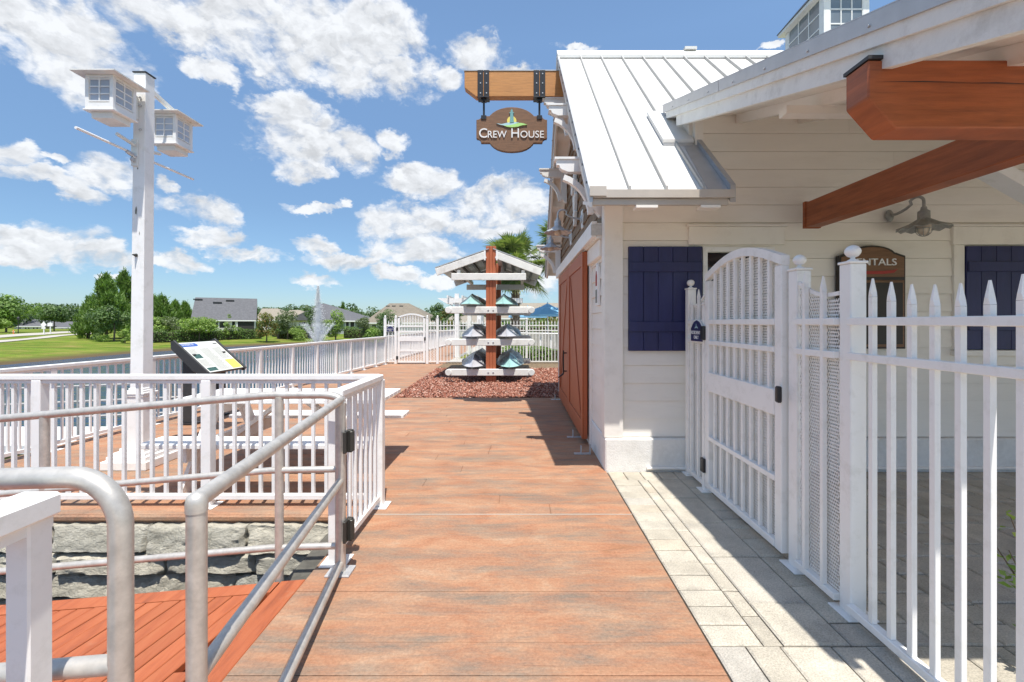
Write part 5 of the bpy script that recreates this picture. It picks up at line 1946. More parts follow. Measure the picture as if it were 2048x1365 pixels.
MB().add([PT(.03, .05), PT(.40, .05), PT(.44, .10), PT(.40, .16), PT(.03, .16)], [(0, 1, 2, 3, 4)]).build('header_band', 'blue', ip)
MB().text('KAYAKING 101', 0.034, PT(.05, .115, .0040), Y, -dn, nn, 0.0006, width=0.235).build('heading', 'print', ip)
patch(.06, .25, .40, .54, 'printgreen', 'photo_print')
patch(.06, .30, .84, .95, 'printgreen', 'photo_print')
patch(.70, .97, .66, .96, 'yellow', 'notice_print')
patch(.84, .95, .08, .13, 'printgrey', 'logo_print')
tl = MB()
for (u0, u1, v0, v1) in ((.05, .30, .24, .38), (.05, .30, .58, .80), (.35, .64, .24, .95), (.68, .95, .24, .62)):
    v = v0
    while v < v1:
        u2 = u1 - rnd.uniform(0, 0.07)
        tl.add([PT(u0, v), PT(u2, v), PT(u2, v + 0.010), PT(u0, v + 0.010)], [(0, 1, 2, 3)])
        v += 0.026
tl.build('text_lines', 'printgrey', ip)

# ================================================================== PICNIC TABLE
pt = empty('picnic_table', (-2.19, 4.46, 0), 'white picnic table with two attached benches on the terrace', 'picnic table')
xa, xb = -3.13, -1.24
bw = 0.138
for i in range(5):
    yy = 4.46 + (i - 2) * 0.144
    MB().box(xa, xb, yy - bw / 2, yy + bw / 2, 0.715, 0.753).build('top_board', 'white', pt, bevel=0.005)
for (b0, i0) in ((3.86, 0), (5.06, 0)):
    for k in (-0.5, 0.5):
        yy = b0 + k * 0.142
        MB().box(xa, xb, yy - 0.068, yy + 0.068, 0.412, 0.45).build('bench_board', 'white', pt, bevel=0.005)
for xx in (xa + 0.30, xb - 0.34):
    for s in (-1, 1):
        MB().beam((xx, 4.46 + s * 0.17, 0.712), (xx, 4.46 + s * 0.60, 0.002), 0.04, 0.135, up=Y).build('leg', 'white', pt, bevel=0.004)
    MB().box(xx + 0.022, xx + 0.060, 3.80, 5.12, 0.275, 0.410).build('cross_beam', 'white', pt, bevel=0.004)
    MB().box(xx + 0.022, xx + 0.060, 4.13, 4.79, 0.60, 0.714).build('cross_beam', 'white', pt, bevel=0.004)
MB().beam((xa + 0.36, 4.46, 0.34), (xa + 0.85, 4.46, 0.70), 0.09, 0.04).build('brace', 'white', pt, bevel=0.004)
MB().beam((xb - 0.36, 4.46, 0.34), (xb - 0.85, 4.46, 0.70), 0.09, 0.04).build('brace', 'white', pt, bevel=0.004)

# ================================================================== KAYAK RACK AND KAYAKS
kr = empty('kayak_rack', (-0.66, 12.6, 0), 'roofed timber kayak rack with rust red posts and white arms', 'rack')
KX = -0.655
KF, KB = 11.0, 14.25
for yy in (KF, KB):
    for i in range(3):
        MB().box(KX - 0.12 + i * 0.081, KX - 0.042 + i * 0.081, yy, yy + 0.22, -0.1, 3.30).build('post_plank', 'post', kr, bevel=0.006)
    MB().box(KX - 0.115, KX + 0.115, yy + 0.03, yy + 0.19, -0.1, 3.285).build('post_core', 'post', kr)
    for zz_ in (1.75, 0.975, 0.25):
        a = MB().box(KX - 1.02, KX + 0.98, yy - 0.062, yy - 0.004, zz_ - 0.082, zz_ + 0.082)
        a.build('arm', 'white_old', kr, bevel=0.012)
        for xx in (KX - 1.02, KX + 0.98):
            MB().lathe([(0.070, 0.0), (0.079, 0.010), (0.079, 0.074), (0.070, 0.086)], (xx, yy - 0.08, zz_), 18, Y).build('arm_end', 'white_old', kr, smooth=40)
        for dx in (-0.06, 0.06):
            MB().lathe([(0.02, 0), (0.02, 0.01), (0.008, 0.014)], (KX + dx, yy - 0.0625, zz_), 8, -Y).build('bolt', 'galv', kr)
        for s in (-0.47, 0.30):
            MB().box(KX + s - 0.11, KX + s + 0.13, yy - 0.062, yy + 0.05, zz_ + 0.091, zz_ + 0.115).build('pad', 'charcoal', kr)
    MB().box(KX - 0.95, KX + 0.85, yy - 0.062, yy - 0.004, 2.47, 2.635).build('tie_beam', 'white_old', kr, bevel=0.008)
    for s in (-1, 1):
        xe = KX + s * 1.22 + (0.0 if s > 0 else -0.10)
        MB().beam((KX + s * 0.13, yy - 0.03, 3.08), (xe, yy - 0.03, 2.66), 0.05, 0.17, up=Z).build('rafter', 'white_old', kr, bevel=0.006)
        MB().box(KX + s * 0.125, KX + s * 0.165, yy - 0.06, yy + 0.02, 2.95, 3.18).build('cleat', 'white', kr)
for s in (-1, 1):
    xe = KX + s * 1.25 + (0.0 if s > 0 else -0.10)
    for k in range(6):
        ya = KF - 0.02 + k * 0.58
        MB().beam((KX + s * 0.05, ya + 0.28, 3.235), (xe, ya + 0.28, 2.775), 0.565, 0.022, up=Z).build('roof_sheet', 'flash', kr)
    for k in range(4):
        f = (k + 0.5) / 4
        MB().box(KX + s * (0.13 + 1.0 * f) - 0.03, KX + s * (0.13 + 1.0 * f) + 0.03, KF, KB, 3.165 - 0.445 * f - 0.05, 3.165 - 0.445 * f).build('purlin', 'charcoal', kr)
    MB().box(KX + s * 0.78 - 0.04, KX + s * 0.78 + 0.04, KF, KB, 2.63, 2.72).build('plate', 'white_old', kr)


def kayak_mesh(name, mt, L=3.9, W=0.72, D=0.29):
    """upturned hull: V shaped stem at y = 0 whose tip comes down to the rack, keel line rising behind it"""
    n, m = 40, 18
    vs, fs = [], []
    for i in range(n + 1):
        t = i / n
        e = min(t, 1 - t) * 2
        w = W / 2 * (1 - (1 - min(1, e * 1.45)) ** 2.3) ** 0.70 + 0.008
        s_ = min(1, e * 2.4)
        dep = D * (0.18 + 0.82 * (1 - (1 - s_) ** 1.7))
        vee = max(0.0, 1 - e * 1.25) ** 0.9
        for k in range(m + 1):
            au = abs(-1 + 2 * k / m)
            round_ = (1 - au ** 2.8) ** 0.60 if au < 1 else 0
            h = dep * ((0.72 * round_ + 0.28 * (1 - au) ** 2.0) * (1 - vee) + (1 - au) ** 1.5 * vee)
            vs.append(((-1 + 2 * k / m) * w, t * L, h))
        for k in range(1, m):
            u = 1 - 2 * k / m
            vs.append((u * w, t * L, -0.03 * (1 - u * u) * min(1, e * 2)))
    c = 2 * m
    for i in range(n):
        for k in range(c):
            fs.append((i * c + k, i * c + (k + 1) % c, (i + 1) * c + (k + 1) % c, (i + 1) * c + k))
    fs.append(tuple(range(c)))
    fs.append(tuple(n * c + k for k in range(c)))
    return MB().add(vs, fs).mesh(name, mt, smooth=70)


for k, (xx, zz_, mt, lb) in enumerate((
        (KX - 0.50, 1.895, 'camo_teal', 'upturned teal kayak on the left of the top rack arm'),
        (KX + 0.30, 1.895, 'camo_teal', 'upturned teal kayak on the right of the top rack arm'),
        (KX - 0.44, 1.12, 'camo_grey', 'upturned grey kayak on the left of the middle rack arm'),
        (KX + 0.38, 1.12, 'camo_grey', 'upturned grey kayak on the right of the middle rack arm'),
        (KX - 0.43, 0.395, 'camo_grey', 'upturned grey kayak on the left of the lowest rack arm'),
        (KX + 0.45, 0.395, 'camo_teal', 'upturned teal kayak on the right of the lowest rack arm'))):
    kb = empty('kayak', (xx, 10.74, zz_), lb, 'kayak', 'kayaks on the rack')
    me = kayak_mesh('hull', mt)
    h_ = bpy.data.objects.new('hull', me)
    COL.objects.link(h_)
    h_.parent = kb
    g_ = MB().tube([(-0.02, 0.02, -0.015), (-0.02, -0.03, -0.035), (0.02, -0.03, -0.035), (0.02, 0.02, -0.015)], 0.006, 8).mesh('grab_handle', 'black')
    h2 = bpy.data.objects.new('grab_handle', g_)
    COL.objects.link(h2)
    h2.parent = kb

# ================================================================== FAR FENCE AND GATE
FY = 15.9
ff = empty('pool_fence', (0, FY, 0), 'far white picket pool fence behind the kayak rack', 'fence')
for xx in (-4.64, -4.27, -3.17, -2.81, -1.36, 0.30, 1.95):
    fence_post(ff, xx, FY, 0.085 if xx < -2 else 0.075, 1.60 if xx < -2 else 1.52, ball=True, plate=False)
pmf = picket_mesh(1.52, 0.06)
segs = [(-2.81, -1.36), (-1.36, 0.30), (0.30, 1.95), (1.95, 3.6)]
for a, b in segs:
    for zz_ in (1.345, 1.17, 0.09):
        MB().box(a + 0.05, b - 0.05, FY - 0.018, FY + 0.018, zz_ - 0.018, zz_ + 0.018).build('rail', 'white', ff)
    n = int((b - a) / 0.108)
    for i in range(1, n):
        inst('picket', pmf, (a + (b - a) * i / n, FY, 0), ff)
for a, b in ((-4.64, -4.27), (-3.17, -2.81)):
    for zz_ in (1.345, 1.17, 0.09):
        MB().box(a + 0.05, b - 0.05, FY - 0.018, FY + 0.018, zz_ - 0.018, zz_ + 0.018).build('rail', 'white', ff)
    for i in (1, 2):
        inst('picket', pmf, (a + (b - a) * i / 3, FY, 0), ff)
    mb = MB()
    lattice(mb, (a + 0.04, FY + 0.016, 0), X, b - a - 0.08, 0.1, lambda u: 1.42, 0.0, sx=0.05, sz=0.09, w=0.006)
    o = mb.build('mesh_infill', 'white', ff)
    o['kind'] = 'stuff'
fg = empty('pool_gate', (-3.72, FY, 0), 'white arched pedestrian gate in the far fence across the boardwalk', 'gate')
GA, GB = -4.20, -3.24
az_ = lambda x_: 1.64 + 0.12 * math.sin(math.pi * (x_ - GA) / (GB - GA))
for a in (GA, GB - 0.075):
    MB().box(a, a + 0.075, FY - 0.025, FY + 0.025, 0.05, 1.64).build('stile', 'white', fg)
mb = MB()
for i in range(12):
    a, b = GA + (GB - GA) * i / 12, GA + (GB - GA) * (i + 1) / 12
    mb.prism([(a, az_(a) - .045), (b, az_(b) - .045), (b, az_(b) + .01), (a, az_(a) + .01)], (0, FY - 0.025, 0), X, Z, Y, 0.05)
mb.build('arched_head', 'white', fg)
for (za, zb_) in ((1.29, 1.35), (1.10, 1.16), (0.80, 0.96), (0.44, 0.48), (0.05, 0.10)):
    MB().box(GA + 0.076, GB - 0.076, FY - 0.022, FY + 0.018, za, zb_).build('rail', 'white', fg)
for i in range(8):
    xx = GA + 0.075 + (GB - GA - 0.15) * (i + 0.75) / 8.5
    MB().box(xx - 0.011, xx + 0.011, FY - 0.012, FY + 0.012, 0.10, az_(xx) - 0.04).build('picket', 'white', fg)
mb = MB()
lattice(mb, (GA + 0.075, FY + 0.016, 0), X, GB - GA - 0.15, 0.1, lambda u: az_(GA + 0.075 + u) - 0.04, 0.0, sx=0.05, sz=0.09, w=0.006)
o = mb.build('mesh_infill', 'white', fg)
o['kind'] = 'stuff'
for zz_ in (1.22, 0.22):
    MB().box(GA - 0.05, GA + 0.02, FY - 0.05, FY - 0.026, zz_ - 0.06, zz_ + 0.06).build('hinge', 'black', fg)
MB().box(GB - 0.03, GB + 0.02, FY - 0.055, FY - 0.026, 0.82, 0.94).build('latch', 'black', fg)
rs2 = empty('residents_sign', (-4.455, FY - 0.03, 1.2), 'small dark residents only sign on the far fence beside the gate', 'sign')
so = Vector((-4.455, FY - 0.022, 1.14))
MB().prism([(p[0] * 1.10, p[1] * 1.10 - 0.008) for p in spoly], so, X, Z, -Y, 0.008).build('border', 'white', rs2)
MB().prism(spoly, so - Y * 0.008, X, Z, -Y, 0.006).build('board', 'navy', rs2)
MB().text('RESIDENTS', 0.030, so - Y * 0.0142 + Z * 0.062, X, Z, -Y, 0.002, width=0.225, center=True).build('letters', 'letter', rs2)
MB().text('ONLY', 0.030, so - Y * 0.0142 + Z * 0.020, X, Z, -Y, 0.002, width=0.105, center=True).build('letters', 'letter', rs2)


# ================================================================== VEGETATION
def leaf_verts(rg, centers, normals, size, aspect=1.0):
    """one small bent leaf card (two triangles folded on the midrib) per centre"""
    n = len(centers)
    nrm = normals / (np.linalg.norm(normals, axis=1, keepdims=True) + 1e-9)
    r = rg.normal(size=(n, 3))
    a = np.cross(nrm, r)
    a /= np.linalg.norm(a, axis=1, keepdims=True) + 1e-9
    b = np.cross(nrm, a)
    s = size * rg.uniform(0.6, 1.35, (n, 1))
    p0 = centers - a * s * aspect
    p1 = centers + b * s * 0.5 + nrm * s * 0.12
    p2 = centers + a * s * aspect
    p3 = centers - b * s * 0.5 + nrm * s * 0.12
    v = np.stack([p0, p1, p2, p3], 1).reshape(-1, 3)
    f = (np.arange(n) * 4)[:, None] + np.array([0, 1, 2, 3])[None]
    return v, f


def clump_points(rg, clumps, n):
    c = np.array(clumps, float)
    vol = c[:, 3] * c[:, 4] * c[:, 5]
    pick = rg.choice(len(c), n, p=vol ** 0.75 / (vol ** 0.75).sum())
    d = rg.normal(size=(n, 3))
    d /= np.linalg.norm(d, axis=1, keepdims=True)
    rad = rg.uniform(0.35, 1.0, (n, 1)) ** 0.45 * rg.uniform(0.85, 1.12, (n, 1))
    p = c[pick, :3] + d * rad * c[pick, 3:6]
    nr = d + rg.normal(0, 0.55, (n, 3)) + np.array([0, 0, 0.45])
    return p, nr


def crown_mesh(name, mt, seed, w, h, z0, lumps=14, n=2600, size=0.16, shape='round', aspect=0.8):
    """crown of width w from height z0 up to h, base of the tree at the origin"""
    rg = np.random.default_rng(seed)
    cl = []
    H = h - z0
    for i in range(lumps):
        if shape == 'round':
            t = rg.uniform(0.05, 0.95)
            rr = math.sin(math.pi * (0.12 + 0.80 * t)) * w / 2
        elif shape == 'cone':
            t = rg.uniform(0.0, 1.0) ** 1.3
            rr = (1 - t) ** 0.8 * w / 2 + 0.05 * w
        elif shape == 'flat':
            t = rg.uniform(0.2, 0.9)
            rr = w / 2 * (1.05 - 0.55 * t)
        else:
            t = rg.uniform(0, 1)
            rr = w / 2 * 0.9
        an = rg.uniform(0, 6.28)
        q = rr * rg.uniform(0.3, 0.85)
        s = rg.uniform(0.16, 0.30) * w * (0.7 if shape == 'cone' else 1)
        cl.append((q * math.cos(an), q * math.sin(an), z0 + H * (0.08 + 0.84 * t), s, s, s * rg.uniform(0.55, 0.85) * min(1.2, H / w + 0.3)))
    p, nr = clump_points(rg, cl, n)
    p[:, 2] = np.clip(p[:, 2], z0 - 0.1, None)
    v, f = leaf_verts(rg, p, nr, size, aspect)
    return raw_mesh(name, v, f, mt), cl


def pine_mesh(name, mt, seed, w, h, z0, tufts=170, per=26, L=0.34):
    """whorled boughs ending in upturned candles of needles"""
    rg = np.random.default_rng(seed)
    vs, fs = [], []
    base = []
    for i in range(tufts):
        t = rg.uniform(0, 1) ** 0.9
        rr = w / 2 * (1 - t) ** 0.75 * rg.uniform(0.25, 1.0)
        an = rg.uniform(0, 6.28)
        base.append((rr * math.cos(an), rr * math.sin(an), z0 + (h - z0) * t * 0.96 + rg.uniform(-.2, .2)))
    base = np.array(base)
    n = tufts * per
    c = np.repeat(base, per, 0) + rg.normal(0, 0.13, (n, 3)) * np.array([0.9, 0.9, 2.3])
    out = np.repeat(base * np.array([1, 1, 0]), per, 0)
    out /= np.linalg.norm(out, axis=1, keepdims=True) + 1e-6
    d = out * 0.25 + rg.normal(0, 0.40, (n, 3)) + np.array([0, 0, 1.0])
    d /= np.linalg.norm(d, axis=1, keepdims=True)
    s = np.cross(d, rg.normal(size=(n, 3)))
    s /= np.linalg.norm(s, axis=1, keepdims=True)
    ln = L * rg.uniform(0.6, 1.3, (n, 1))
    wd = 0.045 * L / 0.34
    v = np.stack([c - s * wd, c + s * wd, c + d * ln + s * wd * 0.5, c + d * ln - s * wd * 0.5], 1).reshape(-1, 3)
    f = (np.arange(n) * 4)[:, None] + np.array([0, 1, 2, 3])[None]
    return raw_mesh(name, v, f, mt), base


def trunk(parent, h, r, mt='bark', boughs=None, name='trunk'):
    mb = MB()
    x_, y_, z_ = wloc(parent)
    o = Vector((x_, y_, z_))
    mb.tube([o + Vector((0, 0, -0.3)), o + Vector((0.02 * h, 0, h * 0.4)), o + Vector((-0.01 * h, 0.01 * h, h * 0.75)), o + Vector((0, 0, h))], [r * 1.25, r, r * 0.7, r * 0.3], 8)
    for b in (boughs or []):
        t = max(h * 0.25, b[2] - 0.3 * math.hypot(b[0], b[1]))
        mb.tube([o + Vector((0, 0, t)), o + Vector((b[0] * 0.5, b[1] * 0.5, t * 0.5 + b[2] * 0.5 - 0.05)), o + Vector((b[0], b[1], b[2]))], [r * 0.45, r * 0.3, r * 0.12], 5)
    return mb.build(name, mt, parent, smooth=50)


SEED = [100]
TREES = 'trees round the lake'


def tree(name, label, pos, w, h, z0, mt, shape='round', n=2600, size=0.16, lumps=14, cat='tree', group=TREES, r=None, aspect=0.8):
    SEED[0] += 1
    o = empty(name, pos, label, cat, group)
    me, cl = crown_mesh('crown', mt, SEED[0], w, h, z0, lumps, n, size, shape, aspect)
    c = bpy.data.objects.new('crown', me)
    COL.objects.link(c)
    c.parent = o
    if z0 > 0.15:
        trunk(o, z0 + (h - z0) * 0.6, r or max(0.05, h * 0.02), boughs=[k[:3] for k in cl[:7]])
    else:
        trunk(o, h * 0.6, 0.04, name='stem')
    return o


def pine(label, pos, w, h, z0, **k):
    SEED[0] += 1
    o = empty('pine_tree', pos, label, 'pine tree', 'pines on the lake bank')
    me, base = pine_mesh('crown', 'pine', SEED[0], w, h, z0, **k)
    c = bpy.data.objects.new('crown', me)
    COL.objects.link(c)
    c.parent = o
    trunk(o, h * 0.92, 0.13, boughs=[tuple(b) for b in base[:14]])
    return o


def spot(px, y, dz=0.0):
    x = (px - 1036) / 910 * y
    return Vector((x, y, gz(x, y) + dz))


def hgt(py, y, base):
    return 1.45 - (py - 645) / 910 * y - base


# left bank: pines with a dark shade tree in front
p = spot(212, 50); pine('broad bright pine with upturned tips left of the white pole', p, 5.7, hgt(556, 50, p.z), 0.8, tufts=250, per=60)
p = spot(248, 53); pine('taller narrow pine right behind the white pole', p, 4.2, hgt(545, 53, p.z), 1.0, tufts=130, per=60)
p = spot(176, 51); pine('low spreading pine at the left of the pine clump', p, 3.0, hgt(604, 51, p.z), 0.3, tufts=80, per=50)
p = spot(228, 46.5); tree('shade_tree', 'dark rounded shade tree in front of the pines', p, 3.9, hgt(612, 46.5, p.z), 1.1, 'oak', n=3600, size=0.13, lumps=20)
p = spot(208, 45.5); tree('low_shrub', 'yellow green clipped shrub at the foot of the shade tree', p, 1.6, 0.85, 0.0, 'bright', n=900, size=0.07, lumps=8, cat='shrub', group='shrubs on the lake bank')
p = spot(192, 48.0); tree('low_shrub', 'dark shrub at the left foot of the pines', p, 1.2, 1.3, 0.0, 'oak', n=700, size=0.08, lumps=7, cat='shrub', group='shrubs on the lake bank')
p = spot(250, 44.5); tree('low_shrub', 'bright grassy shrub just left of the white pole', p, 1.4, 1.5, 0.0, 'bright', n=900, size=0.08, lumps=8, cat='shrub', group='shrubs on the lake bank')
p = spot(12, 74); tree('broadleaf_tree', 'big round tree at the left edge of the picture', p, 6.4, hgt(592, 74, p.z), 1.2, 'pine', n=5200, size=0.24, lumps=26)
p = spot(-14, 66); tree('broadleaf_tree', 'pale green tree cut off by the left edge', p, 3.4, hgt(636, 66, p.z), 0.8, 'bright', n=1800, size=0.15)
p = spot(108, 88); tree('broadleaf_tree', 'dark tree just right of the white road signs', p, 5.6, hgt(612, 88, p.z), 1.3, 'oak', n=3600, size=0.22, lumps=20)
p = spot(322, 64); pine('bushy pine right of the white pole', p, 5.6, hgt(598, 64, p.z), 0.8, tufts=170, per=52, L=0.4)
p = spot(308, 70); pine('second bushy pine hard against the right side of the pole', p, 4.4, hgt(597, 70, p.z), 0.8, tufts=120, per=52, L=0.4)
p = spot(350, 90); pine('smaller pine left of the grey roofed house', p, 5.4, hgt(606, 90, p.z), 0.8, tufts=170, per=30, L=0.45)
p = spot(370, 92); pine('pine touching the left end of the grey gable roof', p, 5.0, hgt(608, 92, p.z), 0.8, tufts=170, per=30, L=0.45)
p = spot(345, 60); tree('broadleaf_tree', 'olive green bushy tree behind the hedge left of the grey house', p, 4.6, hgt(632, 60, p.z), 0.5, 'olive', n=2600, size=0.15, lumps=16)
p = spot(310, 58); tree('broadleaf_tree', 'light green bushy tree behind the hedge next to the pole', p, 3.0, hgt(636, 58, p.z), 0.5, 'bright', n=1700, size=0.13)
p = spot(398, 50.5); tree('broadleaf_tree', 'spreading bright green tree in front of the grey house', p, 4.2, hgt(637, 50.5, p.z), 1.0, 'bright', 'flat', n=2900, size=0.12, lumps=20)
p = spot(458, 54); tree('young_cypress', 'thin pale young conifer before the windows of the grey house', p, 1.55, hgt(627, 54, p.z), 0.5, 'bright', 'cone', n=900, size=0.09, lumps=14)
p = spot(533, 52.5); tree('broadleaf_tree', 'small tree with orange tinged leaves in front of the hedge', p, 3.5, hgt(626, 52.5, p.z), 0.75, 'orangey', 'cone', n=2600, size=0.11, lumps=26)
p = spot(575, 58); tree('broadleaf_tree', 'grey green tree between the orange tinged tree and the fountain', p, 3.2, hgt(620, 58, p.z), 0.5, 'olive', n=2000, size=0.13, lumps=14)
p = spot(600, 57); tree('low_shrub', 'round green bush beside the fountain', p, 2.6, hgt(655, 57, p.z), 0.0, 'bright', n=1300, size=0.10, lumps=10, cat='shrub', group='shrubs on the lake bank')
p = spot(622, 60); tree('broadleaf_tree', 'small dark tree directly behind the fountain plume', p, 1.7, hgt(612, 60, p.z), 1.6, 'oak', n=1000, size=0.12)
p = spot(671, 58); tree('broadleaf_tree', 'leafy green tree right of the fountain', p, 2.9, hgt(620, 58, p.z), 0.6, 'bright', n=2400, size=0.12, lumps=16)
p = spot(726, 61); tree('broadleaf_tree', 'low olive tree left of the brown hipped house', p, 2.5, hgt(634, 61, p.z), 0.5, 'olive', n=1700, size=0.12, lumps=12)
p = spot(770, 57); tree('broadleaf_tree', 'full green tree behind the far gate post', p, 3.3, hgt(618, 57, p.z), 0.3, 'oak', n=3200, size=0.12, lumps=20)
p = spot(748, 55); tree('broadleaf_tree', 'rounded green tree left of the far gate', p, 2.4, hgt(650, 55, p.z), 0.2, 'bright', n=1700, size=0.11, lumps=12)
p = spot(874, 44); tree('broadleaf_tree', 'tall dark tree with two tops right of the far gate', p, 1.9, hgt(597, 44, p.z), 0.9, 'oak', n=2600, size=0.10, lumps=18)
p = spot(890, 46); tree('broadleaf_tree', 'olive tree beside the dark twin topped tree', p, 1.7, hgt(612, 46, p.z), 0.9, 'orangey', n=1500, size=0.10, lumps=12)
p = spot(910, 64); tree('broadleaf_tree', 'dark tree behind the white pergola', p, 2.6, hgt(612, 64, p.z), 0.8, 'oak', n=1700, size=0.13)
p = spot(1085, 40); tree('broadleaf_tree', 'green tree behind the blue umbrellas', p, 3.0, hgt(612, 40, p.z), 0.6, 'orangey', n=1700, size=0.12)
p = spot(686, 95); pine('lone thin pine showing above the grey hipped roof', p, 1.6, hgt(609, 95, p.z), 1.5, tufts=70, per=24, L=0.4)

# far wood on the skyline, one mass
rg = np.random.default_rng(5)
cl = []
for px in range(-1500, 1160, 7):
    y_ = rg.uniform(120, 165)
    x_ = (px + rg.uniform(-4, 4) - 1036) / 910 * y_
    if 300 < px < 560:
        ht = rg.uniform(611, 618)
    elif px < 170:
        ht = rg.uniform(603, 614)
    elif px < 700:
        ht = rg.uniform(604, 617)
    else:
        ht = rg.uniform(612, 626)
    top = 1.45 + (645 - ht) / 910 * y_
    s = rg.uniform(1.6, 2.8)
    for k in range(4):
        cl.append((x_ + rg.normal(0, 1.0), y_ + rg.normal(0, 1.5), top - s * 0.75 - k * rg.uniform(1.0, 2.0), s * rg.uniform(.8, 1.2), s, s * rg.uniform(0.55, 0.9)))
p_, n_ = clump_points(rg, cl, 135000)
v, f = leaf_verts(rg, p_, n_, 0.52, 0.8)
o = inst('far_wood', raw_mesh('far_wood', v, f, 'wood_far'), (0, 0, 0))
tag(o, 'far off belt of mixed woodland along the skyline', 'wood', kind='stuff')
mb = MB()
for i in range(60):
    c = cl[rg.integers(0, len(cl))]
    b = gz(c[0], c[1])
    mb.tube([(c[0], c[1], b - 0.3), (c[0], c[1], c[2])], [0.16, 0.08], 6)
o = mb.build('far_trunks', 'bark')
tag(o, 'trunks within the far off woodland belt', 'wood', kind='stuff')


def hedge(label, pts, w, h, n, size=0.10, mt='hedge', name='hedge', cat='hedge'):
    rg = np.random.default_rng(len(label) + n)
    pts = np.array(pts, float)
    seg = np.linalg.norm(np.diff(pts, axis=0), axis=1)
    cum = np.concatenate([[0], np.cumsum(seg)])
    s = rg.uniform(0, cum[-1], n)
    i = np.clip(np.searchsorted(cum, s, side='right') - 1, 0, len(seg) - 1)
    t = ((s - cum[i]) / seg[i])[:, None]
    base = pts[i] * (1 - t) + pts[i + 1] * t
    u = (pts[i + 1] - pts[i]) / seg[i][:, None]
    nrm = np.stack([-u[:, 1], u[:, 0]], 1)
    a = rg.uniform(0, math.pi, n)
    bul = 1 + 0.10 * np.sin(s * 2.1) + 0.06 * np.sin(s * 5.3)
    ca = np.sign(np.cos(a)) * np.abs(np.cos(a)) ** 0.5
    sa = np.abs(np.sin(a)) ** 0.5
    low = rg.uniform(0, 1, n) < 0.45
    zz_ = np.where(low, rg.uniform(0.02, 0.9, n), sa) * h * bul
    off = ca * w / 2 * bul * rg.uniform(0.8, 1.05, n)
    xy = base + nrm * off[:, None]
    gz_ = ground_z(base[:, 0], base[:, 1])
    c = np.stack([xy[:, 0], xy[:, 1], gz_ + zz_], 1)
    no = np.stack([nrm[:, 0] * ca, nrm[:, 1] * ca, sa + 0.2], 1) + rg.normal(0, 0.5, (n, 3))
    v, f = leaf_verts(rg, c, no, size, 0.8)
    b0 = pts[0]
    o = empty(name, (b0[0], b0[1], gz(b0[0], b0[1])), label, cat, 'hedges along the lake' if cat == 'hedge' else None)
    l_ = inst('leaves', raw_mesh('leaves', v, f, mt), (0, 0, 0), o)
    # woody core that stops the view
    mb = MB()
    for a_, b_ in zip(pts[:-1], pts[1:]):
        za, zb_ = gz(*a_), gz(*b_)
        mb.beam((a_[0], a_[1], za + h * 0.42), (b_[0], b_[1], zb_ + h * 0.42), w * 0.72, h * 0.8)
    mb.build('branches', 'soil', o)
    return o


hx = lambda px, y: ((px - 1036) / 910 * y, y)
hedge('long clipped hedge on the far bank below the grey house', [hx(288, 46.5), hx(340, 48.5), hx(400, 51.5), hx(470, 55), hx(520, 57.5)], 1.2, 1.25, 9000, 0.085)
hedge('clipped hedge on the far bank left of the fountain', [hx(545, 61.5), hx(600, 62.5), hx(632, 63)], 1.2, 1.5, 3600, 0.09)
hedge('clipped hedge on the far bank right of the fountain', [hx(690, 63), hx(740, 63), hx(790, 63)], 1.2, 1.45, 3600, 0.09)
hedge('clump of yellow green grasses at the water edge by the fountain', [hx(556, 58.5), hx(590, 60), hx(622, 61)], 1.1, 0.85, 1900, 0.12, 'reed', 'ornamental_grass', 'grasses')
hedge('dark low hedge beside the pool behind the far fence', [(-0.6, 17.3), (0.6, 17.4), (3.0, 17.4)], 0.7, 0.62, 4200, 0.045, 'hedge', 'hedge', 'hedge')
hedge('low olive hedge round the pool deck beyond the loungers', [(-2.0, 29), (1.0, 30), (8.0, 31)], 1.2, 1.5, 3600, 0.09, 'hedge', 'hedge', 'hedge')

# shrub at the right edge by the porch
sh = empty('porch_shrub', (2.16, 1.86, 0.0), 'small leafy shrub at the right edge behind the picket fence', 'shrub')
rg = np.random.default_rng(77)
stems = MB()
cc, nn_ = [], []
for i in range(16):
    an, rr = rg.uniform(0, 6.28), rg.uniform(0.03, 0.17)
    tip = Vector((2.16 + rr * math.cos(an), 1.86 + rr * math.sin(an), rg.uniform(0.25, 0.72)))
    stems.tube([(2.16, 1.86, 0.0), (2.16 + rr * 0.3 * math.cos(an), 1.86 + rr * 0.3 * math.sin(an), tip.z * 0.6), tip], [0.006, 0.005, 0.002], 5)
    for k in range(16):
        t = rg.uniform(0.35, 1.0)
        q_ = Vector((2.16, 1.86, 0)).lerp(tip, t) + Vector(rg.normal(0, 0.022, 3))
        cc.append(q_)
        nn_.append((rg.normal(0, .6), rg.normal(0, .6), 1))
v, f = leaf_verts(rg, np.array([tuple(c) for c in cc]), np.array(nn_), 0.024, 0.9)
stems.build('stem', 'bark', sh)
inst('leaves', raw_mesh('leaves', v, f, 'bright'), (0, 0, 0), sh)


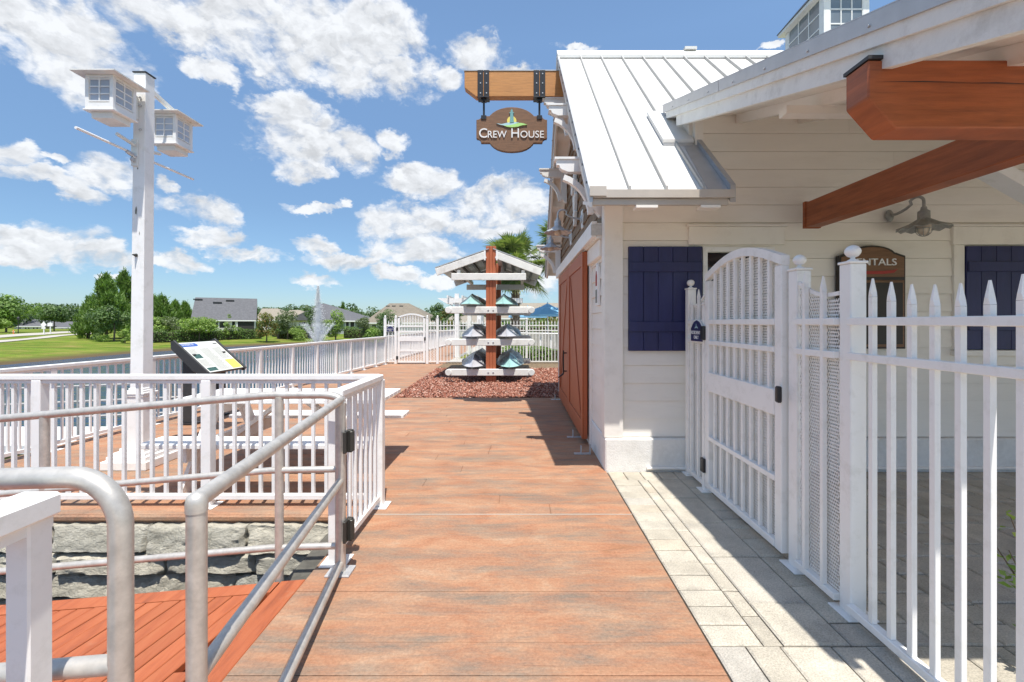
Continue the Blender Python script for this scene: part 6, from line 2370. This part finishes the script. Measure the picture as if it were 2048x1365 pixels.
# ------------------------------------------------------------------ palms
def palm(label, pos, h, spread, seed, nf=46):
    rg = np.random.default_rng(seed)
    o = empty('palm_tree', pos, label, 'palm tree', 'palms by the pool')
    b = Vector(pos)
    mb = MB()
    mb.tube([b + Vector((0, 0, -0.1)), b + Vector((0.03, 0, h * 0.5)), b + Vector((0, 0, h))], [0.19, 0.15, 0.17], 14)
    n = int(h / 0.12)
    for i in range(n):                              # old leaf boots criss-cross the trunk
        z_ = h * 0.15 + (h * 0.85) * i / n
        for k in range(6):
            an = k * 1.047 + (i % 2) * 0.52 + rg.uniform(-.1, .1)
            d = Vector((math.cos(an), math.sin(an), 0))
            q_ = b + Z * z_ + d * 0.15
            mb.beam(q_, q_ + d * rg.uniform(0.04, 0.09) + Z * rg.uniform(0.14, 0.22), 0.06, 0.022, up=d)
    mb.build('trunk', 'palmbark', o)
    V, Fq = [], []
    st = MB()
    for i in range(nf):
        an = rg.uniform(0, 6.28)
        elv = rg.uniform(-0.75, 1.35)
        L = spread * rg.uniform(0.45, 0.62)
        d = Vector((math.cos(an) * math.cos(elv), math.sin(an) * math.cos(elv), math.sin(elv)))
        q0 = b + Z * (h + rg.uniform(-0.25, 0.15))
        hub = q0 + d * L - Z * 0.10 * L
        st.tube([q0, hub], [0.018, 0.009], 4, caps=False)
        side = d.cross(Z).normalized()
        up = side.cross(d).normalized()
        m = 26
        fl = spread * rg.uniform(0.42, 0.56)
        for k in range(m):
            t = -1.75 + 3.5 * k / (m - 1)
            dir_ = (d * math.cos(t) + side * math.sin(t)).normalized()
            fold = up * (-0.18 * abs(math.sin(t))) - Z * 0.15
            l_ = fl * (0.70 + 0.30 * math.cos(t * 0.8)) * rg.uniform(0.9, 1.08)
            mid = hub + dir_ * l_ * 0.55 + fold * l_ * 0.3
            tip = hub + dir_ * l_ + fold * l_ * 0.75 - Z * l_ * rg.uniform(0.0, 0.18)
            w = 0.034
            sd_ = dir_.cross(up).normalized() * w
            j = len(V)
            V += [hub, mid - sd_, mid + sd_, tip]
            Fq += [(j, j + 1, j + 3, j + 2)]
    me = raw_mesh('fronds', [tuple(v_) for v_ in V], Fq, 'palm')
    inst('fronds', me, (0, 0, 0), o)
    st.build('leaf_stalk', 'palm', o)
    return o


palm('cabbage palm with a rough trunk behind the kayak rack', (-0.12, 20.0, -0.05), 4.05, 1.75, 3, 64)
palm('second cabbage palm half hidden by the crew house gable', (2.40, 21.5, -0.05), 5.3, 1.9, 9, 60)

# ================================================================== HOUSES ACROSS THE LAKE
def house_box(name, label, x0, x1, y0, y1, zb, ze, wallm):
    o = empty(name, (x0, y0, zb), label, 'house', 'houses across the lake')
    MB().box(x0, x1, y0, y1, zb - 0.3, ze).build('wall', wallm, o)
    return o


def far_window(o, x0, x1, z0, z1, y, m='glass', frame=True):
    w = MB()
    w.box(x0 - .08, x1 + .08, y - 0.05, y + 0.02, z1, z1 + .08).box(x0 - .08, x1 + .08, y - 0.05, y + 0.02, z0 - .08, z0)
    w.box(x0 - .08, x0, y - 0.05, y + 0.02, z0, z1).box(x1, x1 + .08, y - 0.05, y + 0.02, z0, z1)
    wo_ = w.build('window', 'white', o)
    MB().box(x0, x1, y - 0.03, y - 0.01, z0, z1).build('pane', m, wo_)


k75 = 75 / 910
wx = lambda px, y: (px - 1036) / 910 * y
wz = lambda py, y: 1.45 - (py - 645) / 910 * y
# grey gabled house
D = 75
o = house_box('lakeside_house', 'pale house with the big grey gabled roof and dark screened porch', wx(384, D), wx(519, D), D, D + 11, -0.5, wz(640.5, D), 'wall_far')
ex0, ex1, rx0_, rx1_ = wx(374, D), wx(524, D), wx(376, D + 6) , wx(523, D + 6)
ze, zr = wz(640, D - .6), wz(596.5, D + 5.5)
roof = MB()
roof.prism([(D - 0.25, ze), (D + 5.5, zr), (D + 11.25, ze), (D + 11.25, ze - 0.16), (D + 5.5, zr - 0.16), (D - 0.25, ze - 0.16)], (ex0, 0, 0), Y, Z, X, ex1 - ex0)
ro = roof.build('roof', 'roof_grey', o)
MB().box(ex0, ex1, D - 0.33, D - 0.25, ze - 0.2, ze - 0.02).build('fascia', 'white', o)
for (a, b, py_) in ((410, 430, 602), (448, 468, 607.5), (481, 500, 603)):
    f = (py_ - 596.5) / (640 - 596.5)
    yy = D + 5.5 - 6.2 * f
    zz_ = zr + (ze - zr) * f
    MB().box(wx(a, yy), wx(b, yy), yy - 0.12, yy + 0.12, zz_ + 0.02, zz_ + 0.22).build('roof_vent', 'charcoal', ro)
house1 = o
far_window(o, wx(388, D), wx(402, D), wz(662, D), wz(646, D), D)
far_window(o, wx(425, D), wx(434, D), wz(656, D), wz(642.5, D), D)
far_window(o, wx(437, D), wx(450, D), wz(656, D), wz(642.5, D), D)
far_window(o, wx(466, D), wx(473, D), wz(656, D), wz(642.5, D), D)
MB().box(wx(479, D), wx(518, D), D - 0.06, D - 0.02, -0.4, wz(642.5, D)).build('screen_porch', 'screen', o)
MB().box(wx(476.5, D), wx(479, D), D - 0.15, D, -0.4, wz(641, D)).build('porch_post', 'white', o)


C_ = Vector((wx(451, D), D, 0))
house1.scale = (0.74, 1, 1)
house1.rotation_euler = (0, 0, R(29))
d_ = house1.location - C_
d_ = Matrix.Rotation(R(29), 3, 'Z') @ Vector((d_.x * 0.74, d_.y, d_.z))
house1.location = C_ + d_


def hip_house(label, D, xa, xb, ex, r0, r1, pyr, pye, wallm, roofm, depth=12):
    ze, zr = wz(pye, D - 0.6), wz(pyr, D + depth / 2)
    o = house_box('lakeside_house', label, wx(xa, D), wx(xb, D), D, D + depth, -0.5, ze - 0.05, wallm)
    x0, x1 = wx(ex[0], D), wx(ex[1], D)
    a, b = wx(r0, D + depth / 2), wx(r1, D + depth / 2)
    ym = D + depth / 2
    mb = MB()
    y0_, y1_ = D - 0.35, D + depth + 0.35
    mb.add([(x0, y0_, ze), (x1, y0_, ze), (x1, y1_, ze), (x0, y1_, ze), (a, ym, zr), (b, ym, zr), (x0, y0_, ze - .18), (x1, y0_, ze - .18), (x1, y1_, ze - .18), (x0, y1_, ze - .18)],
           [(0, 1, 5, 4), (1, 2, 5), (2, 3, 4, 5), (3, 0, 4), (0, 6, 7, 1), (1, 7, 8, 2), (2, 8, 9, 3), (3, 9, 6, 0), (9, 8, 7, 6)])
    ro_ = mb.build('roof', roofm, o)
    MB().box(x0, x1, y0_ - .06, y0_ - 0.005, ze - .19, ze - .01).build('fascia', 'white', o)
    return o, ro_, ze, zr


o, ro, ze, zr = hip_house('grey house with a pointed hipped roof behind the fountain', 72, 598, 712, (590, 718), 642, 650, 607, 641, 'wall_grey', 'roof_grey')
gp = MB().prism([(wx(574, 70), ze + .02), (wx(614, 70), wz(622, 70)), (wx(652, 70), ze + .02)], (0, 69.8, 0), X, Z, Y, 7)
gp.build('gable_roof', 'roof_grey', o)
far_window(o, wx(604, 72), wx(611, 72), wz(660, 72), wz(644, 72), 72)
far_window(o, wx(655, 72), wx(668, 72), wz(657, 72), wz(645, 72), 72)
far_window(o, wx(692, 72), wx(698, 72), wz(664, 72), wz(644, 72), 72, 'screen')
far_window(o, wx(701, 72), wx(709, 72), wz(664, 72), wz(644, 72), 72, 'screen')
o, ro, ze, zr = hip_house('brown hip roofed house left of the far gate', 74, 738, 862, (728, 872), 779, 818, 606.5, 645, 'wall_far', 'roof_brown')
for px_ in (776, 788, 803):
    MB().box(wx(px_ - 3.5, 79), wx(px_ + 3.5, 79), 78.8, 79.1, wz(613, 79) - .1, wz(613, 79) + .15).build('roof_vent', 'charcoal', ro)
far_window(o, wx(744, 74), wx(752, 74), wz(662, 74), wz(650, 74), 74)
o, ro, ze, zr = hip_house('tan roofed house behind the grey gabled one', 100, 520, 566, (512, 572), 524, 556, 617, 640, 'wall_far', 'roof_tan')
far_window(o, wx(540, 100), wx(546, 100), wz(650, 100), wz(643, 100), 100)
o, ro, ze, zr = hip_house('tan roofed house left of the fountain plume', 104, 566, 612, (560, 618), 580, 600, 620, 641, 'wall_far', 'roof_tan')
far_window(o, wx(575, 104), wx(582, 104), wz(651, 104), wz(644, 104), 104)
o, ro, ze, zr = hip_house('low grey roofed house beyond the road left of the signs', 118, 42, 83, (36, 88), 46, 76, 638.5, 652.5, 'wall_far', 'roof_grey')
for a in (50, 56, 66, 73):
    far_window(o, wx(a, 118), wx(a + 3.5, 118), wz(661, 118), wz(655, 118), 118, 'screen')
MB().box(wx(20, 118), wx(42, 118), 119, 125, -0.5, wz(655, 118)).build('side_wing', 'wall_grey', o)
o, ro, ze, zr = hip_house('dark roofed house beyond the road right of the signs', 112, 118, 176, (112, 182), 134, 166, 643, 655, 'wall_far', 'roof_grey')
for a in (122, 131, 150):
    far_window(o, wx(a, 112), wx(a + 5, 112), wz(663, 112), wz(656.5, 112), 112, 'screen')
o, ro, ze, zr = hip_house('tan roofed house beyond the pool umbrellas', 62, 985, 1160, (978, 1170), 1022, 1140, 606, 636, 'wall_far', 'roof_tan')
far_window(o, wx(1000, 62), wx(1012, 62), wz(655, 62), wz(642, 62), 62)
far_window(o, wx(1050, 62), wx(1062, 62), wz(655, 62), wz(642, 62), 62)
o, ro, ze, zr = hip_house('grey roofed house behind the pergola posts', 66, 893, 975, (886, 982), 905, 965, 631, 645, 'wall_far', 'roof_tan')
far_window(o, wx(920, 66), wx(930, 66), wz(658, 66), wz(648, 66), 66)
far_window(o, wx(945, 66), wx(955, 66), wz(658, 66), wz(648, 66), 66)

# ================================================================== FOUNTAIN
FXc, FYc = wx(636, 52), 52.0
fo = empty('lake_fountain', (FXc, FYc, WATER_Z), 'tall white fountain jet spraying from the lake', 'fountain')
MB().lathe([(0.5, -0.25), (0.55, 0.05), (0.45, 0.12), (0.12, 0.16), (0.08, 0.3)], (FXc, FYc, WATER_Z), 20).build('float', 'charcoal', fo)
rg = np.random.default_rng(12)


def drops(n, fn, s0, s1):
    c = np.array([fn() for _ in range(n)])
    s = rg.uniform(s0, s1, (n, 1, 1))
    base = np.array([(1, 0, -0.6), (-0.5, 0.87, -0.6), (-0.5, -0.87, -0.6), (0, 0, 1.6)])
    v = c[:, None] + base[None] * s
    f = np.array([(0, 1, 3), (1, 2, 3), (2, 0, 3), (0, 2, 1)])
    return v.reshape(-1, 3), (f[None] + (np.arange(n) * 4)[:, None, None]).reshape(-1, 3)


TOP = wz(571, 52)
Hh = TOP - WATER_Z


def plume():
    t = rg.uniform(0, 1) ** 1.35
    r_ = (0.15 + 1.1 * (1 - t) ** 0.9) * abs(rg.normal(0, 0.42))
    an = rg.uniform(0, 6.28)
    return (FXc + r_ * math.cos(an), FYc + r_ * math.sin(an), WATER_Z + Hh * t)


def core():
    t = rg.uniform(0, 1)
    r_ = (0.05 + 0.16 * t * (1 - t) * 2) * abs(rg.normal(0, 0.7))
    an = rg.uniform(0, 6.28)
    return (FXc + r_ * math.cos(an), FYc + r_ * math.sin(an), WATER_Z + Hh * t)


v, f = drops(22000, plume, 0.011, 0.024)
v2, f2 = drops(6000, core, 0.014, 0.030)
inst('plume', raw_mesh('plume', np.concatenate([v, v2]), np.concatenate([f, f2 + len(v)]), 'spray'), (0, 0, 0), fo)['kind'] = 'stuff'
for k in range(9):
    an = 2 * math.pi * k / 9 + 0.2

    def jet():
        t = rg.uniform(0.02, 1.0)
        r_ = 0.15 + 1.65 * t
        z_ = 2.9 * t - 0.55 * t * t
        j = 0.03 + 0.08 * t
        return (FXc + r_ * math.cos(an) + rg.normal(0, j), FYc + r_ * math.sin(an) + rg.normal(0, j), WATER_Z + z_ + rg.normal(0, j))
    v, f = drops(700, jet, 0.011, 0.022)
    inst('jet', raw_mesh('jet', v, f, 'spray'), (0, 0, 0), fo)['kind'] = 'stuff'

# ================================================================== ROAD SIGNS, HYDRANT, LAMP POST
p = on_ground(88, 669)
sy = p.y
s1 = empty('road_sign', p, 'white backed diamond road sign with a small plate below', 'road sign', 'white road signs seen from behind')
MB().box(p.x - .05, p.x + .05, sy - .05, sy + .05, p.z - 0.1, p.z + 1.85).build('post', 'white', s1)
MB().prism([(-.42, 0), (0, -.42), (.42, 0), (0, .42)], (p.x, sy - .08, p.z + 1.38), X, Z, Y, 0.02).build('sign_plate', 'white', s1)
MB().box(p.x - .28, p.x + .28, sy - .08, sy - .055, p.z + 0.82, p.z + 1.02).build('small_plate', 'white', s1)
p = on_ground(101, 668.5)
sy = p.y
s2 = empty('road_sign', p, 'white backed rectangular road sign right of the diamond one', 'road sign', 'white road signs seen from behind')
MB().box(p.x - .05, p.x + .05, sy - .05, sy + .05, p.z - 0.1, p.z + 1.75).build('post', 'white', s2)
MB().box(p.x - .36, p.x + .36, sy - .08, sy - .055, p.z + 1.15, p.z + 1.62).build('sign_plate', 'white', s2)
p = on_ground(27, 669)
hy = empty('fire_hydrant', p, 'small orange fire hydrant beside the road', 'hydrant')
MB().lathe([(.11, 0), (.11, .05), (.085, .06), (.085, .45), (.10, .46), (.09, .55), (.03, .62)], p, 12).build('barrel', 'hydrant', hy, smooth=50)
MB().tube([p + Vector((-.16, 0, .36)), p + Vector((.16, 0, .36))], .05, 8).build('nozzle', 'white', hy)
p = on_ground(154, 667)
lp = empty('street_lamp', p, 'slim dark street lamp by the road left of the pines', 'street lamp')
MB().tube([p, p + Z * 2.2], [.05, .035], 8).build('post', 'black', lp)
MB().lathe([(.05, 2.2), (.14, 2.25), (.17, 2.55), (.05, 2.68), (.01, 2.75)], p, 10).build('lantern', 'charcoal', lp)
p = on_ground(36.5, 667)
lp = empty('street_lamp', p, 'slim dark street lamp by the road near the left edge', 'street lamp')
MB().tube([p, p + Z * 2.0], [.05, .035], 8).build('post', 'black', lp)
MB().lathe([(.05, 2.0), (.14, 2.05), (.17, 2.35), (.05, 2.48), (.01, 2.55)], p, 10).build('lantern', 'charcoal', lp)

# ================================================================== POOL SIDE BEYOND THE FENCE
pd = MB().box(-2.6, 12, 16.05, 32, -0.12, -0.004).build('pool_deck', 'conc')
tag(pd, 'pale pool deck beyond the far fence', kind='structure')
gb = MB().box(-2.58, 3.6, 14.36, 16.9, -0.10, 0.012).build('planting_strip', 'straw')
tag(gb, 'brown strip of pine straw along the far fence', kind='structure')
lw = MB().box(-2.4, 0.2, 18.4, 21.5, -0.05, 0.006).build('lawn', 'grass')
tag(lw, 'small lawn beyond the far fence', kind='structure')
# pergola
pg = empty('pergola', (-2.5, 19.2, 0), 'white pergola with tapered beam ends beyond the far fence', 'pergola')
for (xx, yy) in ((-2.55, 19.0), (-2.20, 20.6), (-1.62, 19.0), (-1.35, 20.6)):
    MB().box(xx - .085, xx + .085, yy - .085, yy + .085, 0, 2.65 if (xx, yy) == (-2.55, 19.0) else 2.45).build('post', 'white', pg)
for yy in (18.88, 19.12, 20.48, 20.72):
    MB().prism([(-3.35, 2.46), (-3.02, 2.27), (0.2, 2.27), (0.2, 2.46)], (0, yy - .02, 0), X, Z, Y, 0.04).build('beam', 'white', pg)
for (bx, by) in ((-2.55, 19.0), (-1.62, 19.0)):
    for sg_ in (-1, 1):
        MB().tube([(bx + sg_ * (0.09 + 0.34 * (1 - math.cos(R(t)))), by, 1.86 + 0.40 * math.sin(R(t))) for t in range(0, 91, 15)], 0.03, 6).build('curved_brace', 'white', pg)
for i in range(5):
    MB().box(-2.9 + i * 0.6, -2.85 + i * 0.6, 18.5, 21.1, 2.465, 2.56).build('slat', 'white', pg)
# little white turret far behind
tt = empty('roof_turret', (wx(962, 40), 40, 0), 'small white turret with a pale cap far beyond the rack', 'turret')
MB().box(wx(957, 40), wx(967, 40), 39.8, 40.2, 0, wz(622, 40)).build('shaft', 'wall_grey', tt)
MB().lathe([(.32, 0), (.02, .55)], (wx(962, 40), 40, wz(622, 40)), 4).build('cap', 'white', tt)


def umbrella(x, y, top, r, label):
    o = empty('pool_umbrella', (x, y, 0), label, 'umbrella', 'light blue pool umbrellas')
    MB().tube([(x, y, 0), (x, y, top - .05)], 0.028, 10).build('pole', 'white', o, smooth=50)
    n = 8
    vs = [(x, y, top)]
    for rr, dz in ((r * .5, .20), (r, .52), (r, .60)):
        for k in range(n):
            t = 2 * math.pi * (k + .5) / n
            vs.append((x + rr * math.cos(t), y + rr * math.sin(t), top - dz))
    fs = [(0, 1 + k, 1 + (k + 1) % n) for k in range(n)]
    for L_ in (0, 1):
        for k in range(n):
            fs.append((1 + L_ * n + k, 1 + L_ * n + (k + 1) % n, 1 + (L_ + 1) * n + (k + 1) % n, 1 + (L_ + 1) * n + k))
    MB().add(vs, fs).build('canopy', 'umbrella', o)
    MB().lathe([(.30, -.12), (.02, .03), (.02, .10)], (x, y, top + .03), 8).build('vent_cap', 'umbrella', o)
    MB().lathe([(.3, 0), (.3, .06), (.05, .1)], (x, y, 0), 14).build('base', 'charcoal', o)


umbrella(wx(1095, 23), 23, wz(609, 23), 1.28, 'nearer light blue pool umbrella against the crew house edge')
umbrella(wx(1055, 27), 27, wz(615, 27), 1.22, 'farther light blue pool umbrella left of the other one')


def lounger():
    o = empty('pool_lounger', (0, 0, 0), 'x', 'lounger', 'white pool loungers')
    fr_ = MB()
    for s in (-.3, .3):
        fr_.beam((s, -.95, .32), (s, .45, .32), .05, .05)
    fr_.build('side_rail', 'white', o)
    sl = MB()
    for i in range(11):
        sl.box(-.29, .29, -.93 + i * .115, -.85 + i * .115, .335, .36)
    sl.build('seat_slats', 'white', o)
    MB().beam((0, .40, .36), (0, .88, 1.02), .60, .04, up=Y).build('backrest', 'white', o)
    MB().beam((0, .80, .30), (0, .78, .86), .05, .05, up=Y).build('back_prop', 'white', o)
    for s in (-.28, .28):
        for yy in (-.8, .3):
            MB().box(s - .03, s + .03, yy - .03, yy + .03, 0.002, .30).build('leg', 'white', o)
    return o


l0 = lounger()
spots = [(0.30, 19.9, 0.5, 'white pool lounger farthest left behind the far fence'), (0.72, 19.6, 0.5, 'white pool lounger second from the left behind the far fence'),
         (1.12, 19.4, 0.5, 'white pool lounger third from the left behind the far fence'), (1.52, 19.1, 0.5, 'white pool lounger beside the umbrella pole'),
         (1.95, 18.7, 0.5, 'white pool lounger nearest the crew house corner')]
for i, (x_, y_, a_, lb) in enumerate(spots):
    o = l0 if i == 0 else copy_tree(l0)
    o.location = (x_, y_, 0)
    o.rotation_euler = (0, 0, a_ + 2.4)
    o['label'] = lb
    o['category'] = 'lounger'
